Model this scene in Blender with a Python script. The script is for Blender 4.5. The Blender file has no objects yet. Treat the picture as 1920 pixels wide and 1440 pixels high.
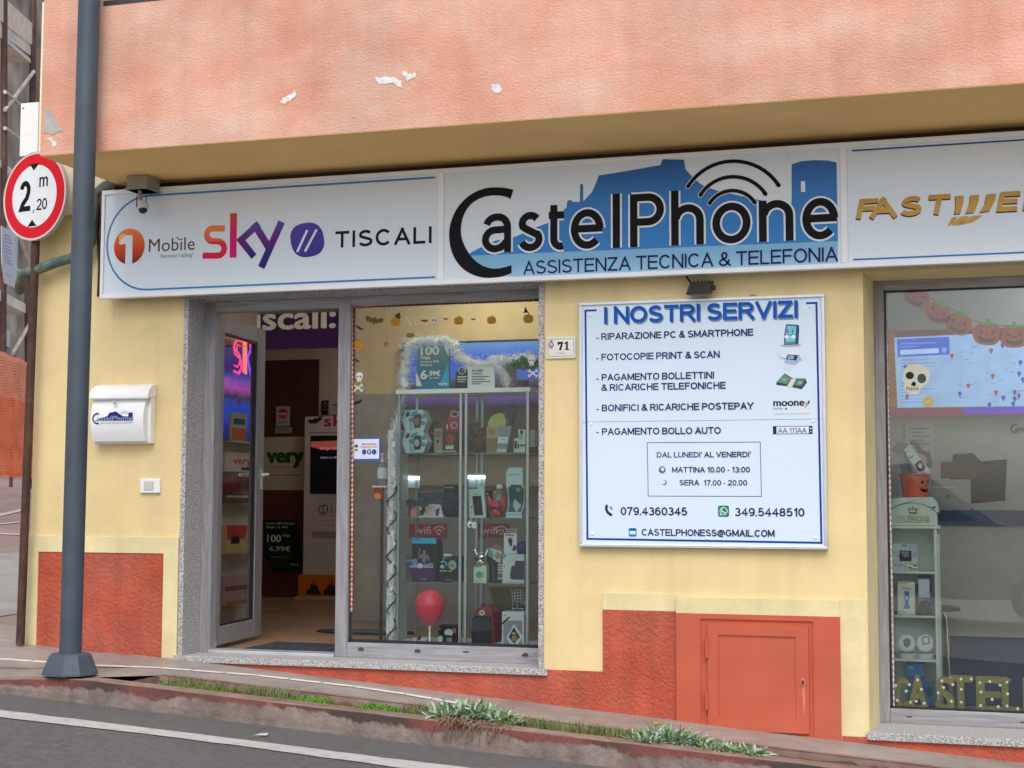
import bpy, bmesh, math, random
from mathutils import Vector, Matrix
from mathutils.geometry import tessellate_polygon
random.seed(7)
S = bpy.context.scene
COL = S.collection

# ------------------------------------------------------------------ camera, sky, sun, exposure
FPX, YAW, PITCH, ROLL, DIST = 2848.31, math.radians(17.169), math.radians(4.426), math.radians(.175), 9.3
_F = Vector((-math.sin(YAW)*math.cos(PITCH), math.cos(YAW)*math.cos(PITCH), math.sin(PITCH)))
_R0 = Vector((math.cos(YAW), math.sin(YAW), 0)); _U0 = _R0.cross(_F)
_R = math.cos(ROLL)*_R0 + math.sin(ROLL)*_U0
_U = -math.sin(ROLL)*_R0 + math.cos(ROLL)*_U0
CAM = Vector((0, -DIST, 0))
cd = bpy.data.cameras.new('camera'); cam = bpy.data.objects.new('camera', cd); COL.objects.link(cam)
cd.sensor_width = 36; cd.lens = FPX/1920*36; cd.clip_start = .1; cd.clip_end = 400
cam.matrix_world = Matrix(((_R.x, _U.x, -_F.x, CAM.x), (_R.y, _U.y, -_F.y, CAM.y), (_R.z, _U.z, -_F.z, CAM.z), (0, 0, 0, 1)))
S.camera = cam
SUN_EL, SUN_AZ = math.radians(52), math.radians(165)
w = bpy.data.worlds.new('World'); S.world = w; w.use_nodes = True
wn = w.node_tree.nodes; wl = w.node_tree.links
sky = wn.new('ShaderNodeTexSky'); sky.sky_type = 'NISHITA'; sky.sun_disc = False
sky.sun_elevation = SUN_EL; sky.sun_rotation = SUN_AZ; sky.air_density = 1.0; sky.dust_density = 2.5; sky.ozone_density = 1.0
hs = wn.new('ShaderNodeHueSaturation'); hs.inputs['Saturation'].default_value = .62
wl.new(sky.outputs[0], hs.inputs['Color']); wl.new(hs.outputs[0], wn['Background'].inputs[0])
wn['Background'].inputs[1].default_value = .12
sd = bpy.data.lights.new('sun', 'SUN'); sd.energy = .9; sd.angle = math.radians(40); sd.color = (1, .97, .93)
so = bpy.data.objects.new('sun', sd); COL.objects.link(so)
sdir = Vector((math.sin(SUN_AZ)*math.cos(SUN_EL), math.cos(SUN_AZ)*math.cos(SUN_EL), math.sin(SUN_EL)))
so.rotation_euler = sdir.to_track_quat('Z', 'Y').to_euler()
S.view_settings.view_transform = 'Standard'; S.view_settings.look = 'None'; S.view_settings.gamma = 1
S.view_settings.exposure = .84

# ------------------------------------------------------------------ helpers
def ray(u, v): return _F + _R*((u-960)/FPX) - _U*((v-720)/FPX)
def P(u, v, Y=0.0):
    d = ray(u, v); return CAM + d*((Y+DIST)/d.y)
def gz(x): return -1.063 - .0755*(x+5.34)
def G(u, v, dz=0.0, cy=0.0):
    d = ray(u, v); a = gz(0)+dz
    t = (a + cy*CAM.y)/(d.z + .0755*d.x - cy*d.y); return CAM + d*t
def H(u, v, z):
    d = ray(u, v); return CAM + d*(z/d.z)

class Pl:
    def __init__(s, o, ax, n, az=(0, 0, 1)):
        s.o = Vector(o); s.ax = Vector(ax).normalized(); s.az = Vector(az).normalized(); s.n = Vector(n).normalized()
    def px(s, u, v):
        d = ray(u, v); t = (s.o-CAM).dot(s.n)/d.dot(s.n); p = CAM + d*t - s.o
        return p.dot(s.ax), p.dot(s.az)
    def w(s, a, b, l=0.0): return s.o + s.ax*a + s.az*b + s.n*l
    def sc(s, u, v):
        a, b = s.px(u, v); c, d = s.px(u, v+1); return abs(d-b)
def FY(Y): return Pl((0, Y, 0), (1, 0, 0), (0, -1, 0))
def crop(ox, oy, k): return lambda *pts: [(ox+x/k, oy+y/k) for x, y in pts]

FONTS = {'sans': None, 'mono': None}
def _a(cx, cy, rx, ry, a0, a1, n=10):
    return [(cx+rx*math.cos(math.radians(a0+(a1-a0)*i/n)), cy+ry*math.sin(math.radians(a0+(a1-a0)*i/n))) for i in range(n+1)]
def _o(w, y0=0.0, y1=1.0): return _a(w/2, (y0+y1)/2, w/2, (y1-y0)/2, 90, 450, 28)
XH = .72
# a plain grotesque alphabet drawn as strokes: width, strokes (unit cap height); 'o' marks a closed stroke
GL_ = {
 'A': (.70, [[(0, 0), (.35, 1)], [(.70, 0), (.35, 1)], [(.13, .30), (.57, .30)]]), 'B': (.62, [[(0, 0), (0, 1)], [(0, 1), (.36, 1)]+_a(.36, .76, .22, .24, 85, -90)+[(0, .52)], [(.36, .52)]+_a(.36, .26, .26, .26, 85, -90)+[(0, 0)]]),
 'C': (.70, [_a(.36, .5, .36, .5, 40, 320, 22)]), 'D': (.68, [[(0, 0), (0, 1)], [(0, 1), (.30, 1)]+_a(.30, .5, .38, .5, 85, -90, 16)+[(0, 0)]]), 'E': (.58, [[(.58, 1), (0, 1), (0, 0), (.58, 0)], [(0, .52), (.53, .52)]]),
 'F': (.54, [[(.54, 1), (0, 1), (0, 0)], [(0, .52), (.47, .52)]]), 'G': (.74, [_a(.37, .5, .37, .5, 40, 352, 24)+[(.735, .46), (.42, .46)]]), 'H': (.66, [[(0, 0), (0, 1)], [(.66, 0), (.66, 1)], [(0, .52), (.66, .52)]]), 'I': (.02, [[(.01, 0), (.01, 1)]]),
 'L': (.50, [[(0, 1), (0, 0), (.50, 0)]]), 'M': (.80, [[(0, 0), (0, 1)], [(.80, 0), (.80, 1)], [(.02, 1), (.40, .06)], [(.78, 1), (.40, .06)]]), 'N': (.66, [[(0, 0), (0, 1)], [(.66, 0), (.66, 1)], [(.02, 1), (.64, 0)]]), 'O': (.76, ['o', _o(.76)]),
 'P': (.60, [[(0, 0), (0, 1)], [(-.05, 1), (.33, 1)]+_a(.33, .73, .27, .27, 85, -90, 14)+[(0, .46)]]), 'R': (.66, [[(0, 0), (0, 1)], [(-.05, 1), (.36, 1)]+_a(.36, .74, .27, .26, 85, -90, 12)+[(0, .48)], [(.36, .46), (.64, 0)]]),
 'S': (.62, [_a(.31, .745, .28, .255, 30, 200, 12)+[(.12, .60), (.31, .52), (.50, .44)]+_a(.31, .26, .31, .26, 35, -160, 14)]), 'T': (.62, [[(0, 1), (.62, 1)], [(.31, 1), (.31, 0)]]), 'U': (.64, [[(0, 1), (0, .33)]+_a(.32, .32, .32, .32, 180, 360, 14)+[(.64, 1)]]),
 'V': (.68, [[(0, 1), (.34, 0)], [(.68, 1), (.34, 0)]]), 'Y': (.68, [[(0, 1), (.34, .45)], [(.68, 1), (.34, .45)], [(.34, .47), (.34, 0)]]), 'Z': (.60, [[(0, 1), (.58, 1)], [(.57, .98), (.02, .02)], [(.0, 0), (.60, 0)]]),
 '&': (.68, [[(.68, 0), (.20, .62)]+_a(.32, .80, .16, .20, 200, -20, 12)+[(.44, .62), (.14, .42)]+_a(.26, .22, .26, .23, 140, 300, 10)+[(.56, .20), (.64, .44)]]), '@': (1.0, [_a(.5, .42, .5, .54, 300, -20, 26), ['o'] and _a(.48, .44, .2, .24, 0, 360, 16), [(.68, .66), (.68, .30), (.80, .22)]]),
 '.': (.02, [[(.01, 0), (.01, .03)]]), ':': (.02, [[(.01, 0), (.01, .03)], [(.01, .58), (.01, .62)]]), "'": (.02, [[(.01, .72), (.01, 1)]]), '-': (.26, [[(0, .36), (.26, .36)]]), ',': (.06, [[(.04, .05), (.0, -.16)]]),
 '0': (.54, ['o', _o(.54)]), '1': (.30, [[(.0, .80), (.16, .86), (.27, 1)], [(.27, 1), (.27, 0)]]), '2': (.54, [_a(.27, .73, .26, .27, 170, -25, 12)+[(.40, .42), (.10, .18), (.0, 0), (.54, 0)]]), '3': (.54, [_a(.26, .76, .23, .24, 150, -80, 12)+[(.24, .53)], [(.24, .53)]+_a(.26, .26, .28, .27, 80, -155, 14)]),
 '4': (.58, [[(.42, 0), (.42, 1), (.0, .30), (.58, .30)]]), '5': (.54, [[(.50, 1), (.10, 1), (.04, .50)]+_a(.27, .31, .27, .31, 125, -155, 14)]), '6': (.54, ['o', _a(.27, .31, .27, .31, 90, 450, 20), [(.47, .86)]+_a(.29, .60, .29, .40, 70, 185, 10)+[(0, .30)]]), '7': (.52, [[(0, 1), (.52, 1)], [(.52, 1), (.30, .5), (.20, 0)]]),
 '8': (.54, ['o', _a(.27, .76, .23, .24, 90, 450, 18), 'o', _a(.27, .265, .27, .265, 90, 450, 18)]), '9': (.54, ['o', _a(.27, .69, .27, .31, 90, 450, 20), [(.07, .14)]+_a(.25, .40, .29, .40, 250, 365, 10)+[(.54, .70)]]), '$': (.5, [[(0, 0), (.5, 1)]]),
 'a': (.50, [_a(.24, .50, .22, .22, 165, 90, 5)+_a(.28, .48, .21, .24, 90, 0, 6)+[(.49, 0)], [(.49, .44), (.30, .43)]+_a(.22, .215, .22, .215, 95, 270, 10)+[(.34, .03), (.49, .18)]]), 's': (.44, [_a(.22, .54, .20, .18, 35, 200, 10)+[(.10, .43), (.22, .37), (.34, .31)]+_a(.22, .185, .22, .185, 35, -160, 12)]),
 't': (.36, [[(.12, .93), (.12, .18)]+_a(.28, .17, .16, .17, 180, 290, 8), [(0, XH-.02), (.36, XH-.02)]]), 'e': (.54, [[(.02, .37), (.58, .37)], _a(.27, .36, .265, .36, 0, 316, 24)]), 'l': (.02, [[(.01, 0), (.01, 1.03)]]), 'h': (.48, [[(0, 0), (0, 1.03)], [(.02, .50)]+_a(.25, .46, .23, .26, 165, 0, 12)+[(.48, 0)]]), 'o': (.58, ['o', _o(.58, 0, XH)]), 'n': (.48, [[(0, 0), (0, XH)], [(.02, .50)]+_a(.25, .46, .23, .26, 165, 0, 12)+[(.48, 0)]]),
}
_gly = {}
def glyphs(t, font='sans', ext=0.0):
    k = (t, font, ext)
    if k not in _gly:
        cu = bpy.data.curves.new('t', 'FONT'); cu.body = t; cu.resolution_u = 3; cu.extrude = ext
        if FONTS[font]: cu.font = FONTS[font]
        ob = bpy.data.objects.new('t', cu); me = ob.to_mesh()
        vs = [tuple(v.co) for v in me.vertices]; fs = [tuple(p.vertices) for p in me.polygons]
        ob.to_mesh_clear(); bpy.data.objects.remove(ob); bpy.data.curves.remove(cu)
        _gly[k] = (vs, fs)
    return _gly[k]
_cap = {}
def capH(font):
    if font not in _cap: _cap[font] = max(v[1] for v in glyphs('H', font)[0])
    return _cap[font]

class MB:
    def __init__(s): s.v = []; s.f = []; s.mi = []; s.mats = []
    def add(s, vs, fs, mat):
        if mat not in s.mats: s.mats.append(mat)
        i = s.mats.index(mat); n = len(s.v)
        s.v += [Vector(p) for p in vs]; s.f += [tuple(n+k for k in f) for f in fs]; s.mi += [i]*len(fs)
        return s
    def box(s, x0, x1, y0, y1, z0, z1, mat):
        return s.add([(x, y, z) for x in (x0, x1) for y in (y0, y1) for z in (z0, z1)],
                     [(0, 1, 3, 2), (4, 6, 7, 5), (0, 4, 5, 1), (2, 3, 7, 6), (0, 2, 6, 4), (1, 5, 7, 3)], mat)
    def bp(s, pl, a0, a1, b0, b1, l0, l1, mat):
        return s.add([pl.w(a, b, l) for a in (a0, a1) for l in (l1, l0) for b in (b0, b1)],
                     [(0, 1, 3, 2), (4, 6, 7, 5), (0, 4, 5, 1), (2, 3, 7, 6), (0, 2, 6, 4), (1, 5, 7, 3)], mat)
    def bpx(s, pl, p0, p1, l0, l1, mat):          # box from two pixel corners (top left, bottom right)
        a0, b1 = pl.px(*p0); a1, b0 = pl.px(*p1)
        return s.bp(pl, a0, a1, b0, b1, l0, l1, mat)
    def poly(s, pl, pts, mat, l=.001, loc=False, t=0.0):
        q = pts if loc else [pl.px(*p) for p in pts]
        tri = tessellate_polygon([[Vector((a, b, 0)) for a, b in q]])
        n = len(q); front = [pl.w(a, b, l+t) for a, b in q]
        if not t: return s.add(front, tri, mat)
        back = [pl.w(a, b, l) for a, b in q]
        fs = list(tri) + [tuple(n+k for k in reversed(f)) for f in tri] + [(i, (i+1) % n, n+(i+1) % n, n+i) for i in range(n)]
        return s.add(front+back, fs, mat)
    def rect(s, pl, p0, p1, mat, l=.001, t=0.0):
        a0, b1 = pl.px(*p0); a1, b0 = pl.px(*p1)
        return s.poly(pl, [(a0, b0), (a1, b0), (a1, b1), (a0, b1)], mat, l, True, t)
    def ell(s, pl, c, rx, ry, mat, l=.001, n=28, loc=False, t=0.0, rot=0.0):
        if not loc:
            k = pl.sc(*c); a, b = pl.px(*c); a2, _ = pl.px(c[0]+rx, c[1]); rx = abs(a2-a); ry = ry*k
        else: a, b = c
        pts = []
        for i in range(n):
            x = rx*math.cos(2*math.pi*i/n); y = ry*math.sin(2*math.pi*i/n)
            pts.append((a+x*math.cos(rot)-y*math.sin(rot), b+x*math.sin(rot)+y*math.cos(rot)))
        return s.poly(pl, pts, mat, l, True, t)
    def stroke(s, pl, pts, wd, mat, l=.001, closed=False, loc=False, rnd=False):
        q = [Vector(p) for p in (pts if loc else [pl.px(*p) for p in pts])]
        if not loc: wd = wd*pl.sc(*pts[0])
        n = len(q); L = []; Rr = []
        for i in range(n):
            p0 = q[i-1] if (i or closed) else None; p1 = q[(i+1) % n] if (i < n-1 or closed) else None
            d0 = (q[i]-p0).normalized() if p0 is not None else None
            d1 = (p1-q[i]).normalized() if p1 is not None else None
            d = (d0+d1) if d0 is not None and d1 is not None else (d0 or d1)
            if d.length < 1e-6: d = d1
            d = d.normalized(); nn = Vector((-d.y, d.x)); ref = d1 or d0; rn = Vector((-ref.y, ref.x))
            m = min(2.0, 1/max(.3, nn.dot(rn)))
            L.append(q[i]+nn*wd/2*m); Rr.append(q[i]-nn*wd/2*m)
        vs = [pl.w(p.x, p.y, l) for p in L] + [pl.w(p.x, p.y, l) for p in Rr]
        s.add(vs, [(i, (i+1) % n, n+(i+1) % n, n+i) for i in range(n if closed else n-1)], mat)
        if rnd:
            for p in (q[0], q[-1]): s.ell(pl, (p.x, p.y), wd/2, wd/2, mat, l, 12, True)
        return s
    def text(s, pl, t, u0, v0, u1, h, mat, l=.001, bold=0.0, shear=0.0, hw=None, font='sans', ext=0.0, loc=None):
        vs, fs = glyphs(t, font, ext)
        x0 = min(p[0] for p in vs); x1 = max(p[0] for p in vs)
        if loc: a0, b0, a1, hh = loc
        else:
            a0, b0 = pl.px(u0, v0); k = pl.sc(u0, v0)
            a1 = a0 if u1 is None else pl.px(u1, v0)[0]
            hh = hw if hw else h*k
        sz = hh/capH(font); r = bold*hh
        sx = sz if (u1 is None and not loc) else (a1-a0-abs(shear)*hh-2*r)/(x1-x0)
        offs = [(0, 0)]
        if bold: offs = [(math.cos(2*math.pi*i/8)*r, math.sin(2*math.pi*i/8)*r) for i in range(8)]
        for i, (ox, oy) in enumerate(offs):            # heavier strokes: the same letters laid over each other, a hair apart
            s.add([pl.w(a0+r+(x-x0)*sx+shear*y*sz+ox, b0+y*sz+oy*.6, l+z*sz+i*.00003) for x, y, z in vs], fs, mat)
        return s
    def stext(s, pl, t, u0, v0, u1, h, mat, l=.001, wt=.15, gap=.075, hw=None, shear=0.0, ww=None):
        a0, b0 = pl.px(u0, v0); a1 = pl.px(u1, v0)[0]; hh = hw if hw else h*pl.sc(u0, v0); w_ = wt*hh
        adv = 0.0; pos = []
        for ch in t:
            if ch == ' ': adv += .30; continue
            pos.append((ch, adv)); adv += GL_[ch][0]+wt+gap
        tot = adv-gap; k = (a1-a0-abs(shear)*hh)/(tot*hh)
        for ch, x in pos:
            closed = False
            if ch in '.:':
                for k_ in ((0,) if ch == '.' else (0, .5)): s.stroke(pl, [(a0+x*hh*k+w_/2, b0+k_*hh), (a0+x*hh*k+w_/2, b0+k_*hh+w_)], w_, mat, l, False, True)
                continue
            for st in GL_[ch][1]:
                if st == 'o': closed = True; continue
                q = []
                for px_, py_ in st:
                    yy = w_/2+py_*(hh-w_)
                    q.append((a0+(x*hh+px_*hh)*k+w_/2+(x*0)+shear*yy, b0+yy))
                if closed: q = q[:-1]
                else:
                    W_ = GL_[ch][0]
                    for e_, n_ in ((0, 1), (-1, -2)):
                        sx_, sy_ = st[e_]; dx_ = q[e_][0]-q[n_][0]; dy_ = q[e_][1]-q[n_][1]; L_ = math.hypot(dx_, dy_) or 1
                        if abs(dy_) > .5*L_ and (sy_ < .002 or sy_ > .995 or (ch in 'nha' and abs(sy_-XH) < .01)): f_ = w_/2/abs(dy_); q[e_] = (q[e_][0]+dx_*f_, q[e_][1]+dy_*f_)
                        elif abs(dx_) > .9*L_ and ch in 'EFLTZ247' and (sx_ < .005 or sx_ > W_-.08): q[e_] = (q[e_][0]+math.copysign(w_/2, dx_), q[e_][1])
                s.stroke(pl, q, ww or w_, mat, l, closed, True); closed = False; l += .00008
        return s
    def sphere(s, c, rx, ry, rz, mat, n=16, m=10):
        c = Vector(c); vs = [c+Vector((rx*math.sin(math.pi*j/m)*math.cos(2*math.pi*k/n), ry*math.sin(math.pi*j/m)*math.sin(2*math.pi*k/n), rz*math.cos(math.pi*j/m))) for j in range(1, m) for k in range(n)]
        q = len(vs); vs += [c+Vector((0, 0, rz)), c-Vector((0, 0, rz))]
        fs = [(j*n+k, (j+1)*n+k, (j+1)*n+(k+1) % n, j*n+(k+1) % n) for j in range(m-2) for k in range(n)]
        fs += [(q, k, (k+1) % n) for k in range(n)]+[(q+1, (m-2)*n+(k+1) % n, (m-2)*n+k) for k in range(n)]
        return s.add(vs, fs, mat)
    def tube(s, pts, r, mat, n=10, cap=True):
        pts = [Vector(p) for p in pts]; rs = r if isinstance(r, (list, tuple)) else [r]*len(pts)
        vs = []; N = len(pts); prev = None
        for i in range(N):
            d = (pts[min(i+1, N-1)]-pts[max(i-1, 0)]).normalized()
            if prev is None:
                up = Vector((0, 0, 1)) if abs(d.z) < .9 else Vector((1, 0, 0))
                a = d.cross(up).normalized()
            else: a = (prev - d*prev.dot(d)).normalized()
            prev = a; b = d.cross(a)
            vs += [pts[i]+(a*math.cos(2*math.pi*k/n)+b*math.sin(2*math.pi*k/n))*rs[i] for k in range(n)]
        fs = [(i*n+k, i*n+(k+1) % n, (i+1)*n+(k+1) % n, (i+1)*n+k) for i in range(N-1) for k in range(n)]
        if cap: fs += [tuple(reversed(range(n))), tuple(range((N-1)*n, N*n))]
        return s.add(vs, fs, mat)
    def lathe(s, c, prof, mat, n=24, sx=1.0, sy=1.0):
        c = Vector(c)
        vs = [c+Vector((r*sx*math.cos(2*math.pi*k/n), r*sy*math.sin(2*math.pi*k/n), z)) for r, z in prof for k in range(n)]
        m = len(prof)
        fs = [(i*n+k, i*n+(k+1) % n, (i+1)*n+(k+1) % n, (i+1)*n+k) for i in range(m-1) for k in range(n)]
        fs += [tuple(reversed(range(n))), tuple(range((m-1)*n, m*n))]
        return s.add(vs, fs, mat)
    def build(s, name, parent=None, bevel=0.0, smooth=False, base=None):
        me = bpy.data.meshes.new(name)
        if parent is not None: o0 = BASE[parent]
        elif base is not None: o0 = Vector(base)
        else:
            xs = [p.x for p in s.v]; ys = [p.y for p in s.v]; zs = [p.z for p in s.v]
            o0 = Vector(((min(xs)+max(xs))/2, (min(ys)+max(ys))/2, min(zs)))
        me.from_pydata([p-o0 for p in s.v], [], s.f)
        for m in s.mats: me.materials.append(m)
        me.polygons.foreach_set('material_index', s.mi)
        if smooth: me.polygons.foreach_set('use_smooth', [True]*len(s.f))
        me.validate(); me.update()
        ob = bpy.data.objects.new(name, me); COL.objects.link(ob); BASE[ob] = o0
        if parent is not None: ob.parent = parent
        else: ob.location = o0
        if bevel:
            b = ob.modifiers.new('bevel', 'BEVEL'); b.width = bevel; b.segments = 2; b.limit_method = 'ANGLE'; b.angle_limit = .6
        if smooth:
            try: me.set_sharp_from_angle(angle=.7)
            except Exception: pass
        return ob
BASE = {}
def tag(o, label, cat, group=None):
    o['label'] = label; o['category'] = cat
    if group: o['group'] = group
    return o
def thing(name, label, cat, loc, group=None):
    o = bpy.data.objects.new(name, None); COL.objects.link(o); o.location = loc; o.empty_display_size = .1
    BASE[o] = Vector(loc); return tag(o, label, cat, group)
def struct(mb, name, kind='structure', **k):
    o = mb.build(name, **k); o['kind'] = kind; return o

# ------------------------------------------------------------------ materials
_mc = {}
def rgb(c):
    def f(x):
        x /= 255.0
        return x/12.92 if x <= .04045 else ((x+.055)/1.055)**2.4
    return tuple(f(x) for x in c)
def mat(col, rough=.5, metal=0.0, var=.10, vs=9.0, bump=0.0, bs=80.0, emit=0.0, spec=.4, stretch=None, col2=None, c2amt=.5, trans=0.0, name=None, c2scale=2.5, bdist=.01, streak=0.0, fine=0.0):
    key = (tuple(col), rough, metal, var, vs, bump, bs, emit, spec, stretch, tuple(col2) if col2 else None, c2amt, trans, c2scale, bdist, streak, fine)
    if key in _mc: return _mc[key]
    m = bpy.data.materials.new(name or 'paint'); m.use_nodes = True
    N = m.node_tree.nodes; L = m.node_tree.links; B = N['Principled BSDF']
    tc = N.new('ShaderNodeTexCoord'); src = tc.outputs['Object']
    if stretch:
        mp = N.new('ShaderNodeMapping'); mp.inputs['Scale'].default_value = stretch; L.new(src, mp.inputs[0]); src2 = mp.outputs[0]
    else: src2 = src
    nz = N.new('ShaderNodeTexNoise'); nz.inputs['Scale'].default_value = vs; nz.inputs['Detail'].default_value = 5
    L.new(src2, nz.inputs['Vector'])
    mr = N.new('ShaderNodeMapRange'); mr.inputs[1].default_value = .3; mr.inputs[2].default_value = .7
    mr.inputs[3].default_value = 1-var; mr.inputs[4].default_value = 1+var
    L.new(nz.outputs['Fac'], mr.inputs[0])
    base = N.new('ShaderNodeRGB'); base.outputs[0].default_value = (*col, 1); cs = base.outputs[0]
    if col2:
        n2 = N.new('ShaderNodeTexNoise'); n2.inputs['Scale'].default_value = c2scale; n2.inputs['Detail'].default_value = 6; n2.inputs['Roughness'].default_value = .62
        L.new(src2, n2.inputs['Vector'])
        r2 = N.new('ShaderNodeMapRange'); r2.inputs[1].default_value = .38; r2.inputs[2].default_value = .68; r2.inputs[3].default_value = 0; r2.inputs[4].default_value = c2amt
        L.new(n2.outputs['Fac'], r2.inputs[0])
        mx = N.new('ShaderNodeMix'); mx.data_type = 'RGBA'; mx.inputs[7].default_value = (*col2, 1)
        L.new(r2.outputs[0], mx.inputs[0]); L.new(cs, mx.inputs[6]); cs = mx.outputs[2]
    for amt, scl, sc3 in ((streak, 5.0, (1.6, 1.6, .12)), (fine, 130.0, (1, 1, 1))):      # run-off streaks; grit
        if not amt: continue
        mp3 = N.new('ShaderNodeMapping'); mp3.inputs['Scale'].default_value = sc3; L.new(src, mp3.inputs[0])
        n3 = N.new('ShaderNodeTexNoise'); n3.inputs['Scale'].default_value = scl; n3.inputs['Detail'].default_value = 4; L.new(mp3.outputs[0], n3.inputs['Vector'])
        r3 = N.new('ShaderNodeMapRange'); r3.inputs[1].default_value = .42; r3.inputs[2].default_value = .72; r3.inputs[3].default_value = 1; r3.inputs[4].default_value = 1-amt
        L.new(n3.outputs['Fac'], r3.inputs[0]); v3 = N.new('ShaderNodeVectorMath'); v3.operation = 'SCALE'; L.new(cs, v3.inputs[0]); L.new(r3.outputs[0], v3.inputs['Scale']); cs = v3.outputs[0]
    vm = N.new('ShaderNodeVectorMath'); vm.operation = 'SCALE'
    L.new(cs, vm.inputs[0]); L.new(mr.outputs[0], vm.inputs['Scale']); L.new(vm.outputs[0], B.inputs['Base Color'])
    rr = N.new('ShaderNodeMapRange'); rr.inputs[3].default_value = max(.03, rough-.08); rr.inputs[4].default_value = min(1, rough+.08)
    L.new(nz.outputs['Fac'], rr.inputs[0]); L.new(rr.outputs[0], B.inputs['Roughness'])
    B.inputs['Metallic'].default_value = metal; B.inputs['Specular IOR Level'].default_value = spec
    if trans: B.inputs['Transmission Weight'].default_value = trans
    if bump:
        nb = N.new('ShaderNodeTexNoise'); nb.inputs['Scale'].default_value = bs; nb.inputs['Detail'].default_value = 6
        L.new(src2, nb.inputs['Vector'])
        bu = N.new('ShaderNodeBump'); bu.inputs['Strength'].default_value = bump; bu.inputs['Distance'].default_value = bdist
        L.new(nb.outputs['Fac'], bu.inputs['Height']); L.new(bu.outputs[0], B.inputs['Normal'])
    if emit:
        L.new(vm.outputs[0], B.inputs['Emission Color']); B.inputs['Emission Strength'].default_value = emit
    _mc[key] = m; return m
def pr(r, g, b, k=.92, **kw):                       # printed or painted colour given as it looks, 0-255
    kw.setdefault('var', .04); kw.setdefault('rough', .5); kw.setdefault('spec', .15)
    return mat(tuple(x*k for x in rgb((r, g, b))), **kw)
def grad(stops, z0, z1, axis='z', rough=.4, emit=0.0, name='printed_gradient'):   # an inked gradient, in world metres
    m = bpy.data.materials.new(name); m.use_nodes = True; N = m.node_tree.nodes; L = m.node_tree.links; B = N['Principled BSDF']
    ge = N.new('ShaderNodeNewGeometry'); sx = N.new('ShaderNodeSeparateXYZ'); L.new(ge.outputs['Position'], sx.inputs[0])
    mr = N.new('ShaderNodeMapRange'); mr.inputs[1].default_value = z0; mr.inputs[2].default_value = z1
    L.new(sx.outputs['xyz'.index(axis)], mr.inputs[0]); cr = N.new('ShaderNodeValToRGB'); L.new(mr.outputs[0], cr.inputs[0])
    el = cr.color_ramp.elements
    while len(el) < len(stops): el.new(.5)
    for e, (p, c) in zip(el, stops): e.position = p; e.color = (*[x*.92 for x in rgb(c)], 1)
    L.new(cr.outputs[0], B.inputs['Base Color']); B.inputs['Roughness'].default_value = rough; B.inputs['Specular IOR Level'].default_value = .15
    if emit: L.new(cr.outputs[0], B.inputs['Emission Color']); B.inputs['Emission Strength'].default_value = emit
    return m
def glass_mat(tint=(.93, .97, .96), refl=1.0, ior=1.5, name='glass'):
    m = bpy.data.materials.new(name); m.use_nodes = True; N = m.node_tree.nodes; L = m.node_tree.links
    N.remove(N['Principled BSDF']); out = N['Material Output']
    tr = N.new('ShaderNodeBsdfTransparent'); tr.inputs[0].default_value = (*tint, 1)
    gl = N.new('ShaderNodeBsdfGlossy'); gl.inputs['Roughness'].default_value = .015
    tc = N.new('ShaderNodeTexCoord'); nz = N.new('ShaderNodeTexNoise'); nz.inputs['Scale'].default_value = .9; nz.inputs['Detail'].default_value = 1
    L.new(tc.outputs['Object'], nz.inputs['Vector']); bu = N.new('ShaderNodeBump'); bu.inputs['Strength'].default_value = .06; bu.inputs['Distance'].default_value = .05
    L.new(nz.outputs['Fac'], bu.inputs['Height']); L.new(bu.outputs[0], gl.inputs['Normal'])
    fr = N.new('ShaderNodeFresnel'); fr.inputs[0].default_value = ior; mu = N.new('ShaderNodeMath'); mu.operation = 'MULTIPLY'; mu.inputs[1].default_value = refl
    L.new(fr.outputs[0], mu.inputs[0]); mx = N.new('ShaderNodeMixShader')
    L.new(mu.outputs[0], mx.inputs[0]); L.new(tr.outputs[0], mx.inputs[1]); L.new(gl.outputs[0], mx.inputs[2]); L.new(mx.outputs[0], out.inputs[0])
    return m
GLASS = glass_mat(refl=.55); GLASS_R = glass_mat(refl=1.5, name='strong_reflection_glass'); GLASS_CASE = glass_mat((.95, .97, .965), .25, name='case_glass')  # same shop glass; right pane's reflection turned up to imitate street haze

M_YEL = mat((.80, .63, .325), .85, var=.06, vs=3, bump=.18, bs=85, col2=(.66, .52, .25), c2amt=.55, c2scale=1.3, streak=.07, fine=.10, name='yellow_plaster', bdist=.012)
M_YEL2 = mat((.78, .67, .37), .85, var=.05, vs=4, bump=.25, bs=70, col2=(.58, .48, .27), c2amt=.55, c2scale=3.0, streak=.08, fine=.06, name='pale_yellow_plaster')
M_CREAM = mat((.82, .74, .50), .85, var=.05, bump=.2, bs=40, name='cream_plaster')
M_PINK = mat((.65, .315, .215), .9, var=.13, vs=1.3, bump=.5, bs=60, streak=.09, fine=.2, col2=(.74, .52, .43), c2amt=.6, c2scale=2.2, name='pink_plaster', bdist=.012, stretch=(.8, 1, 1.3))
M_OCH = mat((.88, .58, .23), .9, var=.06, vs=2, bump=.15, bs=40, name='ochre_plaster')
M_RED = mat((.48, .088, .045), .9, var=.16, vs=5, bump=.6, bs=48, streak=.15, fine=.15, col2=(.44, .14, .10), c2amt=.6, c2scale=2.0, name='rough_red_plaster', bdist=.025)
M_ORA = mat((.50, .095, .042), .6, var=.07, vs=4, bump=.1, bs=30, col2=(.46, .12, .075), c2amt=.5, name='orange_paint')
M_FRAME = mat((.26, .255, .265), .42, var=.22, vs=7, bump=.25, bs=12, stretch=(8, 8, .6), name='grey_woodgrain_frame')
M_FRAMEH = mat((.29, .285, .295), .42, var=.22, vs=7, bump=.25, bs=12, stretch=(.6, 8, 8), name='grey_woodgrain_rail')
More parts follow.
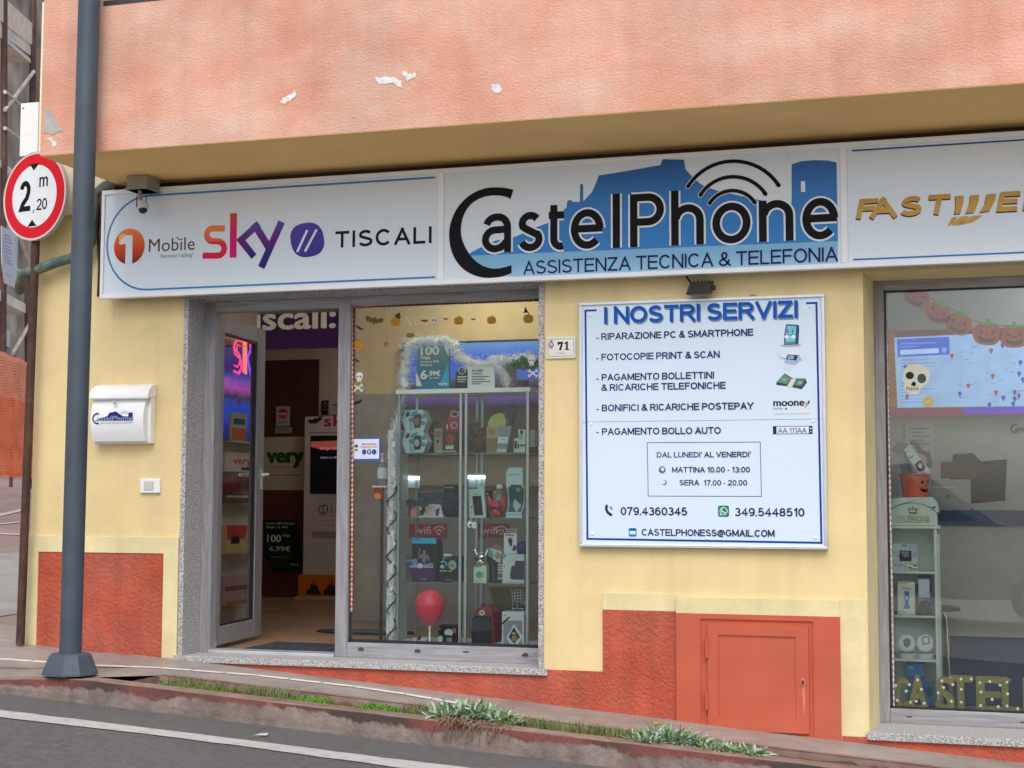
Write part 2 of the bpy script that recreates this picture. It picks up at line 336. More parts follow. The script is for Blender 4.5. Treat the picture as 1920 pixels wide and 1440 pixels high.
M_ALU = mat((.62, .64, .66), .35, metal=.6, var=.06, name='aluminium')
M_WHITE = mat((.80, .80, .79), .4, var=.03, name='white_paint')
M_BLACK = mat((.018, .018, .02), .45, var=.2, name='black_plastic')
M_DARK = mat((.05, .045, .045), .6, var=.2, name='dark_grey')
def granite():
    m = mat((.36, .36, .37), .55, var=.12, vs=6, bump=.15, bs=90, name='granite')
    N = m.node_tree.nodes; L = m.node_tree.links; B = N['Principled BSDF']
    tc = N.new('ShaderNodeTexCoord'); v = N.new('ShaderNodeTexNoise'); v.inputs['Scale'].default_value = 120; v.inputs['Detail'].default_value = 3
    L.new(tc.outputs['Object'], v.inputs['Vector']); cr = N.new('ShaderNodeValToRGB'); e = cr.color_ramp.elements
    e[0].position = .36; e[0].color = (.17, .165, .16, 1); e[1].position = .62; e[1].color = (.58, .57, .55, 1); x = e.new(.5); x.color = (.36, .35, .345, 1)
    L.new(v.outputs['Fac'], cr.inputs[0]); L.new(cr.outputs[0], B.inputs['Base Color']); return m
M_GRAN = granite()

# ------------------------------------------------------------------ ground
YK = lambda x: -1.22 + .066*(x+5.2)                 # kerb front edge
YC1 = lambda x: -.745 + .043*(x+4.95)               # back of the planted channel
YC0 = lambda x: YK(x) + .125                        # front of the channel
XC = -4.95
M_ROAD = mat((.14, .136, .135), .5, var=.2, vs=22, bump=.7, bs=130, fine=.45, col2=(.14, .13, .125), c2amt=.6, c2scale=.8, name='asphalt')
M_PAVE = mat((.36, .31, .285), .55, var=.12, vs=9, bump=.3, bs=60, fine=.2, col2=(.22, .18, .16), c2amt=.7, c2scale=2, name='paving')
M_PLINE = mat((.62, .60, .57), .6, var=.12, vs=14, name='white_road_paint', col2=(.26, .25, .24), c2amt=.7, c2scale=14, fine=.25)
M_SOIL = mat((.075, .05, .035), .95, var=.3, vs=16, bump=.8, bs=50, col2=(.10, .09, .035), c2amt=.8, c2scale=5, name='soil')

M_TILE_W = mat((.78, .76, .73), .5, var=.1, vs=12, name='white_paving_strip')
def strip(mb, xs, f0, f1, m):
    vs = []
    for x in xs: vs += [(x,)+f0(x), (x,)+f1(x)]
    return mb.add(vs, [(2*i, 2*i+2, 2*i+3, 2*i+1) for i in range(len(xs)-1)], m)
def lin(a, b, n): return [a+(b-a)*i/n for i in range(n+1)]
def drop(x): return .0 if x > -5.25 else min(.075, (-5.25-x)*.115)       # kerb lowered towards the crossing
XS = lin(-14, XC, 40)+lin(XC+.05, 5, 40)
mb = MB()
strip(mb, XS, lambda x: (.6, gz(x)), lambda x: (YC1(x) if x > XC else YC0(x), gz(x)-(drop(x) if x < XC else 0)), M_PAVE)
struct(mb, 'pavement')
mb = MB()
for u0, v0, u1, v1 in ((-40, 1234.5, 0, 1236), (0, 1236, 179, 1248), (179, 1248, 300, 1253), (300, 1253, 482, 1267), (482, 1267, 665, 1288), (665, 1288, 760, 1302), (760, 1302, 862, 1320)):
    a = G(u0, v0); b = G(u1, v1); n = max(1, int((b-a).length/.2))
    for i in range(n):
        p = a.lerp(b, i/n+.01); q = a.lerp(b, (i+1)/n-.01); p.z = gz(p.x)+.004; q.z = gz(q.x)+.004; h = Vector((0, .030, 0))
        mb.add([p-h, q-h, q+h, p+h], [(0, 1, 2, 3)], M_TILE_W)
struct(mb, 'pavement_line')
mb = MB()
mb.add([(-60, -1.9-15, gz(-60)-.14), (30, -40, gz(30)-.14), (30, 0, gz(30)-.14), (-60, 0, gz(-60)-.14)], [(0, 1, 2, 3)], M_ROAD)
for p in mb.v[:2]: p.y = -6.2
struct(mb, 'road')
mb = MB(); mb.add([(-60, -60, gz(-60)-.13), (30, -60, gz(30)-.13), (30, -6.2, gz(30)-.13), (-60, -6.2, gz(-60)-.13)], [(0, 1, 2, 3)], mat((.50, .47, .43), .7, var=.1, vs=2, name='pale_bounce_surface'))  # unseen pale ground, added to bounce light up onto the soffit
struct(mb, 'bounce_ground')
mb = MB()
xs = lin(-14, 5, 60); random.seed(3)
def rlp(pts):
    q = [G(u, v, -.135) for u, v in pts]; q = [q[0]+(q[0]-q[1])*3]+q+[q[-1]+(q[-1]-q[-2])*14]
    def f(x):
        for a, b in zip(q, q[1:]):
            if a.x <= x <= b.x: return (a.y+(b.y-a.y)*(x-a.x)/(b.x-a.x)+random.uniform(-.008, .008), gz(x)-.135)
        e = q[0] if x < q[0].x else q[-1]; return (e.y, gz(x)-.135)
    return f
strip(mb, lin(-9, 1.5, 80), rlp([(0, 1331), (240, 1360), (480, 1390), (694, 1417), (810, 1431)]), rlp([(0, 1344), (240, 1372), (480, 1402), (690, 1431), (800, 1446)]), M_PLINE)
struct(mb, 'road_line')

# kerb with planted channel: concrete body, stained red paint along its lip
def kerb_mat():
    m = mat((.24, .18, .155), .7, fine=.25, streak=.3, var=.25, vs=10, bump=.9, bs=30, name='stained_concrete')
    N = m.node_tree.nodes; L = m.node_tree.links; B = N['Principled BSDF']; vm = B.inputs['Base Color'].links[0].from_socket
    at = N.new('ShaderNodeAttribute'); at.attribute_name = 'wet'
    tc = N.new('ShaderNodeTexCoord'); mp = N.new('ShaderNodeMapping'); mp.inputs['Scale'].default_value = (1, 1, .6)
    nz = N.new('ShaderNodeTexNoise'); nz.inputs['Scale'].default_value = 3.2; nz.inputs['Detail'].default_value = 8; nz.inputs['Roughness'].default_value = .7
    L.new(tc.outputs['Object'], mp.inputs[0]); L.new(mp.outputs[0], nz.inputs[0])
    ma = N.new('ShaderNodeMath'); ma.operation = 'ADD'; L.new(at.outputs['Fac'], ma.inputs[0]); L.new(nz.outputs['Fac'], ma.inputs[1])
    mr = N.new('ShaderNodeMapRange'); mr.inputs[1].default_value = .90; mr.inputs[2].default_value = .97; L.new(ma.outputs[0], mr.inputs[0])
    n2 = N.new('ShaderNodeTexNoise'); n2.inputs['Scale'].default_value = 1.1; L.new(tc.outputs['Object'], n2.inputs[0])
    cr = N.new('ShaderNodeValToRGB'); e = cr.color_ramp.elements; e[0].position = .46; e[0].color = (.055, .034, .028, 1); e[1].position = .56; e[1].color = (.17, .05, .038, 1)
    L.new(n2.outputs['Fac'], cr.inputs[0]); mx = N.new('ShaderNodeMix'); mx.data_type = 'RGBA'
    L.new(mr.outputs[0], mx.inputs[0]); L.new(vm, mx.inputs[6]); L.new(cr.outputs[0], mx.inputs[7]); L.new(mx.outputs[2], B.inputs['Base Color'])
    return m
M_KERB = kerb_mat()
M_KTOP = mat((.26, .145, .115), .6, var=.25, fine=.2, vs=8, bump=.3, bs=40, col2=(.30, .24, .2), c2amt=.9, c2scale=2.5, name='kerb_top')
mb = MB(); rows = []
kx = lin(-14, XC, 45)+lin(XC+.04, 5, 110)
prof = lambda x: [(YC0(x), gz(x)-drop(x)+.001, 0), (YK(x)+.006, gz(x)-drop(x)+.001, 0), (YK(x), gz(x)-drop(x)-.006, .62), (YK(x)-.006, gz(x)-drop(x)*.7-.05, .42), (YK(x)-.012, gz(x)-.10, .2), (YK(x)-.015, gz(x)-.15, .1)]
wet = []; random.seed(5)
for x in kx:
    j = random.uniform(-.004, .004)
    for y, z, wv in prof(x): mb.v.append(Vector((x, y+j, z))); wet.append(wv)
mb.mats = [M_KTOP, M_KERB]
for i in range(len(kx)-1):
    if abs(kx[i]+2.62) < .022: continue
    for k in range(5): mb.f.append((6*i+k, 6*i+6+k, 6*i+7+k, 6*i+1+k)); mb.mi.append(0 if k < 1 else 1)
o = struct(mb, 'kerb', smooth=False)
at = o.data.attributes.new('wet', 'FLOAT', 'POINT')
at.data.foreach_set('value', wet)
mb = MB()
strip(mb, lin(XC, 5, 50), lambda x: (YC0(x), gz(x)-.14), lambda x: (YC0(x), gz(x)), M_KTOP)
strip(mb, lin(XC, 5, 50), lambda x: (YC1(x), gz(x)), lambda x: (YC1(x), gz(x)-.14), M_KTOP)
mb.add([(XC, YC0(XC), gz(XC)), (XC, YC1(XC), gz(XC)), (XC, YC1(XC), gz(XC)-.1), (XC, YC0(XC), gz(XC)-.1)], [(0, 1, 2, 3)], M_KTOP)
strip(mb, lin(XC, 5, 50), lambda x: (YC1(x)+.06, gz(x)+.004), lambda x: (YC1(x), gz(x)+.004), M_KTOP)
struct(mb, 'kerb_channel')
mb = MB(); random.seed(11)
xs = lin(XC, 5, 160)
sz = {}
for i, x in enumerate(xs):
    for k in range(6): sz[i, k] = gz(x)-.034+random.uniform(-.014, .016)
mb.v = [Vector((x, YC0(x)+(YC1(x)-YC0(x))*k/5, sz[i, k])) for i, x in enumerate(xs) for k in range(6)]
mb.mats = [M_SOIL]; mb.f = [(6*i+k, 6*i+6+k, 6*i+7+k, 6*i+k+1) for i in range(len(xs)-1) for k in range(5)]; mb.mi = [0]*len(mb.f)
struct(mb, 'soil')

# ------------------------------------------------------------------ the building
F0 = FY(0)
XL = -6.43
b0 = thing('shop_building', 'yellow plastered building with pink balcony above and orange red plinth below', 'building', (-1.5, 0, gz(-1.5)))
DX0, DX1, DZ0, DZ1 = -5.242, -2.657, -1.046, 1.393       # outer sides of the granite surround
WX0, WZ0, WZ1 = -.662, -1.345, 1.385                      # right window opening
ZS = 2.205                                                # soffit height
def bx(mb, x0, x1, z0, z1, m, y0=0.0, y1=.3): return mb.box(x0, x1, y0, y1, z0, z1, m)
mb = MB()
bx(mb, XL, DX0, -1.9, 3.6, M_YEL); bx(mb, DX0, DX1, 1.43, 3.6, M_YEL); bx(mb, DX1, WX0, -1.9, 3.6, M_YEL)
bx(mb, WX0, 4.5, WZ1, 3.6, M_YEL); bx(mb, WX0, 4.5, -2.2, WZ0-.045, M_YEL); bx(mb, DX0, DX1, -1.9, -1.09, M_YEL); bx(mb, 3.2, 4.5, WZ0-.045, WZ1, M_YEL)
mb.add([(WX0, 0, WZ0), (WX0, 0, WZ1), (WX0+.035, .4, WZ1), (WX0+.035, .4, WZ0)], [(0, 1, 2, 3)], M_YEL2)
mb.box(WX0, 3.2, .3, .42, WZ1, 1.7, M_YEL)
mb.box(XL, XL+.15, .3, 3.0, -1.9, 3.6, M_YEL); mb.box(-8.25, XL+.15, 3.0, 3.15, -1.9, 3.6, M_YEL); mb.box(-8.25, -8.1, 3.15, 6.6, -1.9, 3.6, M_YEL)
mb.build('wall', b0)
mb = MB()
a = F0.px(62, 400)[0]
mb.box(XL-.012, -5.88, -.02, 0, F0.px(110, 405)[1], ZS, M_CREAM)
mb.box(XL-.012, -5.7, -.016, 0, ZS+.001, 3.6, M_CREAM)
mb.build('cream_band', b0)
# plinth left of the door
def X(u, v, Y=0): return P(u, v, Y).x
def Z(u, v, Y=0): return P(u, v, Y).z
zb, zr = Z(200, 1006), Z(200, 1036)
xr0, xr1 = X(73, 1100), X(308, 1100)
mb = MB()
mb.box(XL-.014, DX0-.004, -.018, 0, zr, zb, M_YEL2); mb.box(XL-.014, xr0, -.018, 0, -1.9, zr, M_YEL2); mb.box(xr1, DX0-.004, -.018, 0, -1.9, zr, M_YEL2)
zA, zAr = Z(1131, 1111), Z(1131, 1142.5); xA0, xA1 = X(1131, 1125), X(1269, 1125); xB1 = X(1575, 1135)
zB, zBr = Z(1269, 1119), Z(1269, 1148.5)
mb.build('pale_plinth_band', b0); mb = MB(); mb.box(xA0, xA1, -.014, 0, zAr, zA, M_YEL2); mb.box(xA1, xB1, -.03, 0, zBr, zB, M_YEL2); mb.box(xB1, WX0-.012, -.006, 0, -1.9, Z(1600, 1124), M_YEL2)
mb.build('pale_plinth_band', b0)
mb = MB(); mb.box(xr0, xr1, -.012, 0, -1.9, zr, M_RED); mb.build('red_plinth_panel', b0)
mb = MB()
mb.box(xA0, xA1, -.014, 0, -1.9, zAr, M_RED)
mb.box(DX0-.02, xA0, -.014, 0, -1.9, Z(1100, 1258), M_RED)
mb.build('red_plinth_panel', b0)
mb = MB(); mb.box(xB1+.005, 4.5, -.012, 0, -2.2, Z(1610, 1381), M_RED); mb.build('red_plinth_panel', b0)
# meter hatch
FH = FY(-.03)
hx0, hz1 = FH.px(1313, 1160); hx1, hz0 = FH.px(1527, 1381)
mb = MB(); zz = zBr
mb.box(xA1, hx0, -.03, 0, -1.9, zz, M_ORA); mb.box(hx1, xB1, -.03, 0, -1.9, zz, M_ORA); mb.box(hx0, hx1, -.03, 0, hz1, zz, M_ORA); mb.box(hx0, hx1, -.03, 0, -1.9, hz0, M_ORA)
mb.box(hx0, hx1, -.018, 0, hz0, hz1, M_ORA)
mb.build('meter_recess', b0)
dx0, dz1 = FH.px(1327, 1169); dx1, dz0 = FH.px(1518, 1376)
ix0, iz1 = FH.px(1347, 1190); ix1, iz0 = FH.px(1494, 1350)
mb = MB(); D0, D1 = -.04, -.018
mb.box(dx0, ix0, D0, D1, dz0, dz1, M_ORA); mb.box(ix1, dx1, D0, D1, dz0, dz1, M_ORA); mb.box(ix0, ix1, D0, D1, iz1, dz1, M_ORA); mb.box(ix0, ix1, D0, D1, dz0, iz0, M_ORA)
mb.box(ix0, ix1, -.031, D1, iz0, iz1, M_ORA)
hatch = mb.build('hatch_door', b0); hatch['label'] = 'orange painted metal meter hatch door'
for v0, v1 in ((1198, 1233), (1297, 1330)):
    mb = MB(); mb.tube([P(1324.5, v0, -.045), P(1325.5, v1, -.045)], .011, M_ORA, 10); mb.build('hinge', hatch, smooth=True)
mb = MB(); FHl = FY(-.041); mb.ell(FHl, (1505.5, 1279), 4.5, 8, pr(225, 130, 105), .0, t=.002); mb.ell(FHl, (1505.5, 1279), 2.4, 4, M_DARK, .002, t=.012); mb.build('lock', hatch); mb = MB(); mb.poly(FHl, [(1504, 1289), (1508, 1289), (1510, 1310), (1508, 1338), (1506, 1338), (1505, 1312)], pr(222, 130, 105), .0006); mb.build('paint_streak', hatch)
# balcony
zp = Z(300, 1, -1)
mb = MB()
bx0 = X(75, 290, -1); xe = X(192, 0, -1)
mb.box(bx0, 4.5, -1.0, -.004, ZS+.004, zp, M_PINK)
mb.box(bx0, xe, -1.0, -.1, zp, zp+.5, M_PINK)
mb.build('balcony_parapet', b0)
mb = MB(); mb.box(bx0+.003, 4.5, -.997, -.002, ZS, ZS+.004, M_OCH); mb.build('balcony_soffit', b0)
mb = MB(); mb.box(xe, 4.5, -.99, -.85, zp, zp+.04, M_DARK)
mb.build('parapet_coping', b0)
M_BARE = mat((.68, .66, .64), .9, var=.12, vs=20, bump=.5, bs=40, name='bare_white_plaster')
M_BAREG = mat((.42, .39, .36), .9, var=.12, vs=20, bump=.5, bs=40, name='bare_grey_plaster')
FB = FY(-1.0); kb = crop(200, 0, 2.4); kc = crop(0, 0, 4.8); random.seed(4)
def rough_poly(pts):
    out = []
    for i, p in enumerate(pts):
        q = pts[(i+1) % len(pts)]
        for k in range(4):
            t = k/4; out.append((p[0]+(q[0]-p[0])*t+random.uniform(-1.8, 1.8), p[1]+(q[1]-p[1])*t+random.uniform(-1.8, 1.8)))
    return out
for pts, m in ((kb((1208, 350), (1240, 348), (1290, 345), (1325, 365), (1328, 397), (1305, 385), (1290, 372), (1250, 382), (1218, 372)), M_BARE),
               (kb((1328, 318), (1345, 318), (1362, 335), (1392, 328), (1390, 352), (1355, 362), (1335, 340)), M_BARE),
               (kb((785, 462), (800, 438), (850, 408), (855, 425), (830, 450), (800, 468)), M_BARE),
               (kb((1732, 385), (1755, 378), (1778, 388), (1778, 412), (1755, 422), (1733, 412)), M_BARE),
               (kb((1106, 520), (1114, 518), (1117, 530), (1108, 532)), M_BAREG),
               (kc((405, 975), (430, 965), (465, 1010), (500, 1075), (560, 1180), (470, 1205), (395, 1185), (405, 1090)), M_BAREG),
               (kc((425, 1240), (465, 1238), (520, 1300), (490, 1325), (450, 1270)), M_BARE)):
    mb = MB(); mb.poly(FB, rough_poly(pts), m, .002, t=.001); mb.build('bare_plaster_patch', b0)
# dark strip painting in the shade of the recess above the sign
mb = MB(); mb.box(-5.8, 4.5, -.03, 0, 2.12, ZS-.001, mat((.06, .035, .025), .8, name='shade_strip')); mb.build('recess_shade', b0)
# granite surround of the entrance
mb = MB()
mb.box(DX0, DX0+.035, -.012, .31, DZ0, 1.43, M_GRAN); mb.box(DX1-.035, DX1, -.012, .31, DZ0, 1.43, M_GRAN)
mb.box(DX0, DX1, -.010, .31, DZ1, 1.435, M_GRAN)
mb.build('granite_surround', b0, bevel=.003)
mb = MB(); mb.box(DX0-.02, DX1+.03, -.035, .45, DZ0-.042, DZ0, M_GRAN); mb.build('granite_threshold', b0, bevel=.004)
mb = MB(); mb.box(WX0-.015, 3.2, -.035, .45, WZ0-.045, WZ0, M_GRAN); mb.build('granite_sill', b0, bevel=.004)

# interior shell
YB = 6.2
M_TILE = mat((.30, .185, .105), .35, var=.12, vs=3, bump=.05, bs=8, name='floor_tile')
N = M_TILE.node_tree.nodes; L = M_TILE.node_tree.links; Bn = N['Principled BSDF']
tcx = N.new('ShaderNodeTexCoord'); br = N.new('ShaderNodeTexBrick'); br.offset = 0; br.inputs['Scale'].default_value = 1; br.inputs['Mortar Size'].default_value = .006
br.inputs['Brick Width'].default_value = .33; br.inputs['Row Height'].default_value = .33
br.inputs['Color1'].default_value = (.38, .23, .13, 1); br.inputs['Color2'].default_value = (.31, .19, .11, 1); br.inputs['Mortar'].default_value = (.14, .10, .07, 1)
mpx = N.new('ShaderNodeMapping'); mpx.inputs['Rotation'].default_value = (0, 0, .78); L.new(tcx.outputs['Object'], mpx.inputs[0]); L.new(mpx.outputs[0], br.inputs[0]); L.new(br.outputs[0], Bn.inputs['Base Color'])
M_IN = mat((.66, .56, .44), .8, var=.05, name='interior_paint')
M_INO = mat((.85, .62, .28), .8, var=.05, name='ochre_reflection_tone')
M_ING = mat((.52, .54, .55), .7, var=.04, name='grey_interior_paint')
XP = -1.75
mb = MB(); mb.box(-6.2, XP, .45, 2.97, DZ0-.1, DZ0-.001, M_TILE); mb.box(-8.1, XP, 2.97, YB, DZ0-.1, DZ0-.001, M_TILE); mb.build('tiled_floor', b0)
mb = MB(); mb.box(XP+.06, 4.5, .42, 3.4, WZ0-.1, WZ0-.02, mat((.22, .24, .28), .4, var=.15, name='grey_floor')); mb.build('shop_floor', b0)
mb = MB(); mb.box(-6.2, 4.5, .3, 2.97, 2.10, 2.16, M_IN); mb.box(-8.1, 4.5, 2.97, YB, 2.10, 2.16, M_IN); mb.build('ceiling', b0)
mb = MB(); mb.box(-8.1, XP, YB, YB+.15, -1.2, 2.2, M_IN); mb.build('interior_wall', b0)
mb = MB(); mb.box(-8.1, -6.2, 2.95, 2.99, -1.2, 2.2, M_IN); mb.box(-6.25, -6.2, .3, 2.95, -1.2, 2.2, M_IN); mb.build('interior_wall', b0)
mb = MB(); mb.box(-5.36, XP, 3.2, 3.3, -1.2, 2.2, M_INO); mb.box(-5.36, XP, 3.19, 3.2, -1.2, .95, mat((.42, .37, .31), .7, name='taupe_below_reflection')); mb.build('partition_wall', b0)  # ochre imitates the sunlit facade's reflection; taupe starts at its lower edge
mb = MB(); mb.box(XP, XP+.06, .3, 3.4, -1.5, 2.2, M_ING); mb.box(XP, 4.5, 3.3, 3.4, -1.5, 2.2, M_ING); mb.build('partition_wall', b0)
mb = MB(); mb.box(XL, 4.5, .3, 6.6, 3.55, 3.6, M_YEL); mb.box(-8.25, XL, 3.0, 6.6, 3.55, 3.6, M_YEL); mb.box(4.45, 4.5, .3, 6.6, -2, 3.6, M_YEL); mb.box(-8.25, 4.5, 6.5, 6.6, -2, 3.6, M_YEL); mb.build('rear_shell', b0)

# entrance frame (kept as parts of the building)
YF = .22; FF = FY(YF)
fx0, fx1 = DX0+.035, DX1-.035
mA = X(631, 900, YF); mB = X(654, 900, YF)
gx1 = X(1020, 900, YF)
zt = Z(700, 571, YF); zbR = Z(655, 1204.5, YF)
mb = MB()
mb.box(fx0, fx0+.085, YF, YF+.09, DZ0, DZ1, M_FRAME)                      # left stile
mb.box(mA, mB, YF, YF+.09, DZ0, DZ1, M_FRAME)                              # mullion
mb.box(fx0+.085, mA, YF+.001, YF+.09, Z(560, 580, YF), DZ1, M_FRAMEH)     # head over the door
mb.box(mB, fx1, YF+.001, YF+.09, zt, DZ1, M_FRAMEH)
mb.box(mB, fx1, YF+.001, YF+.09, DZ0, zbR, M_FRAMEH)
mb.box(fx1-.03, fx1, YF, YF+.09, zbR, zt, M_FRAME)
wf = mb.build('window_frame', b0, bevel=.004)
mb = MB(); mb.box(mB, fx1-.03, YF+.045, YF+.051, zbR, zt, GLASS); mb.build('pane', wf)
mb = MB()
for p0, p1 in (((mB, zbR), (fx1-.03, zbR+.02)), ((mB, zt-.014), (fx1-.03, zt)), ((mB, zbR), (mB+.012, zt))):
    mb.box(p0[0], p1[0], YF+.03, YF+.044, p0[1], p1[1], M_BLACK)
mb.build('gasket', wf)
for u, v in ((677, 1216), (783, 1219.5), (985, 1227)):
    mb = MB(); c = P(u, v, YF); q = []
    for i in range(9):
        t = math.pi*i/8; q.append((c.x+.021*math.cos(t), c.z-.010+.019*math.sin(t)))
    mb.poly(FF, q, M_DARK, .0, True, t=.007); mb.build('drain_cap', wf)
mb = MB(); mb.bpx(FF, (868, 1221), (879, 1223.5), 0, .002, M_BLACK); mb.build('drain_slot', wf)
mb = MB(); mb.box(fx0+.085, mA, YF-.02, YF+.12, DZ0, DZ0+.022, M_ALU); mb.build('metal_threshold', b0, bevel=.003)
# open door leaf, hinged at the left stile and swung inwards
hinge = Vector((-5.155, YF+.115, 0)); free = Vector((-5.155-.12*.98, YF+.115+.99*.98, 0))
ddir = (free-hinge).normalized(); DL = Pl(hinge, ddir, (ddir.y, -ddir.x, 0))
dzb, dzt = DZ0+.028, DZ1-.075; LW = .98
ga0 = .115; ga1 = LW-.16
gt, gb = dzt-.115, dzb+.13
door = thing('glass_door', 'grey framed glazed shop door standing open inwards', 'door', hinge+Vector((0, 0, DZ0)))
mb = MB(); T0, T1 = -.06, 0
mb.bp(DL, 0, ga0, dzb, dzt, T0, T1, M_FRAME); mb.bp(DL, ga1, LW, dzb, dzt, T0, T1, M_FRAME)
mb.bp(DL, ga0, ga1, gt, dzt, T0, T1-.001, M_FRAMEH); mb.bp(DL, ga0, ga1, dzb, gb, T0, T1-.001, M_FRAMEH)
leaf = mb.build('door_leaf', door, bevel=.004)
mb = MB(); mb.bp(DL, ga0, ga1, gb, gt, -.035, -.029, GLASS_CASE); mb.build('pane', leaf)
mb = MB(); mb.bp(DL, ga1-.035, ga1, gb, gt, -.028, -.012, M_BLACK); mb.bp(DL, ga0, ga1, gb, gb+.014, -.028, -.012, M_BLACK); mb.bp(DL, ga0, ga1, gt-.014, gt, -.028, -.012, M_BLACK); mb.build('gasket', leaf)
for sgn in (1, -1):
    l0 = T1 if sgn > 0 else T0; hz = Z(497, 890, 1.3); a = LW-.055
    mb = MB(); mb.bp(DL, a-.018, a+.018, hz-.11, hz+.04, min(l0, l0+sgn*.012), max(l0, l0+sgn*.012), M_ALU)
    mb.tube([DL.w(a, hz, l0), DL.w(a, hz, l0+sgn*.055), DL.w(a-.125, hz-.004, l0+sgn*.06)], .011, M_WHITE, 10)
    mb.build('handle', door, smooth=True)
for z in (dzt-.13, dzt-.42, Z(400, 905, YF), dzb+.24):
    mb = MB(); c = Vector((-5.172, YF+.088, z)); mb.tube([c-Vector((0, 0, .05)), c+Vector((0, 0, .05))], .016, M_ALU, 10); mb.box(c.x-.012, c.x+.02, c.y-.02, c.y+.004, z-.03, z+.03, M_ALU)
    mb.build('hinge', door, smooth=False)
mb = MB(); mb.bp(DL, -.01, .02, dzb-.012, dzb+.03, -.01, .012, M_WHITE); mb.build('hinge_cover', door)
mb = MB(); mb.bp(DL, -.004, .0, dzb+.03, dzt, -.05, -.02, M_DARK); mb.build('rubber_seal', door)

# right shop window
YW = .40; FW = FY(YW)
rw = MB(); wx0 = X(1641.5, 800, YW); wxi = X(1659, 700, YW); wzt = WZ1; wzi = Z(1700, 543, YW); wzb = Z(1674, 1328.5, YW)
rw.box(wx0, wxi, YW, YW+.08, WZ0, WZ1, M_FRAME); rw.box(wxi, 3.2, YW+.001, YW+.08, wzi, WZ1, M_FRAMEH); rw.box(wxi, 3.2, YW+.001, YW+.08, WZ0, wzb, M_FRAMEH); rw.box(3.1, 3.2, YW, YW+.08, wzb, wzi, M_FRAME)
wf2 = rw.build('window_frame', b0, bevel=.004)
mb = MB(); mb.box(wxi, 3.1, YW+.04, YW+.046, wzb, wzi, GLASS_R); mb.build('pane', wf2)
mb = MB(); mb.box(wxi, wxi+.012, YW+.02, YW+.038, wzb, wzi, M_BLACK); mb.box(wxi, 3.1, YW+.02, YW+.038, wzb, wzb+.012, M_BLACK); mb.box(wxi, 3.1, YW+.02, YW+.038, wzi-.01, wzi, M_BLACK); mb.build('gasket', wf2)
for u, v in ((1705, 1343.5), (1918, 1354)):
    mb = MB(); mb.bpx(FW, (u-5, v-1), (u+5, v+1.2), 0, .002, M_BLACK); mb.build('drain_slot', wf2)

# ------------------------------------------------------------------ shop sign (light box)
SY = -.15; FS = FY(SY+.012); FSf = FY(SY)
sx0, sz1 = FSf.px(191, 357.6); _, sz0 = FSf.px(191, 560); sx1 = 3.0
sign = thing('shop_sign', 'long white light box sign with provider logos above the shop entrance', 'shop sign', ((sx0+1)/2, SY+.08, sz0))
M_SW = mat((.67, .74, .80), .3, var=.015, vs=2, name='sign_acrylic')
M_SF = mat((.80, .81, .82), .35, var=.04, vs=4, name='sign_frame')
mb = MB()
fw = .030
mb.box(sx0, sx1, SY, SY+.06, sz1-fw, sz1, M_SF); mb.box(sx0, sx1, SY, SY+.06, sz0, sz0+fw, M_SF); mb.box(sx0, sx0+fw*.8, SY, SY+.06, sz0+fw, sz1-fw, M_SF)
d1 = X(820.5, 420, SY), X(831.5, 420, SY); d2 = X(1576, 380, SY), X(1588.5, 380, SY)
for a, b in (d1, d2): mb.box(a, b, SY+.001, SY+.06, sz0+fw, sz1-fw, M_SF)
mb.box(sx0+.07, sx1, SY+.06, -.002, sz0+.012, sz1-.02, M_DARK)
mb.build('sign_frame', sign, bevel=.003)
mb = MB()
for a, b in ((sx0+fw*.8, d1[0]), (d1[1], d2[0]), (d2[1], sx1)): mb.box(a, b, SY+.012, SY+.02, sz0+fw, sz1-fw, M_SW)
mb.build('sign_panel', sign)
# left panel
k2 = crop(160, 300, 2.743)
mb = MB(); blue = pr(70, 130, 185)
arc = [(816, 333), (640, 344), (277, 367)]
c0 = FS.px(277, 455); top = FS.px(277, 367)[1]; bot = FS.px(277, 543)[1]; rx = c0[0]-FS.px(201, 455)[0]
q = [FS.px(816, 333), (c0[0], top)]+[(c0[0]-rx*math.sin(math.pi*i/16), (top+bot)/2+(top-bot)/2*math.cos(math.pi*i/16)) for i in range(1, 16)]+[(c0[0], bot), FS.px(816, 520)]
q[0] = (q[0][0], top); q[-1] = (q[-1][0], bot)
mb.stroke(FS, q, .013, blue, .001, loc=True); mb.build('blue_outline', sign)
mb = MB(); oz0, oz1 = FS.px(242, 495)[1], FS.px(242, 429)[1]
mb.ell(FS, (242.5, 462), 29, 33.5, grad([(0, (130, 25, 25)), (.45, (215, 75, 35)), (1, (245, 140, 60))], oz0, oz1), .001)
mb.ell(FS, (231, 447), 8, 9, pr(250, 185, 120), .0015)
mb.poly(FS, [(223, 455), (236, 441), (249, 441), (248, 495), (235, 495), (236, 457), (226, 459)], M_SW, .002)
mb.text(FS, 'Mobile', 279, 472.5, 365, 24, pr(95, 60, 60), .001)
mb.stroke(FS, [(331, 445), (337, 450)], 2.2, pr(95, 60, 60), .001)
mb.text(FS, "Everyone's talking!", 301, 484, 363, 7.5, pr(90, 120, 150), .001, shear=.2); mb.build('logo', sign)
mb = MB(); gs = grad([(0, (225, 20, 75)), (.5, (225, 40, 75)), (.52, (235, 95, 70)), (1, (240, 140, 70))], FS.px(400, 487)[1], FS.px(400, 421)[1])
gk = grad([(0, (225, 10, 125)), (.55, (220, 25, 100)), (1, (215, 75, 60))], FS.px(440, 484)[1], FS.px(440, 399)[1])
gy = grad([(0, (35, 40, 120)), (.35, (60, 40, 125)), (.65, (110, 35, 130)), (1, (70, 85, 165))], FS.px(500, 500)[1], FS.px(500, 415)[1])
sp = []
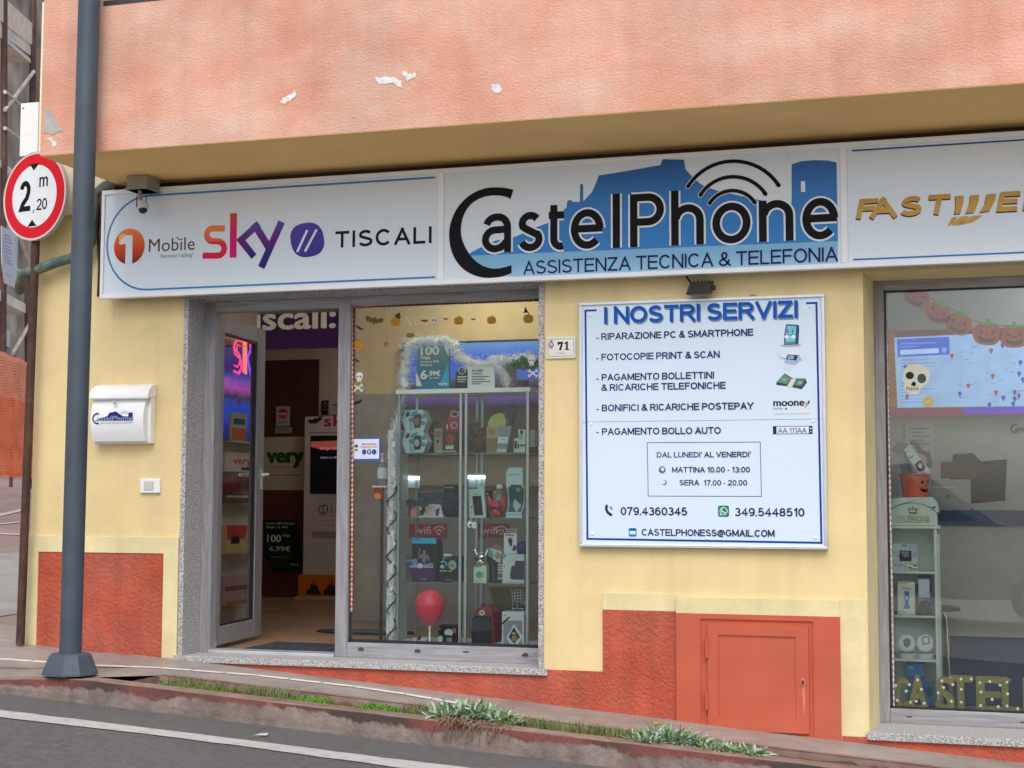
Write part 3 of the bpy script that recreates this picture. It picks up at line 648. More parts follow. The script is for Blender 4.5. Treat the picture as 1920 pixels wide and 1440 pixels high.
for t, cxx, cyy, rxx, ryy, a0, a1 in ((0, 672, 385, 50, 40, 270, 90), (1, 660, 459, 50, 40, 90, -90)):
    for i in range(13):
        a = math.radians(a0+(a1-a0)*i/12 if t else 270-180*i/12)
        sp.append((cxx+rxx*math.cos(a)*(1 if t else 1), cyy+ryy*(math.sin(a) if not t else -math.sin(a))))
sp = [(718, 352), (672, 352)]+[(655-30*math.sin(math.pi*i/8), 385-33*math.cos(math.pi*i/8)) for i in range(9)]+[(680+35*math.sin(math.pi*i/8), 455-37*math.cos(math.pi*i/8)) for i in range(9)]+[(603, 492)]
mb.stroke(FS, k2(*sp), 11.6, gs, .001)
mb.stroke(FS, k2((763, 274), (760, 502)), 14, gk, .0012, rnd=False)
mb.stroke(FS, k2((893, 328), (800, 412), (868, 497)), 13, gy, .0015)
mb.stroke(FS, k2((868, 326), (945, 452)), 14, gy, .0018)
mb.stroke(FS, k2((1010, 318), (905, 553)), 14, gy, .0021)
mb.build('logo', sign)
mb = MB(); vio = grad([(0, (65, 55, 150)), (1, (85, 70, 170))], FS.px(575, 482)[1], FS.px(575, 417)[1])
q = []
for i in range(40):
    t = 2*math.pi*i/40; cx_, sx_ = math.cos(t), math.sin(t)
    x = 86*math.copysign(abs(cx_)**.8, cx_); y = 88*math.copysign(abs(sx_)**.8, sx_); q.append((1138+x*.985-y*.17+4, 411-(y*.985+x*.17)))
mb.poly(FS, k2(*q), vio, .001)
mb.stroke(FS, k2((1142, 360), (1090, 473)), 4.6, M_SW, .0015); mb.stroke(FS, k2((1190, 357), (1130, 471)), 4.6, M_SW, .0015); mb.build('logo', sign)
mb = MB(); mb.stext(FS, 'TISCALI', 628.5, 465, 810.5, 31, pr(15, 20, 40), .001, wt=.172, gap=.15); mb.build('lettering', sign)
# middle panel
k3 = crop(820, 260, 2.4615)
z0m, z1m = FS.px(1200, 470)[1], FS.px(1300, 300)[1]
MB_BL = grad([(0, (60, 135, 205)), (.55, (62, 128, 198)), (1, (52, 100, 165))], z0m, z1m)
mb = MB()
mb.poly(FS, k3((130, 541), (165, 520), (205, 500), (270, 470), (345, 458), (390, 440), (440, 412), (465, 406), (520, 385), (560, 345), (580, 328), (596, 320), (600, 288), (612, 282), (628, 292), (658, 292), (659, 212), (666, 207), (673, 212), (674, 290), (690, 272), (715, 245), (738, 190), (745, 170), (870, 150), (1030, 122), (1040, 95), (1138, 97), (1146, 142), (1190, 190), (1225, 215), (1290, 240), (1420, 268), (1510, 288), (1635, 300), (1635, 118), (1680, 104), (1740, 99), (1800, 101), (1843, 110), (1849, 473)), MB_BL, .001)
mb.rect(FS, k3((1678, 197))[0], k3((1698, 246))[0], M_SW, .002)
mb.poly(FS, k3((130, 541), (1849, 473), (1849, 578), (1500, 592), (1000, 613), (345, 637), (270, 622), (200, 588)), grad([(0, (165, 205, 232)), (1, (135, 185, 220))], FS.px(1200, 512)[1], FS.px(1200, 480)[1]), .001)
mb.build('mountain_silhouette', sign)
INK = mat((.006, .006, .007), .5, var=.1, spec=.12, name='black_vinyl')
mb = MB()
OUT = k3((352, 236), (300, 226), (230, 228), (160, 255), (100, 310), (65, 380), (55, 450), (70, 530), (110, 592), (165, 628), (230, 643), (300, 636), (343, 620))
INN = k3((343, 584), (290, 598), (240, 597), (190, 575), (150, 535), (120, 480), (109, 425), (120, 360), (155, 303), (210, 271), (270, 262), (315, 268), (338, 279))
def smooth(p, n=5):
    out = []
    for i in range(len(p)-1):
        a_, b_, c_, d_ = p[max(i-1, 0)], p[i], p[i+1], p[min(i+2, len(p)-1)]
        for j in range(n):
            t_ = j/n; out.append(tuple(.5*(2*b_[k]+(c_[k]-a_[k])*t_+(2*a_[k]-5*b_[k]+4*c_[k]-d_[k])*t_*t_+(3*b_[k]-a_[k]-3*c_[k]+d_[k])*t_**3) for k in (0, 1)))
    return out+[p[-1]]
mb.poly(FS, smooth(OUT)+smooth(INN), INK, .003)
HW = FS.px(890, 464)[1]; HW = abs(FS.px(1200, 463.2)[1]-FS.px(1200, 364)[1])
M_OUTL = mat((.70, .73, .77), .3, var=.02, name='pale_outline')
base = lambda x: 529+(463-529)*(x-205)/(1850-205)
for ch, xa, xb in (('a', 206, 340), ('s', 372, 480), ('t', 498, 596), ('e', 615, 768), ('l', 808, 837), ('P', 890, 1042), ('h', 1080, 1230), ('o', 1270, 1446), ('n', 1485, 1645), ('e', 1684, 1851)):
    (u0, v0), (u1, _) = k3((xa, base(xa)+(0 if ch not in 'o' else 2)), (xb, 0)); 
    wt_ = .142; mb.stext(FS, ch, u0, v0, u1, 0, M_OUTL, .002, wt=wt_, hw=HW, ww=HW*(wt_+.07)); mb.stext(FS, ch, u0, v0, u1, 0, INK, .003, wt=wt_, hw=HW)
def arc3(p0, p1, p2, n=14):
    (x0, y0), (x1, y1), (x2, y2) = p0, p1, p2; cx = 2*x1-(x0+x2)/2; cy = 2*y1-(y0+y2)/2
    return [((1-t)**2*x0+2*t*(1-t)*cx+t*t*x2, (1-t)**2*y0+2*t*(1-t)*cy+t*t*y2) for t in [i/n for i in range(n+1)]]
def arcc(p0, p1, p2, n=16):
    ax, ay = p0; bx_, by = p1; cx, cy = p2; d = 2*(ax*(by-cy)+bx_*(cy-ay)+cx*(ay-by))
    ux = ((ax*ax+ay*ay)*(by-cy)+(bx_**2+by*by)*(cy-ay)+(cx*cx+cy*cy)*(ay-by))/d
    uy = ((ax*ax+ay*ay)*(cx-bx_)+(bx_**2+by*by)*(ax-cx)+(cx*cx+cy*cy)*(bx_-ax))/d
    r = math.hypot(ax-ux, ay-uy); t0 = math.atan2(ay-uy, ax-ux); t1 = math.atan2(by-uy, bx_-ux); t2 = math.atan2(cy-uy, cx-ux)
    while t1 < t0: t1 += 2*math.pi
    while t2 < t0: t2 += 2*math.pi
    if t1 > t2: t2 -= 2*math.pi
    return [(ux+r*math.cos(t0+(t2-t0)*i/n), uy+r*math.sin(t0+(t2-t0)*i/n)) for i in range(n+1)]
for a in (((1157, 221), (1368, 104), (1576, 216)), ((1214, 261), (1366, 176), (1515, 256)), ((1257, 299), (1362, 240), (1466, 296))):
    q = k3(*arcc(*a)); mb.stroke(FS, q, 9.5, M_OUTL, .0015, rnd=True); mb.stroke(FS, q, 7, INK, .0025, rnd=True)
mb.build('lettering', sign)
mb = MB(); mb.stext(FS, 'ASSISTENZA TECNICA & TELEFONIA', 981.7, 515, 1571.6, 25.3, pr(18, 24, 85), .003, wt=.125, gap=.09); mb.build('lettering', sign)
# right panel
k4 = crop(1560, 240, 4.5); mb = MB(); db = pr(45, 85, 140)
za = FS.px(1600, 282.5)[1]; zb_ = FS.px(1600, 487)[1]; xa = FS.px(1597, 283)[0]
mb.stroke(FS, [(xa, za), (2.9, za)], .010, db, .001, loc=True); mb.stroke(FS, [(xa, zb_), (2.9, zb_)], .010, pr(55, 115, 190), .001, loc=True); mb.build('blue_line', sign)
mb = MB(); GOLD = grad([(0, (205, 165, 85)), (.5, (205, 160, 75)), (1, (190, 145, 65))], FS.px(1700, 412)[1], FS.px(1700, 368)[1], rough=.3); SHD = pr(75, 45, 30); SIL = pr(195, 195, 190)
for ch, xa, xb, yb in (('F', 200, 408, 774), ('A', 322, 562, 768), ('S', 560, 792, 753), ('T', 785, 1020, 740), ('E', 1385, 1605, 714), ('B', 1605, 1830, 702)):
    (u0, v0), (u1, _) = k4((xa, yb), (xb, 0)); sh = .22 if ch not in 'A' else 0
    mb.stext(FS, ch, u0-1.2, v0+.4, u1-1, 37, SIL, .001, wt=.24, shear=sh); mb.stext(FS, ch, u0-.2, v0+1.2, u1, 37, SHD, .0015, wt=.24, shear=sh); mb.stext(FS, ch, u0+.6, v0-1.4, u1+.6, 37, GOLD, .002, wt=.24, shear=sh)
for pts in (((1040, 575), (1112, 571), (1108, 630), (1085, 722), (1032, 727), (1045, 660)), ((1168, 568), (1243, 563), (1236, 620), (1200, 712), (1128, 720), (1160, 640)), ((1305, 560), (1385, 555), (1378, 605), (1330, 700), (1243, 714), (1290, 640))):
    q = k4(*pts); mb.poly(FS, [(x-1.4, y+2) for x, y in q], SHD, .001); mb.poly(FS, q, GOLD, .002)
for pts in (((1012, 755), (1060, 750), (1030, 805), (972, 831)), ((1080, 748), (1160, 742), (1100, 800), (1002, 831)), ((1182, 742), (1275, 736), (1190, 795), (1032, 832))):
    mb.poly(FS, k4(*pts), GOLD, .002)
mb.build('logo', sign)

# ------------------------------------------------------------------ services board
BY = -.035; FBd = FY(BY); kq = crop(1010, 500, 2.667)
bx0_, bz1_ = FBd.px(*kq((203, 181))[0]); bx1_, bz0_ = FBd.px(*kq((1446, 1416))[0])
board = thing('services_board', 'square white metal board listing the shop services and opening hours', 'notice board', ((bx0_+bx1_)/2, -.02, bz0_))
mb = MB(); t = .020
for a in ((bx0_, bx1_, bz1_-t, bz1_), (bx0_, bx1_, bz0_, bz0_+t), (bx0_, bx0_+t, bz0_+t, bz1_-t), (bx1_-t, bx1_, bz0_+t, bz1_-t)): mb.box(a[0], a[1], BY-.012, -.001, a[2], a[3], M_ALU)
mb.build('board_frame', board, bevel=.004)
mb = MB(); zs_ = FBd.px(*kq((240, 777))[0])[1]; M_BD = mat((.62, .725, .83), .35, var=.015, vs=2, name='board_enamel')
mb.box(bx0_+t, bx1_-t, BY, -.001, bz0_+t, zs_-.0012, M_BD); mb.box(bx0_+t, bx1_-t, BY, -.001, zs_+.0012, bz1_-t, M_BD); mb.build('board_panel', board)
NAVY = pr(28, 46, 100); DKB = pr(20, 62, 150)
mb = MB(); mb.stroke(FBd, kq((290, 218), (234, 220), (244, 1361), (1414, 1381), (1389, 181), (1338, 183)), 3.6, DKB, .001); mb.build('blue_border', board)
mb = MB()
def bt(s, xa, ya, xb, hh, m=NAVY, wt=.182, l=.001, **k):
    (u0, v0), (u1, _) = kq((xa, ya), (xb, 0)); mb.stext(FBd, s, u0, v0, u1, hh/2.667, m, l, wt=wt, **k)
H_ = .045; bt('I NOSTRI SERVIZI', 331, 294, 1303, 84, pr(120, 140, 165), .195, .001, gap=.045); bt('I NOSTRI SERVIZI', 326, 286, 1299, 84, pr(18, 88, 178), .195, .002, gap=.045)
mb.build('heading', board)
mb = MB()
for s, xa, ya, xb in (('RIPARAZIONE PC & SMARTPHONE', 313, 367, 1074), ('FOTOCOPIE PRINT & SCAN', 314, 470, 906), ('PAGAMENTO BOLLETTINI', 315, 571, 878), ('& RICARICHE TELEFONICHE', 313, 622, 936), ('BONIFICI & RICARICHE POSTEPAY', 316, 724, 1076), ('PAGAMENTO BOLLO AUTO', 317, 842, 912)):
    bt(s, xa, ya, xb, 34)
for y in (358, 461, 563, 715, 830): mb.stroke(FBd, kq((288, y), (301, y-.5)), 1.8, NAVY, .001)
bt('AA 111AA', 1197, 832, 1340, 25, NAVY, .11, .003)
mb.build('lettering', board)
mb = MB(); mb.stroke(FBd, kq((543, 880), (1108, 877), (1114, 1149), (548, 1147)), 1.3, pr(80, 105, 140), .001, closed=True)
for s, xa, ya, xb, hh in (("DAL LUNEDI' AL VENERDI'", 591, 955, 1062, 27), ('MATTINA 10.00 - 13:00', 667, 1030, 1057, 28), ('SERA', 704, 1094, 803, 28), ('17.00 - 20.00', 825, 1095, 1043, 28), ('079.4360345', 410, 1243, 743, 41), ('349.5448510', 980, 1248, 1330, 42), ('CASTELPHONESS@GMAIL.COM', 515, 1345, 1180, 34)): bt(s, xa, ya, xb, hh)
mb.build('lettering', board)
mb = MB(); GR = pr(60, 62, 75)
c = kq((618, 1016))[0]
for i in range(10):
    a = 2*math.pi*i/10; mb.stroke(FBd, [(c[0]+5*math.cos(a), c[1]+5*math.sin(a)), (c[0]+7*math.cos(a), c[1]+7*math.sin(a))], 2, GR, .001)
mb.ell(FBd, c, 5.3, 5.3, GR, .001); mb.ell(FBd, (c[0]+.6, c[1]-.8), 3.6, 3.6, pr(215, 220, 230), .0015); mb.build('sun_icon', board)
mb = MB(); c = kq((628, 1080))[0]; mb.ell(FBd, c, 5, 5, pr(130, 135, 150), .001); mb.ell(FBd, (c[0]-2, c[1]-1), 4, 4, M_BD, .0015); mb.build('moon_icon', board)
mb = MB(); mb.stroke(FBd, kq((340, 1196), (338, 1212), (346, 1230), (362, 1241)), 5, M_BLACK, .001, rnd=True); mb.stroke(FBd, kq(*arcc((358, 1199), (366, 1206), (368, 1216))), 1.4, M_BLACK, .001); mb.stroke(FBd, kq(*arcc((354, 1204), (360, 1209), (362, 1217))), 1.2, M_BLACK, .001); mb.build('telephone_icon', board)
GRN = pr(20, 130, 85)
mb = MB(); mb.poly(FBd, kq((903, 1195), (946, 1195), (952, 1201), (952, 1245), (946, 1251), (903, 1251), (897, 1245), (897, 1201)), GRN, .001)
c = kq((925, 1222))[0]; mb.ell(FBd, c, 7.4, 7.4, M_BD, .0015); mb.poly(FBd, kq((906, 1244), (908, 1230), (918, 1240)), M_BD, .0015); mb.ell(FBd, c, 5.8, 5.8, GRN, .002); mb.stroke(FBd, kq((916, 1213), (918, 1224), (934, 1232)), 2.2, M_BD, .0025, rnd=True); mb.build('chat_icon', board)
mb = MB(); mb.poly(FBd, kq((454, 1308), (486, 1308), (490, 1313), (490, 1345), (486, 1350), (454, 1350), (450, 1345), (450, 1313)), pr(50, 130, 195), .001); mb.poly(FBd, kq((455, 1322), (485, 1322), (485, 1338), (455, 1338)), M_BD, .0015); mb.stroke(FBd, kq((455, 1312), (485, 1312)), 3, pr(30, 75, 150), .0015); mb.build('mail_icon', board)
km = crop(1420, 590, 5.757)
mb = MB(); mb.ell(FBd, km((362, 332))[0], 20, 3, pr(175, 185, 195), .001); mb.poly(FBd, km((312, 103), (440, 108), (452, 125), (452, 165), (444, 322), (290, 327), (288, 240), (300, 160)), pr(55, 85, 110), .0012); mb.poly(FBd, km((318, 112), (422, 118), (412, 318), (298, 318), (302, 200)), pr(105, 135, 155), .0015); mb.poly(FBd, km((325, 124), (420, 128), (408, 288), (308, 296), (314, 200)), pr(125, 200, 215), .002)
for x in (330, 380): mb.ell(FBd, km((x, 182))[0], 1.8, 1.8, pr(70, 70, 110), .0025); mb.stroke(FBd, km((x-12, 160), (x+12, 158)), 1, pr(50, 90, 120), .0025)
mb.stroke(FBd, km(*arcc((328, 205), (356, 222), (385, 203))), 1.2, pr(70, 80, 120), .0025)
for x in (318, 388): mb.ell(FBd, km((x, 240))[0], 4.4, 3.4, pr(230, 238, 245), .003)
mb.build('smartphone_icon', board)
mb = MB(); PW = pr(215, 225, 238); mb.poly(FBd, km((345, 388), (452, 396), (440, 437), (338, 432)), pr(225, 232, 240), .001); mb.poly(FBd, km((292, 482), (330, 428), (455, 436), (468, 470), (440, 520), (402, 547), (296, 520)), pr(165, 185, 215), .0015); mb.poly(FBd, km((310, 480), (332, 432), (440, 438), (420, 495)), pr(50, 65, 110), .002)
mb.text(FBd, 'co', *km((334, 478))[0], km((392, 0))[0][0], 9, PW, .0025, bold=.03); mb.poly(FBd, km((292, 524), (382, 540), (372, 600), (280, 582)), PW, .002)
mb.poly(FBd, km((206, 412), (270, 403), (262, 470), (198, 480)), PW, .001); mb.ell(FBd, km((252, 462))[0], 4, 4, pr(200, 212, 228), .0015); mb.ell(FBd, km((503, 468))[0], 5, 4.4, PW, .0015); mb.stroke(FBd, km((270, 466), (292, 474)), 1.6, pr(60, 75, 120), .001); mb.stroke(FBd, km((440, 492), (478, 488)), 1.6, pr(60, 75, 120), .001); mb.build('printer_icon', board)
mb = MB(); mb.poly(FBd, km((204, 735), (295, 634), (385, 688), (520, 690), (536, 732), (480, 806), (320, 772), (208, 760)), pr(50, 80, 80), .001); mb.poly(FBd, km((215, 728), (295, 645), (372, 690), (318, 752)), pr(105, 145, 125), .0015); mb.poly(FBd, km((395, 760), (430, 700), (515, 698), (478, 768)), pr(95, 138, 115), .0015); mb.ell(FBd, km((292, 702))[0], 4, 3, pr(140, 175, 155), .002); mb.ell(FBd, km((460, 735))[0], 4, 3, pr(140, 175, 155), .002); mb.poly(FBd, km((372, 690), (422, 694), (372, 788), (318, 776)), pr(215, 218, 200), .0025); mb.build('banknote_icon', board)
mb = MB(); (u0, v0), (u1, _) = km((172, 987), (508, 0)); mb.text(FBd, 'moone', u0, v0, u1, 13.2, INK, .001, bold=.05)
mb.stroke(FBd, km((514, 936), (532, 975)), 2.6, pr(205, 170, 140), .001); mb.stroke(FBd, km((548, 960), (512, 1010)), 2.6, pr(205, 170, 140), .001); mb.stroke(FBd, km((563, 930), (545, 962)), 2.8, INK, .0015)
(u0, v0), (u1, _) = km((172, 1024), (320, 0)); mb.text(FBd, 'SisalPay', u0, v0, u1-8, 3.6, pr(90, 105, 140), .001); mb.ell(FBd, km((310, 1016))[0], 2, 2, pr(90, 105, 140), .001)
mb.stroke(FBd, km((175, 1073), (565, 1068)), 1, pr(185, 170, 160), .001); mb.build('logo', board)
mb = MB(); mb.poly(FBd, km((168, 1203), (595, 1200), (597, 1288), (169, 1291)), NAVY, .001); mb.poly(FBd, km((207, 1209), (556, 1207), (557, 1282), (208, 1285)), pr(225, 230, 240), .002)
mb.ell(FBd, km((576, 1228))[0], 1.8, 1.8, pr(190, 195, 210), .002); mb.rect(FBd, km((570, 1256))[0], km((586, 1270))[0], pr(190, 195, 210), .002); mb.build('number_plate_icon', board)
for p in ((258, 242), (1358, 200), (263, 787), (1372, 772), (270, 1337), (1385, 1355), (842, 1357)):
    mb = MB(); c = P(*kq(p)[0], BY); mb.v = []; mb.tube([c, c+Vector((0, -.004, 0)), c+Vector((0, -.007, 0))], [.011, .010, .004], M_WHITE, 12); mb.build('rivet', board, smooth=True)

# ------------------------------------------------------------------ small things on the facade
FN = FY(-.015); nx0, nz1 = FN.px(*kq((37, 353))[0]); nx1, nz0 = FN.px(*kq((184, 457))[0])
plate = thing('house_number_plate', 'cream house number plate 71 between shop window and services board', 'house number', ((nx0+nx1)/2, -.01, nz0))
mb = MB(); mb.box(nx0, nx1, -.015, 0, nz0, nz1, mat((.74, .72, .66), .35, name='cream_ceramic')); mb.build('plate', plate, bevel=.003)
mb = MB(); mb.stroke(FN, kq((46, 363), (175, 360), (177, 446), (47, 449)), .9, pr(150, 145, 135), .001, closed=True)
mb.poly(FN, kq((94, 378), (96, 394), (100, 394), (103, 387), (112, 386), (101, 418), (112, 418), (122, 382), (122, 376), (100, 376)), INK, .001)
mb.poly(FN, kq((128, 384), (140, 374), (146, 374), (146, 411), (153, 412), (153, 416), (130, 417), (130, 413), (137, 411), (137, 385), (129, 388)), INK, .001)
c = kq((63, 390))[0]; mb.ell(FN, c, 5, 5.5, pr(110, 110, 115), .001); mb.ell(FN, (c[0], c[1]-.5), 3.4, 3.8, pr(200, 196, 186), .0015); mb.rect(FN, kq((58, 369))[0], kq((69, 376))[0], pr(110, 110, 115), .001); mb.stroke(FN, kq((54, 408), (72, 407)), 1.2, pr(120, 120, 120), .001)
mb.text(FN, 'Via Roma', *kq((86, 437))[0], kq((134, 0))[0][0], 3, pr(110, 105, 100), .001); mb.build('lettering', plate)

# mailbox
mx0, mx1 = X(170.5, 780, -.10), X(278.5, 780, -.10); mz0, mz1 = Z(225, 832, -.06), Z(235, 721, -.02)
mail = thing('mailbox', 'white curved metal mailbox with blue logo on the yellow wall', 'mailbox', ((mx0+mx1)/2, -.06, mz0))
def xprof(mb, prof, x0, x1, m):
    n = len(prof); vs = [(x0, y, z) for y, z in prof]+[(x1, y, z) for y, z in prof]
    tri = tessellate_polygon([[Vector((y, z, 0)) for y, z in prof]])
    return mb.add(vs, [tuple(t) for t in tri]+[tuple(n+k for k in t) for t in tri]+[(i, (i+1) % n, n+(i+1) % n, n+i) for i in range(n)], m)
mh = mz1-mz0
mb = MB(); pf = [(-.001, 0), (-.05, 0), (-.055, .02)]+[(-.058-.006*math.sin(math.pi*i/10), .02+mh*.72*i/10) for i in range(1, 11)]+[(-.05, mh*.78), (-.001, mh*.97)]
xprof(mb, [(y, mz0+z) for y, z in pf], mx0+.004, mx1-.004, M_WHITE); mb.build('mailbox_body', mail, bevel=.004)
mb = MB(); pf = [(-.06, .014)]+[(-.065-.055*math.sin(math.pi*(.12+.80*i/14)), .014+mh*.735*i/14) for i in range(15)]+[(-.06, mh*.75)]
xprof(mb, [(y, mz0+z) for y, z in pf], mx0+.012, mx1-.03, M_WHITE); mb.build('mailbox_door', mail, bevel=.003)
mb = MB(); pf = [(-.001, mh*.80), (-.115, mh*.735), (-.120, mh*.76)]+[(-.118*math.cos(math.pi/2*i/8)-.001, mh*.76+mh*.24*math.sin(math.pi/2*i/8)) for i in range(1, 9)]
xprof(mb, [(y, mz0+z) for y, z in pf], mx0-.002, mx1+.002, M_WHITE); mb.build('mailbox_lid', mail, bevel=.003)
FM = FY(-.122); kl = crop(0, 480, 3.428); mb = MB(); mb.ell(FM, kl((739, 945))[0], 3.4, 3.4, M_ALU, 0, t=.004); mb.ell(FM, kl((739, 945))[0], 1.4, 1.4, M_DARK, .004, t=.001); mb.build('lock', mail)
mb = MB(); NB = pr(35, 45, 110); mb.poly(FM, kl((610, 1060), (650, 1040), (690, 1030), (702, 1008), (745, 998), (760, 1010), (790, 1030), (825, 1032), (826, 1007), (852, 1005), (854, 1058)), NB, .0005)
mb.stroke(FM, kl(*arcc((636, 1013), (597, 1043), (636, 1076))), 2.6, NB, .001)
mb.text(FM, 'astelPhone', *kl((622, 1059))[0], kl((852, 0))[0][0], 8.5, pr(150, 165, 205), .001, bold=.02)
for a in (((770, 1010), (800, 996), (830, 1010)), ((780, 1016), (802, 1006), (822, 1015))): mb.stroke(FM, kl(*arcc(*a)), .8, pr(120, 130, 150), .001)
mb.text(FM, 'ASSISTENZA TECNICA & TELEFONIA', *kl((648, 1078))[0], kl((852, 0))[0][0], 2.6, pr(110, 115, 140), .001); mb.build('logo', mail)

# door bell plate
FD = FY(-.022); mb = MB(); mb.bpx(FD, (262, 897.5), (299, 924.5), -.021, 0, M_WHITE)
bell = thing('doorbell_plate', 'small white push button plate on the yellow wall below the mailbox', 'doorbell', (P(280, 924, 0)))
mb.build('cover_plate', bell, bevel=.006); mb = MB(); mb.bpx(FD, (270, 902.5), (288.5, 920), 0, .002, M_ALU); mb.build('button_frame', bell); mb = MB(); mb.bpx(FD, (271.5, 905.5), (286, 917.5), .002, .005, mat((.55, .55, .5), .4)); mb.build('push_button', bell, bevel=.002)

# security camera under the soffit
cp = H(262, 331, ZS); cy_ = cp.y
cc = thing('security_camera', 'small dome camera hanging from a grey box under the soffit', 'security camera', (cp.x, cy_, Z(265, 399, cy_)))
M_CB = mat((.30, .27, .23), .6, var=.15, name='weathered_grey_plastic')
mb = MB(); xa = X(237, 345, cy_-.05); xb = X(268, 345, cy_-.05); zb2 = Z(250, 355, cy_-.05)
mb.box(xa, xb+.03, cy_-.05, cy_+.12, zb2, ZS-.001, M_CB); mb.box(xa-.008, xb+.038, cy_-.058, cy_+.128, zb2, zb2+.014, M_CB); mb.build('junction_box', cc, bevel=.003)
mb = MB(); s0 = P(262, 356, cy_); s1 = P(264, 377, cy_); mb.tube([s0+Vector((0, 0, .02)), s0, s1], [.03, .014, .011], M_CB, 12); mb.tube([P(257, 366, cy_-.02), P(256, 388, cy_-.02)], .004, M_BLACK, 6); mb.tube([P(274, 366, cy_), P(275, 380, cy_)], .003, M_BLACK, 6); mb.build('stem', cc, smooth=True)
mb = MB(); c = P(268, 388, cy_); ax = Vector((.25, -.35, -.9)).normalized(); mb.tube([c-ax*.045, c-ax*.03, c+ax*.01, c+ax*.025], [.02, .036, .040, .034], mat((.6, .59, .56), .4), 20); mb.build('camera_head', cc, smooth=True)
mb = MB(); mb.tube([c+ax*.022, c+ax*.04, c+ax*.05], [.03, .024, .008], M_BLACK, 16); mb.build('lens', cc, smooth=True)

# flood light over the board
fl = thing('floodlight', 'small black flood lamp fixed on the wall above the services board', 'floodlight', P(1312, 552, 0)); kf = crop(820, 260, 2.4615)
FL = FY(-.12); mb = MB(); a0, b1 = FL.px(1287, 528); a1, b0_ = FL.px(1332, 551)
mb.add([(a0, -.14, b0_), (a1, -.14, b0_), (a1+.01, -.10, b1), (a0+.02, -.10, b1), (a0, -.05, b0_+.01), (a1, -.05, b0_+.01), (a1+.01, -.05, b1), (a0+.02, -.05, b1)], [(0, 1, 2, 3), (4, 5, 6, 7), (0, 1, 5, 4), (3, 2, 6, 7), (0, 3, 7, 4), (1, 2, 6, 5)], M_BLACK)
mb.build('lamp_housing', fl, bevel=.004); mb = MB()
for i in range(6): mb.box(a0+.012+i*.023, a0+.018+i*.023, -.075, -.05, b1-.01, b1+.012, M_BLACK)
mb.box((a0+a1)/2-.03, (a0+a1)/2+.03, -.05, 0, b0_+.02, b0_+.05, M_BLACK); mb.tube([P(1326, 540, -.09), P(1341, 539, -.07)], .016, M_BLACK, 10); mb.build('bracket', fl)
mb = MB(); mb.box(a0+.012, a1-.012, -.128, -.06, b0_-.003, b0_, mat((.35, .36, .36), .25)); mb.build('lamp_glass', fl)
mb = MB(); mb.tube([P(1283, 512, -.06), P(1290, 523, -.07), P(1297, 532, -.08)], .007, M_BLACK, 8); mb.build('cable', fl)
tag(MB().tube([P(1405, 556, -.015), P(1411, 553, -.02), P(1418, 555, -.015)], .006, M_CB, 8).build('cable_clip', smooth=True), 'tiny rusty clip on the yellow wall at the top edge of the services board', 'clip')

# drain pipe
M_GP = mat((.055, .13, .115), .7, var=.25, vs=14, bump=.3, bs=40, col2=(.22, .17, .13), c2amt=.9, c2scale=7, name='weathered_green_paint')
mb = MB(); q = [P(36, 545, .12), P(40, 522, .0), P(46, 513, -.09), P(64, 508, -.10), P(100, 494, -.09), P(130, 485, -.08), P(160, 474, -.08), P(170, 455, -.08), P(174, 400, -.08), P(180, 362, -.08), P(196, 350, -.08), P(235, 334, -.06)]
mb.tube(q, .036, M_GP, 14)
tag(mb.build('drain_pipe', smooth=True), 'weathered green drain pipe running round the building corner', 'pipe')
mb = MB(); random.seed(9); mb.tube([P(184, 350, -.02), P(187, 395, -.015), P(183, 440, -.015), P(186, 500, -.015), P(184, 556, -.015)], .009, M_BLACK, 8)
mb.tube([P(180, 380, -.03), P(190, 425, -.03), P(186, 470, -.02)], .006, M_DARK, 8)
tag(mb.build('wall_cable', smooth=True), 'dark cable hanging down the wall left of the shop sign', 'cable')

# lamp post
pc = G(131, 1264); pc = Vector((pc.x, pc.y, gz(pc.x)))
M_POST = mat((.06, .082, .105), .45, var=.12, vs=5, bump=.15, bs=60, col2=(.045, .056, .068), c2amt=.7, c2scale=3, name='blue_grey_post_paint')
post = thing('lamp_post', 'blue grey painted steel lamp post standing at the kerb', 'lamp post', pc)
lean = Vector((.004, 0, 1))
mb = MB(); mb.tube([pc+lean*.02, pc+lean*6.5], .067, M_POST, 28); mb.build('pole', post, smooth=True)
mb = MB(); mb.lathe(pc, [(.168, 0), (.166, .012), (.125, .115), (.112, .128), (.072, .130)], M_POST, 10); mb.build('base_collar', post)

# height limit sign
M_RUST = mat((.050, .026, .021), .75, var=.3, vs=14, bump=.35, bs=60, col2=(.13, .055, .03), c2amt=.6, c2scale=6, name='rusty_pole')
sp0 = G(38, 1203); sp0.z = gz(sp0.x)-.02; spt = P(67.5, 440, sp0.y); dsp = (spt-sp0).normalized()
rs = thing('road_sign', 'round red rimmed height limit sign 2,20 m on a rusty leaning pole', 'road sign', sp0)
mb = MB(); mb.tube([sp0, spt+dsp*.28], .030, M_RUST, 16); mb.build('pole', rs, smooth=True)
sn = Vector((-math.sin(math.radians(13.5)), -math.cos(math.radians(13.5)), 0)); scn = P(64.5, 367.5, sp0.y-.055)
SP = Pl(scn, (-sn.y, sn.x, 0), sn); M_RIM = mat((.52, .52, .51), .4, metal=.3, var=.1, name='sign_back_metal')
R0 = .317; mb = MB(); mb.ell(SP, (0, 0), R0, R0, M_RIM, -.03, 56, True, t=.03); mb.build('disc', rs, bevel=.003)
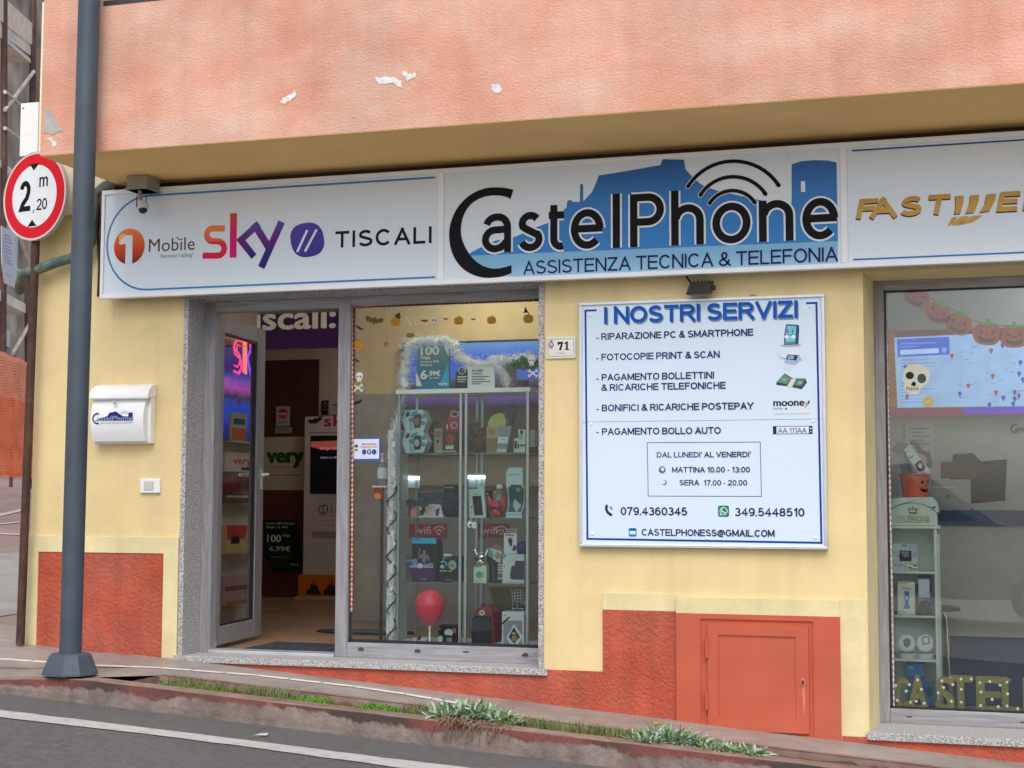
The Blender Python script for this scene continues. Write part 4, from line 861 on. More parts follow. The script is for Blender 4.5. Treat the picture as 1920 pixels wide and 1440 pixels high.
mb = MB(); mb.ell(SP, (0, 0), R0*.985, R0*.985, pr(215, 205, 205), .0005, 56, True); mb.ell(SP, (0, 0), R0*.95, R0*.95, pr(215, 25, 40), .001, 56, True); mb.ell(SP, (0, 0), R0*.705, R0*.705, pr(228, 232, 232), .0015, 56, True); mb.build('red_border', rs)
mb = MB(); ks = crop(0, 300, 3.6)
mb.stext(SP, '2', *ks((131, 353))[0], ks((196, 0))[0][0], 57, INK, .002, wt=.17); mb.text(SP, 'm', *ks((266, 183))[0], ks((324, 0))[0][0], 27, INK, .002, bold=.02)
mb.stext(SP, '20', *ks((247, 341))[0], ks((317, 0))[0][0], 21.5, INK, .002, wt=.15); mb.stroke(SP, ks((232, 333), (224, 360)), 2, INK, .002)
mb.poly(SP, ks((203, 30), (268, 20), (230, 72)), INK, .002); mb.poly(SP, ks((186, 451), (248, 445), (218, 403)), INK, .002); mb.build('lettering', rs)
mb = MB()
for dz in (-.12, .12): mb = MB(); mb.bp(SP, -.05, .05, dz-.015, dz+.015, -.07, -.03, M_RIM); mb.build('clamp', rs)

# ------------------------------------------------------------------ side street on the left
gb = lambda x, y: gz(x)+.10*max(0, y)-.06
M_BR = mat((.30, .22, .195), .55, var=.15, vs=2, bump=.3, bs=50, col2=(.20, .15, .13), c2amt=.7, c2scale=.6, name='wet_side_road')
mb = MB(); mb.add([(-6.5, .6, gb(-6.5, .6)), (-60, .6, gb(-60, .6)), (-60, 50, gb(-60, 50)), (-8.36, 50, gb(-8.36, 50)), (-8.36, 3.0, gb(-8.36, 3.0))], [(0, 1, 4), (1, 2, 3, 4)], M_BR); struct(mb, 'side_road')
def GB(u, v):
    d = ray(u, v); t = (gz(0)-.06+.10*CAM.y)/(d.z+.0755*d.x-.10*d.y); return CAM+d*t
M_CON = mat((.33, .32, .31), .8, var=.12, vs=3, bump=.3, bs=30, col2=(.2, .19, .18), c2amt=.5, name='worn_concrete')
mb = MB(); q = [GB(-60, 1042), GB(30, 1037), GB(50, 1038), GB(48, 1150), GB(-60, 1165)]; mb.add([p+Vector((0, 0, .006)) for p in q], [(0, 1, 2, 3, 4)], M_CON); struct(mb, 'concrete_apron')
mb = MB()
for a in ((( -20, 969), (45, 954), 5), ((-20, 1000), (60, 1003), 2.5), ((-20, 985), (45, 978), 2)):
    p, q = GB(*a[0]), GB(*a[1]); h = (GB(a[0][0], a[0][1]+a[2])-p)
    mb.add([p+Vector((0, 0, .008)), q+Vector((0, 0, .008)), q+h*.9+Vector((0, 0, .008)), p+h+Vector((0, 0, .008))], [(0, 1, 2, 3)], M_PLINE)
struct(mb, 'side_road_line')
A = GB(0, 886); BGd = Vector((-.36, .933, 0)).normalized(); BGn = Vector((.933, .36, 0)).normalized()
BG = Pl((A.x, A.y, 0), BGd, BGn); kA = crop(0, 0, 4.8); kB = crop(0, 300, 3.6); kC = crop(0, 480, 3.428)
bgz = A.z
oldb = thing('old_building', 'old beige building behind scaffolding on the side street', 'building', BG.w(0, bgz, -2.0))
mb = MB(); mb.bp(BG, -1.6, 12, bgz-2, bgz+12, -7, -1.9, mat((.44, .37, .30), .9, var=.25, vs=1.5, col2=(.13, .09, .07), c2amt=.9, c2scale=.8, name='stained_old_plaster')); mb.build('wall', oldb)
for (p0, p1) in (((8, 420), (30, 520)), ((6, 615), (17, 652))):
    mb = MB(); B2 = Pl(BG.w(0, 0, -1.88), BGd, BGn); mb.bpx(B2, p0, p1, -.02, .02, mat((.10, .13, .16), .2, name='old_window_glass')); mb.build('window', oldb)
scf = thing('scaffolding', 'rusty scaffolding with pale plank decks in front of the old building', 'scaffolding', BG.w(0, bgz, -.6))
M_PL = mat((.78, .72, .62), .75, var=.15, vs=4, name='pale_planks'); M_PB = mat((.80, .68, .54), .75, var=.12, name='plywood')
M_SP = mat((.10, .05, .042), .7, var=.25, name='rusty_tube'); M_TB = mat((.55, .48, .42), .6, var=.2, name='grey_tube')
def bgp(mb, pts, m, l=0, t=.03): mb.poly(BG, pts, m, l, t=t)
mb = MB(); bgp(mb, kA((-100, -70), (30, -10), (290, 225), (290, 415), (30, 215), (-100, 115)), M_PB); mb.build('hoarding_board', scf)
for pts in (kA((-60, 160), (40, 235), (282, 425), (282, 470), (40, 290), (-60, 215)), kA((-60, 250), (30, 325), (275, 535), (275, 570), (30, 360), (-60, 285)), kA((-60, 215), (35, 290), (282, 470), (282, 505), (35, 330), (-60, 255)),
            kB((-60, 850), (0, 878), (190, 985), (190, 1045), (0, 950), (-60, 920)), kB((-60, -30), (0, 0), (75, 60), (75, 105), (0, 45), (-60, 10))):
    mb = MB(); bgp(mb, pts, M_PL, -.35, .36); mb.build('plank_deck', scf)
for p0, p1, r, m in (((4, -20), (4, 320), .045, M_SP), ((59, -20), (57, 205), .05, M_SP), ((3, 300), (2, 660), .045, M_SP), ((48, 520), (50, 900), .05, M_SP)):
    mb = MB(); a, b = BG.px(*p0); c, d = BG.px(*p1); mb.tube([BG.w(a, b, .03), BG.w(c, d, .03)], r, m, 8); mb.build('upright', scf, smooth=True)
for p0, p1 in (((56, 134), (1, 206)), ((1, 172), (40, 206)), ((49, 606), (16, 662)), ((1, 240), (38, 268)), ((28, 440), (48, 495)), ((2, 500), (50, 515))):
    mb = MB(); a, b = BG.px(*p0); c, d = BG.px(*p1); mb.tube([BG.w(a, b, .06), BG.w(c, d, .06)], .028, M_TB, 8); mb.build('brace', scf, smooth=True)
mb = MB(); B3 = Pl(BG.w(0, 0, .12), BGd, BGn)
mb.poly(B3, kB((5, 445), (98, 490), (100, 640), (120, 872), (28, 832), (8, 700)), pr(205, 205, 215), 0, t=.01)
for y in range(0, 9): mb.stroke(B3, kB((22+y*2, 500+y*24), (62+(y % 3)*8, 520+y*24)), 2.2, pr(150, 145, 190), .012)
mb.stroke(B3, kB((16, 520), (30, 700)), 3, pr(160, 155, 200), .012); mb.stroke(B3, kB((30, 770), (80, 795)), 1.2, pr(150, 150, 170), .012)
tag(mb.build('banner'), 'white printed banner hanging from the scaffolding beside the round road sign', 'banner')
# orange netting fence: many woven ribbons
M_NET = mat((.95, .22, .07), .6, var=.15, vs=5, name='orange_netting'); M_NET2 = mat((.92, .36, .22), .6, var=.15, name='faded_orange_netting')
for m_ in (M_NET, M_NET2):
    N = m_.node_tree.nodes; L = m_.node_tree.links; tl = N.new('ShaderNodeBsdfTranslucent'); mx = N.new('ShaderNodeMixShader'); mx.inputs[0].default_value = .5
    src_ = N['Principled BSDF'].inputs['Base Color'].links[0].from_socket; L.new(src_, tl.inputs[0]); L.new(N['Principled BSDF'].outputs[0], mx.inputs[1]); L.new(tl.outputs[0], mx.inputs[2]); L.new(mx.outputs[0], N['Material Output'].inputs[0])
B4 = Pl(BG.w(0, 0, .9), BGd, BGn); net = thing('netting_fence', 'orange plastic safety netting fence along the side street', 'fence', B4.w(*B4.px(10, 886), 0))
mb = MB(); za0, zb0 = 664, 890; random.seed(2); nr = 46
a_l = B4.px(-60, 700)[0]; a_r = B4.px(75, 700)[0]; top_ = B4.px(0, 664)[1]; bot_ = B4.px(0, 889)[1]
for i in range(nr):
    b = bot_+(top_-bot_)*i/(nr-1); q = [(a_l+(a_r-a_l)*j/30, b+.010*math.sin(j*.9+i*.35)-.006*j*0) for j in range(31)]
    mb.stroke(B4, q, .042 if i in (0, nr-1) else .026, M_NET if i < 30 else M_NET2, random.uniform(-.004, .004)+.03*math.sin(i*.3), loc=True)
for j in range(0, 60):
    a = a_l+(a_r-a_l)*j/59; q = [(a+.012*math.sin(i*.7), bot_+(top_-bot_)*i/12) for i in range(13)]
    mb.stroke(B4, q, .010, M_NET, .006, loc=True)
mb.build('mesh_sheet', net)
for u in (-25, 30, 66):
    mb = MB(); a, b = B4.px(u, 895); c, d = B4.px(u, 655); mb.tube([B4.w(a, bot_-.15, -.06), B4.w(a, top_+.06, -.06)], .022, M_SP, 8); mb.build('post', net, smooth=True)
mb = MB(); F3 = FY(.25); mb.bpx(F3, (39.5, 194), (70, 290), -.03, 0, M_WHITE); mb.ell(F3, (44, 203), 1.6, 1.6, M_DARK, .001); 
tag(mb.build('blank_panel'), 'blank white panel fixed on the side of the building near the road sign', 'panel')

# ------------------------------------------------------------------ inside the shop
def arts(mb, pl, A, l=.0012):
    for i, a in enumerate(A):
        k = a[0]; ll = l+i*.0005
        if k == 'r': mb.rect(pl, a[1], a[2], a[3], ll)
        elif k == 'e': mb.ell(pl, a[1], a[2], a[3], a[4], ll, 18)
        elif k == 'p': mb.poly(pl, a[1], a[2], ll)
        elif k == 't': mb.text(pl, a[1], a[2], a[3], a[4], a[5], a[6], ll, bold=a[7] if len(a) > 7 else .02)
        elif k == 's': mb.stroke(pl, a[1], a[2], a[3], ll)
def pbox(name, label, cat, p0, p1, Y, d, m, A=(), group=None, zb=None, bevel=.002):
    pl = FY(Y); a0, b1 = pl.px(*p0); a1, b0 = pl.px(*p1); b0 = b0 if zb is None else zb
    r = thing(name, label, cat, ((a0+a1)/2, Y+d/2, b0), group)
    mb = MB(); mb.bp(pl, a0, a1, b0, b1, -d, 0, m); mb.build('box_body' if 'box' in name else 'body', r, bevel=bevel)
    if A: mb = MB(); arts(mb, pl, A); mb.build('printed_front', r)
    return r
def pprism(name, label, cat, pts, Y, d, m, A=(), group=None, bevel=.002, zb=None):
    pl = FY(Y); q = [pl.px(*p) for p in pts]
    if zb is not None:
        dz = zb-min(b for a, b in q); q = [(a, b+dz) for a, b in q]
    r = thing(name, label, cat, (sum(a for a, b in q)/len(q), Y+d/2, min(b for a, b in q)), group)
    mb = MB(); mb.poly(pl, q, m, -d, True, t=d); mb.build('box_body' if 'box' in name else 'body', r, bevel=bevel)
    if A: mb = MB(); arts(mb, pl, A); mb.build('printed_front', r)
    return r
WHT = pr(225, 228, 226); PALE = pr(200, 205, 200); TEAL = pr(40, 165, 150); LBL = pr(205, 225, 230); DK = pr(35, 35, 42); RD = pr(200, 45, 50); ORG = pr(235, 110, 40)
# back of the room seen through the door
FBk = FY(YB-.03)
ps = thing('wall_sign', 'purple wall sign with cream lettering above the inner brown door', 'sign', FBk.w(*FBk.px(540, 651), -.02))
mb = MB(); mb.bpx(FBk, (400, 560), (641, 650.5), -.03, 0, mat(rgb((88, 52, 108)), .5, emit=.06, name='lit_purple_acrylic')); mb.build('panel', ps)
mb = MB(); mb.text(FBk, 'tiscali:', 449, 619.5, 630, 41, mat(rgb((235, 230, 205)), .5, emit=.10, name='lit_cream_acrylic'), .002, bold=.055, font='mono'); mb.build('lettering', ps)
idr = thing('inner_door', 'dark brown panelled door at the back of the shop', 'door', FBk.w(FBk.px(545, 1100)[0], DZ0, 0)); M_BRN = mat((.075, .030, .022), .45, var=.2, vs=5, stretch=(6, 6, .6), name='dark_brown_wood')
a0, b1 = FBk.px(462, 677); a1 = FBk.px(597, 675)[0]
mb = MB(); mb.bp(FBk, a0, a1, DZ0, b1, -.03, .0, M_BRN); mb.build('door_leaf', idr)
for (p0, p1) in (((508, 695), (538, 790)), ((552, 694), (587, 790)), ((508, 810), (538, 920)), ((552, 809), (587, 920))):
    mb = MB(); mb.bpx(FBk, p0, p1, 0, .012, M_BRN); mb.build('raised_panel', idr, bevel=.006)
FP = FY(YB-.055); mb = MB(); mb.bpx(FP, (518, 762), (543, 799), -.008, 0, pr(190, 180, 175)); arts(mb, FP, [('e', (530.5, 776), 9.5, 9.5, RD), ('r', (522, 774), (539, 778), pr(200, 190, 185)), ('r', (523, 790), (538, 793), pr(150, 145, 140))])
tag(mb.build('notice'), 'white notice with a red circle stuck on the dark inner door', 'notice')
mb = MB(); mb.bpx(FP, (516, 801), (547, 812), -.008, 0, pr(175, 165, 160)); arts(mb, FP, [('t', 'PRIVATO', 521, 808, 542, 4, pr(110, 80, 80))]); tag(mb.build('door_label'), 'small pale label below the notice on the dark inner door', 'label')
mb = MB(); mb.bpx(FBk, (603, 751), (616, 777), 0, .008, DK); FB9 = FY(YB-.039); arts(mb, FB9, [('e', (609.5, 759), 4, 4, pr(150, 150, 155)), ('e', (609.5, 759), 2.8, 2.8, DK), ('r', (605, 767), (614, 769), pr(120, 120, 125))]); tag(mb.build('poster'), 'small black poster with a grey dial on the back wall', 'poster')
mb = MB(); mb.bpx(FBk, (621, 756), (660, 777), 0, .008, pr(215, 205, 195)); arts(mb, FB9, [('r', (624, 758), (640, 760), DK), ('r', (626, 764), (640, 765), pr(160, 150, 150)), ('r', (626, 768), (640, 769), pr(160, 150, 150))]); tag(mb.build('poster'), 'white text sheet on the back wall beside the black poster', 'poster')
YC_ = 5.95; FC = FY(YC_)
ct = thing('shop_counter', 'low counter with pale upper board and dark red base behind the open door', 'counter', FC.w(FC.px(520, 1110)[0], DZ0, -.1))
a0 = FC.px(430, 900)[0]; a1 = FC.px(572, 900)[0]; zt_ = FC.px(540, 819)[1]; zm = FC.px(540, 919)[1]
mb = MB(); mb.bp(FC, a0, a1, zm, zt_, -.18, 0, pr(200, 190, 178)); mb.build('front_board', ct, bevel=.004)
mb = MB(); mb.bp(FC, a0, a1, DZ0, zm, -.18, -.002, mat((.11, .022, .022), .5, name='dark_red_laminate')); mb.build('base_panel', ct)
mb = MB(); mb.text(FC, 'very', 499, 867, 570, 27, pr(35, 95, 42), .002, bold=.09); arts(mb, FC, [('r', (500, 875), (562, 876.5), pr(150, 140, 130)), ('r', (503, 890), (563, 892), pr(140, 130, 120))]); mb.build('lettering', ct)
FPo = FY(YC_-.06); zq = DZ0
mb = MB(); mb.poly(FPo, [(495, 974), (553, 975), (566, 1035), (566, 1072), (510, 1071), (495, 1040)], pr(25, 45, 38), -.012, t=.012)
arts(mb, FPo, [('t', '100', 501, 1016, 527, 13, WHT, .03), ('t', 'minuti e SMS illimitati', 499, 983, 552, 4, PALE), ('t', 'Giga in 4G', 499, 990, 540, 4, PALE), ('t', 'Giga', 530, 1006, 545, 5, PALE), ('t', '6,99€', 505, 1033, 545, 9, PALE, .03), ('r', (506, 1044), (544, 1045), PALE), ('t', 'very', 545, 1060, 560, 5, pr(120, 200, 130), .04)])
tag(mb.build('poster'), 'dark green price poster leaning on the dark red counter base', 'poster')
YT = 5.7; FT = FY(YT)
tt = thing('display_totem', 'tall white advertising totem with dark screen and orange skirt', 'display stand', FT.w(FT.px(610, 1100)[0], DZ0, -.1))
a0 = FT.px(570, 900)[0]; a1 = FT.px(672, 900)[0]; zt_ = FT.px(600, 781)[1]
mb = MB(); mb.bp(FT, a0, a1, DZ0+.03, zt_, -.15, 0, pr(212, 200, 196)); mb.build('panel', tt, bevel=.004)
mb = MB(); mb.bp(FT, a0-.06, a1+.06, DZ0, DZ0+.03, -.3, .06, M_ALU); mb.build('foot', tt)
mb = MB(); mb.rect(FT, (583, 817), (668, 926), DK, .001, .006); FT2 = FY(YT-.008); arts(mb, FT2, [('p', [(583, 828), (640, 826), (668, 838), (668, 845), (600, 842), (583, 838)], mat((.35, .08, .05), .4, emit=.25, name='screen_glow')), ('t', 'sky mobile', 600, 843, 664, 6, mat((.6, .15, .2), .4, emit=.4, name='screen_text')), ('t', 'VIENI A PROVARLO', 600, 860, 660, 3.5, mat((.3, .28, .35), .4, emit=.3, name='screen_text'))]); mb.build('screen', tt)
mb = MB(); mb.text(FT, 'sky', 607, 799, 664, 20, pr(200, 40, 70), .002, bold=.05); mb.rect(FT, (580, 810), (668, 811.5), pr(150, 140, 140), .001); mb.build('lettering', tt)
mb = MB(); BK = pr(70, 66, 66)
for i in range(4): mb.stroke(FT, [(606+i*8, 948), (606+i*8, 962)], 2, BK, .001)
mb.stroke(FT, [(612, 947), (600, 949), (597, 956), (600, 962), (612, 963)], 2, BK, .001)
for y in (934, 944, 966, 976, 983): mb.rect(FT, (596, y), (650, y+1.2), pr(150, 142, 142), .001)
mb.rect(FT, (585, 996), (668, 1010), pr(165, 155, 155), .001); mb.build('printed_panel', tt)
FT3 = FY(YT-.04); zsk = FT3.px(600, 1078)[1]
mb = MB(); mb.bp(FT3, a0-.03, a1+.03, DZ0+.031, zsk, -.03, 0, pr(225, 115, 25)); zz0 = DZ0+.05
for cx in (588, 620, 652):
    ca = FT3.px(cx, 1100)[0]; q = [(ca-.09, zz0), (ca-.07, zz0+.07), (ca-.05, zz0+.05), (ca-.03, zz0+.12), (ca-.01, zz0+.09), (ca, zz0+.17), (ca+.02, zz0+.09), (ca+.04, zz0+.11), (ca+.06, zz0+.05), (ca+.09, zz0)]
    mb.poly(FT3, q, M_BLACK, .001, True)
mb.build('orange_skirt', tt)
def bat(mb, pl, c, w, m, l=.001, rot=0.0, t=0.0):
    sh = [(-1, .25), (-.72, .42), (-.35, .22), (-.18, .2), (-.13, .42), (0, .3), (.13, .42), (.18, .2), (.35, .22), (.72, .42), (1, .25), (.86, -.02), (.7, -.22), (.55, -.08), (.4, -.3), (.22, -.15), (0, -.45), (-.22, -.15), (-.4, -.3), (-.55, -.08), (-.7, -.22), (-.86, -.02)]
    cr_, sr = math.cos(rot), math.sin(rot)
    mb.poly(pl, [(c[0]+w/2*(x*cr_-y*sr), c[1]-w/2*(x*sr+y*cr_)) for x, y in sh], m, l, t=t)
mb = MB(); bat(mb, FT, (592, 789), 28, M_BLACK, .003, .3, .004); tag(mb.build('paper_bat'), 'black paper bat on the top of the white totem', 'paper bat')
# door mat and rug
mb = MB(); z = DZ0+.001; p = [H(455, 1213, z), H(628, 1213, z), H(628, 1204, z), H(520, 1203, z)]
mx0_, mx1_ = -4.98, -4.16; mb.box(mx0_, mx1_, .46, .98, z, z+.012, mat((.02, .026, .04), .9, var=.4, vs=30, bump=.6, bs=150, name='dark_mat'))
for i in range(9): mb.box(mx0_+.05+i*.085, mx0_+.075+i*.085, .5, .94, z+.012, z+.014, mat((.05, .07, .11), .9, name='mat_rib'))
tag(mb.build('door_mat'), 'dark blue ribbed mat on the floor behind the doorstep', 'door mat')
mb = MB(); FFl = Pl((0, 0, z), (1, 0, 0), (0, 0, 1), (0, 1, 0)); mb.ell(FFl, (-4.72, 2.05), .42, .2, mat((.02, .026, .045), .9, var=.3, name='dark_rug'), 0, 30, True, t=.01); mb.ell(FFl, (-4.72, 2.05), .3, .13, mat((.10, .10, .12), .9, name='rug_centre'), .011, 30, True); tag(mb.build('rug'), 'oval dark rug on the tiles behind the shop window', 'rug')
# left wall seen through the door leaf
LW = Pl((-6.19, 0, 0), (0, 1, 0), (1, 0, 0)); kd = crop(340, 520, 3.788); ke = crop(340, 880, 3.788)
def emat(r, g, b, e, name='lit_surface'): return mat(rgb((r, g, b)), .5, var=.1, emit=e, name=name)
def screen_mat(stops, z0, z1, e, sc=3.0, dist=.12, name='screen_picture'):
    m = grad(stops, z0, z1, emit=e, name=name); N = m.node_tree.nodes; L = m.node_tree.links
    mr = [n for n in N if n.type == 'MAP_RANGE'][0]; old = mr.inputs[0].links[0].from_socket
    tc = N.new('ShaderNodeTexCoord'); nz = N.new('ShaderNodeTexNoise'); nz.inputs['Scale'].default_value = sc; nz.inputs['Detail'].default_value = 4
    L.new(tc.outputs['Object'], nz.inputs['Vector']); ma = N.new('ShaderNodeMath'); ma.operation = 'MULTIPLY_ADD'; ma.inputs[1].default_value = dist*2
    L.new(nz.outputs['Fac'], ma.inputs[0]); L.new(old, ma.inputs[2]); L.new(ma.outputs[0], mr.inputs[0])
    mr.inputs[1].default_value += dist; mr.inputs[2].default_value += dist; return m
lz0, lz1 = LW.px(450, 830)[1], LW.px(450, 640)[1]
lp = thing('lit_display', 'glowing blue picture display on the wall behind the open door', 'display', LW.w(LW.px(450, 830)[0], lz0, 0))
mb = MB(); a0 = LW.px(415, 700)[0]; a1 = LW.px(482, 700)[0]
mb.bp(LW, a0, a1, lz0, lz1, -.02, 0, screen_mat([(0, (30, 30, 60)), (.22, (40, 70, 200)), (.36, (50, 80, 190)), (.42, (35, 60, 40)), (.55, (190, 90, 190)), (.66, (60, 70, 150)), (.72, (40, 25, 80)), (1, (35, 20, 60))], lz0, lz1, .4, 7)); mb.build('picture', lp)
ns = thing('neon_sign', 'pink and blue neon tube lettering behind the open door', 'neon sign', LW.w(LW.px(450, 720)[0], LW.px(450, 720)[1], .05))
def neon(pts, m, w=.011):
    mb = MB(); q = [LW.px(*p) for p in kd(*pts)]; mb.tube([LW.w(a, b, .06) for a, b in q], w, m, 8); mb.build('tube', ns, smooth=True)
NP = emat(235, 60, 110, .9, 'pink_neon'); NQ = emat(230, 110, 90, .9, 'orange_neon'); NV = emat(120, 70, 230, .9, 'violet_neon'); NBl = emat(60, 60, 220, .9, 'blue_neon')
neon(((385, 455), (350, 445), (330, 490), (340, 545), (375, 580), (385, 640), (365, 685), (330, 665)), NP); neon(((378, 490), (355, 480), (348, 520), (372, 555), (372, 600), (355, 640), (332, 625)), NP, .007)
neon(((400, 680), (400, 390), (412, 375), (415, 410), (415, 690)), NQ); neon(((465, 480), (425, 575), (452, 700)), NV); neon(((445, 480), (485, 600)), NP); neon(((525, 490), (500, 640), (470, 770)), NBl); neon(((505, 500), (480, 620), (455, 690)), NV, .007)
for p0, p1, lab, A in ((kd((355, 955))[0], kd((465, 1165))[0], 'teal and orange leaflet on the shelf below the glowing display', [('r', kd((357, 1065))[0], kd((463, 1160))[0], pr(215, 120, 80)), ('r', kd((370, 1000))[0], kd((450, 1050))[0], pr(60, 100, 130))]),):
    L2 = Pl((-6.08, 0, 0), (0, 1, 0), (1, 0, 0)); mb = MB(); mb.bpx(L2, p0, p1, -.02, 0, pr(180, 200, 190)); arts(mb, L2, A); tag(mb.build('leaflet'), lab, 'leaflet')
for v, lab in ((829, 'upper'), (923, 'middle'), (944, 'narrow'), (1037, 'lower')):
    mb = MB(); b = LW.px(450, v)[1]; mb.bp(LW, LW.px(418, v)[0], LW.px(470, v)[0], b-.012, b, 0, .10, WHT); tag(mb.build('wall_shelf'), lab+' white shelf on the wall behind the open glass door', 'shelf', 'shelves behind the open door')
L3 = Pl((-6.06, 0, 0), (0, 1, 0), (1, 0, 0))
def lbox(name, lab, cat, p0, p1, m, A=()):
    mb = MB(); mb.bpx(L3, p0, p1, -.08, 0, m); arts(mb, L3, A); tag(mb.build(name, bevel=.002), lab, cat)
lbox('carton', 'white carton with red print on the wall behind the open door', 'carton', (424, 848), (478, 886), pr(215, 205, 195), [('t', 'very', 437, 870, 470, 14, pr(190, 60, 50), .05), ('r', (452, 876), (470, 882), DK)])
lbox('carton', 'dark red carton on the middle shelf behind the open door', 'carton', (425, 893), (480, 922), pr(140, 35, 50), [('r', (445, 900), (478, 916), pr(60, 35, 45))])
lbox('carton', 'brown striped carton on the narrow shelf behind the open door', 'carton', (425, 928), (474, 943), pr(110, 85, 75), [('r', (425, 929), (470, 933), pr(215, 190, 150))])
lbox('gift_bag', 'red and yellow gift bag on the lower shelf behind the open door', 'bag', (423, 985), (470, 1036), pr(205, 185, 120), [('p', [(425, 985), (464, 985), (459, 1010), (426, 1012)], pr(205, 65, 60)), ('r', (433, 1006), (449, 1019), DK)])
lbox('carton', 'pale pink carton standing low on the wall behind the open door', 'carton', (420, 1080), (468, 1130), pr(190, 160, 165), [('r', (422, 1100), (466, 1104), pr(150, 90, 90)), ('r', (422, 1128), (466, 1130), pr(200, 120, 80))])

# --- behind the left shop window
mb = MB(); FCn = FY(2.7); a0 = FCn.px(752, 1000)[0]; a1 = FCn.px(1012, 1000)[0]; zt_ = FCn.px(850, 905)[1]
sc_ = thing('service_counter', 'grey service counter with red wireless signs behind the glass cabinets', 'counter', FCn.w((a0+a1)/2, DZ0, -.2))
mb.bp(FCn, a0, a1, DZ0, zt_-.03, -.45, 0, pr(150, 143, 138)); mb.build('front_panel', sc_)
mb = MB(); mb.bp(FCn, a0-.02, a1, zt_-.03, zt_, -.47, .03, pr(175, 165, 150)); mb.build('worktop', sc_, bevel=.003)
FCs = FY(2.69)
for x0, x1, lab in ((768, 838, 'red wireless sign with white arcs on the counter, left of two'), (893, 954, 'red wireless sign half hidden on the counter, right of two')):
    mb = MB(); mb.bpx(FCs, (x0, 982), (x1, 1007.5), 0, .008, pr(165, 25, 55)); F8 = FY(2.68)
    arts(mb, F8, [('t', 'wifi', x0+10, 1001, x0+40, 14, pr(225, 200, 205), .02), ('s', arcc((x1-25, 994), (x1-15, 987), (x1-4, 994)), 2.2, pr(230, 215, 220)), ('s', arcc((x1-21, 998), (x1-15, 993.5), (x1-9, 998)), 2.2, pr(230, 215, 220)), ('e', (x1-15, 1001), 3, 1.6, pr(230, 215, 220))]); tag(mb.build('wireless_sign'), lab, 'sign', 'red signs on the counter')
FTv = FY(3.12); tz0, tz1 = FTv.px(880, 850)[1], FTv.px(880, 643)[1]; a0 = FTv.px(756, 700)[0]; a1 = FTv.px(1015, 700)[0]
tv = thing('television', 'large lit screen showing blue sky over purple flowers behind the cabinets', 'television', FTv.w((a0+a1)/2, tz0, -.03))
mb = MB(); mb.bp(FTv, a0-.02, a1+.02, tz0-.02, tz1+.02, -.06, -.003, M_BLACK); mb.build('casing', tv, bevel=.004)
mb = MB(); mb.bp(FTv, a0, a1, tz0, tz1, -.003, 0, screen_mat([(0, (40, 28, 22)), (.3, (60, 45, 30)), (.42, (25, 18, 35)), (.53, (100, 60, 150)), (.58, (45, 30, 70)), (.62, (70, 50, 40)), (.68, (60, 90, 170)), (.85, (55, 80, 190)), (1, (90, 130, 185))], tz0, tz1, .36, 2.2, .09)); mb.build('screen', tv)
# glass cabinets
YV = .72; FV = FY(YV); ctop = FV.px(870, 737)[1]; vd = .38
shz = [FY(YV+.05).px(870, v)[1] for v in (849, 970.5, 1092.5)]; vbz = DZ0+.07
def cabinet(u0, u1, label):
    x0 = FV.px(u0, 900)[0]; x1 = FV.px(u1, 900)[0]
    c = thing('glass_cabinet', label, 'display cabinet', ((x0+x1)/2, YV+vd/2, DZ0), 'glass display cabinets')
    M_PO = mat((.34, .38, .38), .3, metal=.5, var=.05, name='grey_metal_post'); mb = MB(); mb.box(x0-.01, x1+.01, YV-.01, YV+vd, ctop, ctop+.032, M_WHITE); mb.build('top_panel', c, bevel=.003)
    mb = MB(); mb.box(x0, x1, YV, YV+vd, DZ0, vbz, M_WHITE); mb.build('base_panel', c, bevel=.003)
    for x in (x0+.012, x1-.012):
        for y in (YV+.01, YV+vd-.012):
            mb = MB(); mb.box(x-.009, x+.009, y-.009, y+.009, vbz, ctop, M_PO); mb.build('post', c)
    for z in shz:
        mb = MB(); mb.box(x0+.026, x1-.026, YV+.03, YV+vd-.02, z-.006, z, mat((.30, .42, .40), .15, name='glass_edge', trans=.6)); mb.build('glass_shelf', c)
    mb = MB(); mb.box(x0+.024, x1-.024, YV+.004, YV+.008, vbz, ctop, GLASS_CASE); mb.build('pane', c)
    return c, x0, x1
c1 = cabinet(744, 866, 'glass display cabinet holding the red balloon, left of two'); c2 = cabinet(870, 992, 'glass display cabinet holding the red backpack, right of two')
for (u0, v0, u1, v1, lab) in ((752, 893, 785, 899, 'lit white lamp strip inside the left glass cabinet'), (877, 891.5, 908, 897.5, 'lit white lamp strip inside the right glass cabinet')):
    Fq = FY(1.06); t_ = thing('lamp_strip', lab, 'lamp', Fq.w(*Fq.px(u0, v1), 0), 'lamp strips in the cabinets'); mb = MB(); mb.bpx(Fq, (u0, v0), (u1, v1), -.02, 0, mat((.9, .95, 1), .4, emit=3.0, name='lit_tube')); mb.build('tube', t_)
    mb = MB(); mb.bpx(Fq, (u0-2, v0-3), (u1+2, v0), -.03, .005, M_ALU); mb.build('lamp_holder', t_); mb = MB(); mb.bpx(Fq, (u0, v1+.5), (u1, v1+16), -.024, -.02, pr(190, 200, 215)); mb.build('reflector', t_)
kg = crop(740, 730, 7.111); ki = crop(740, 900, 7.111); kj = crop(740, 1080, 7.111); Yp = YV+.10
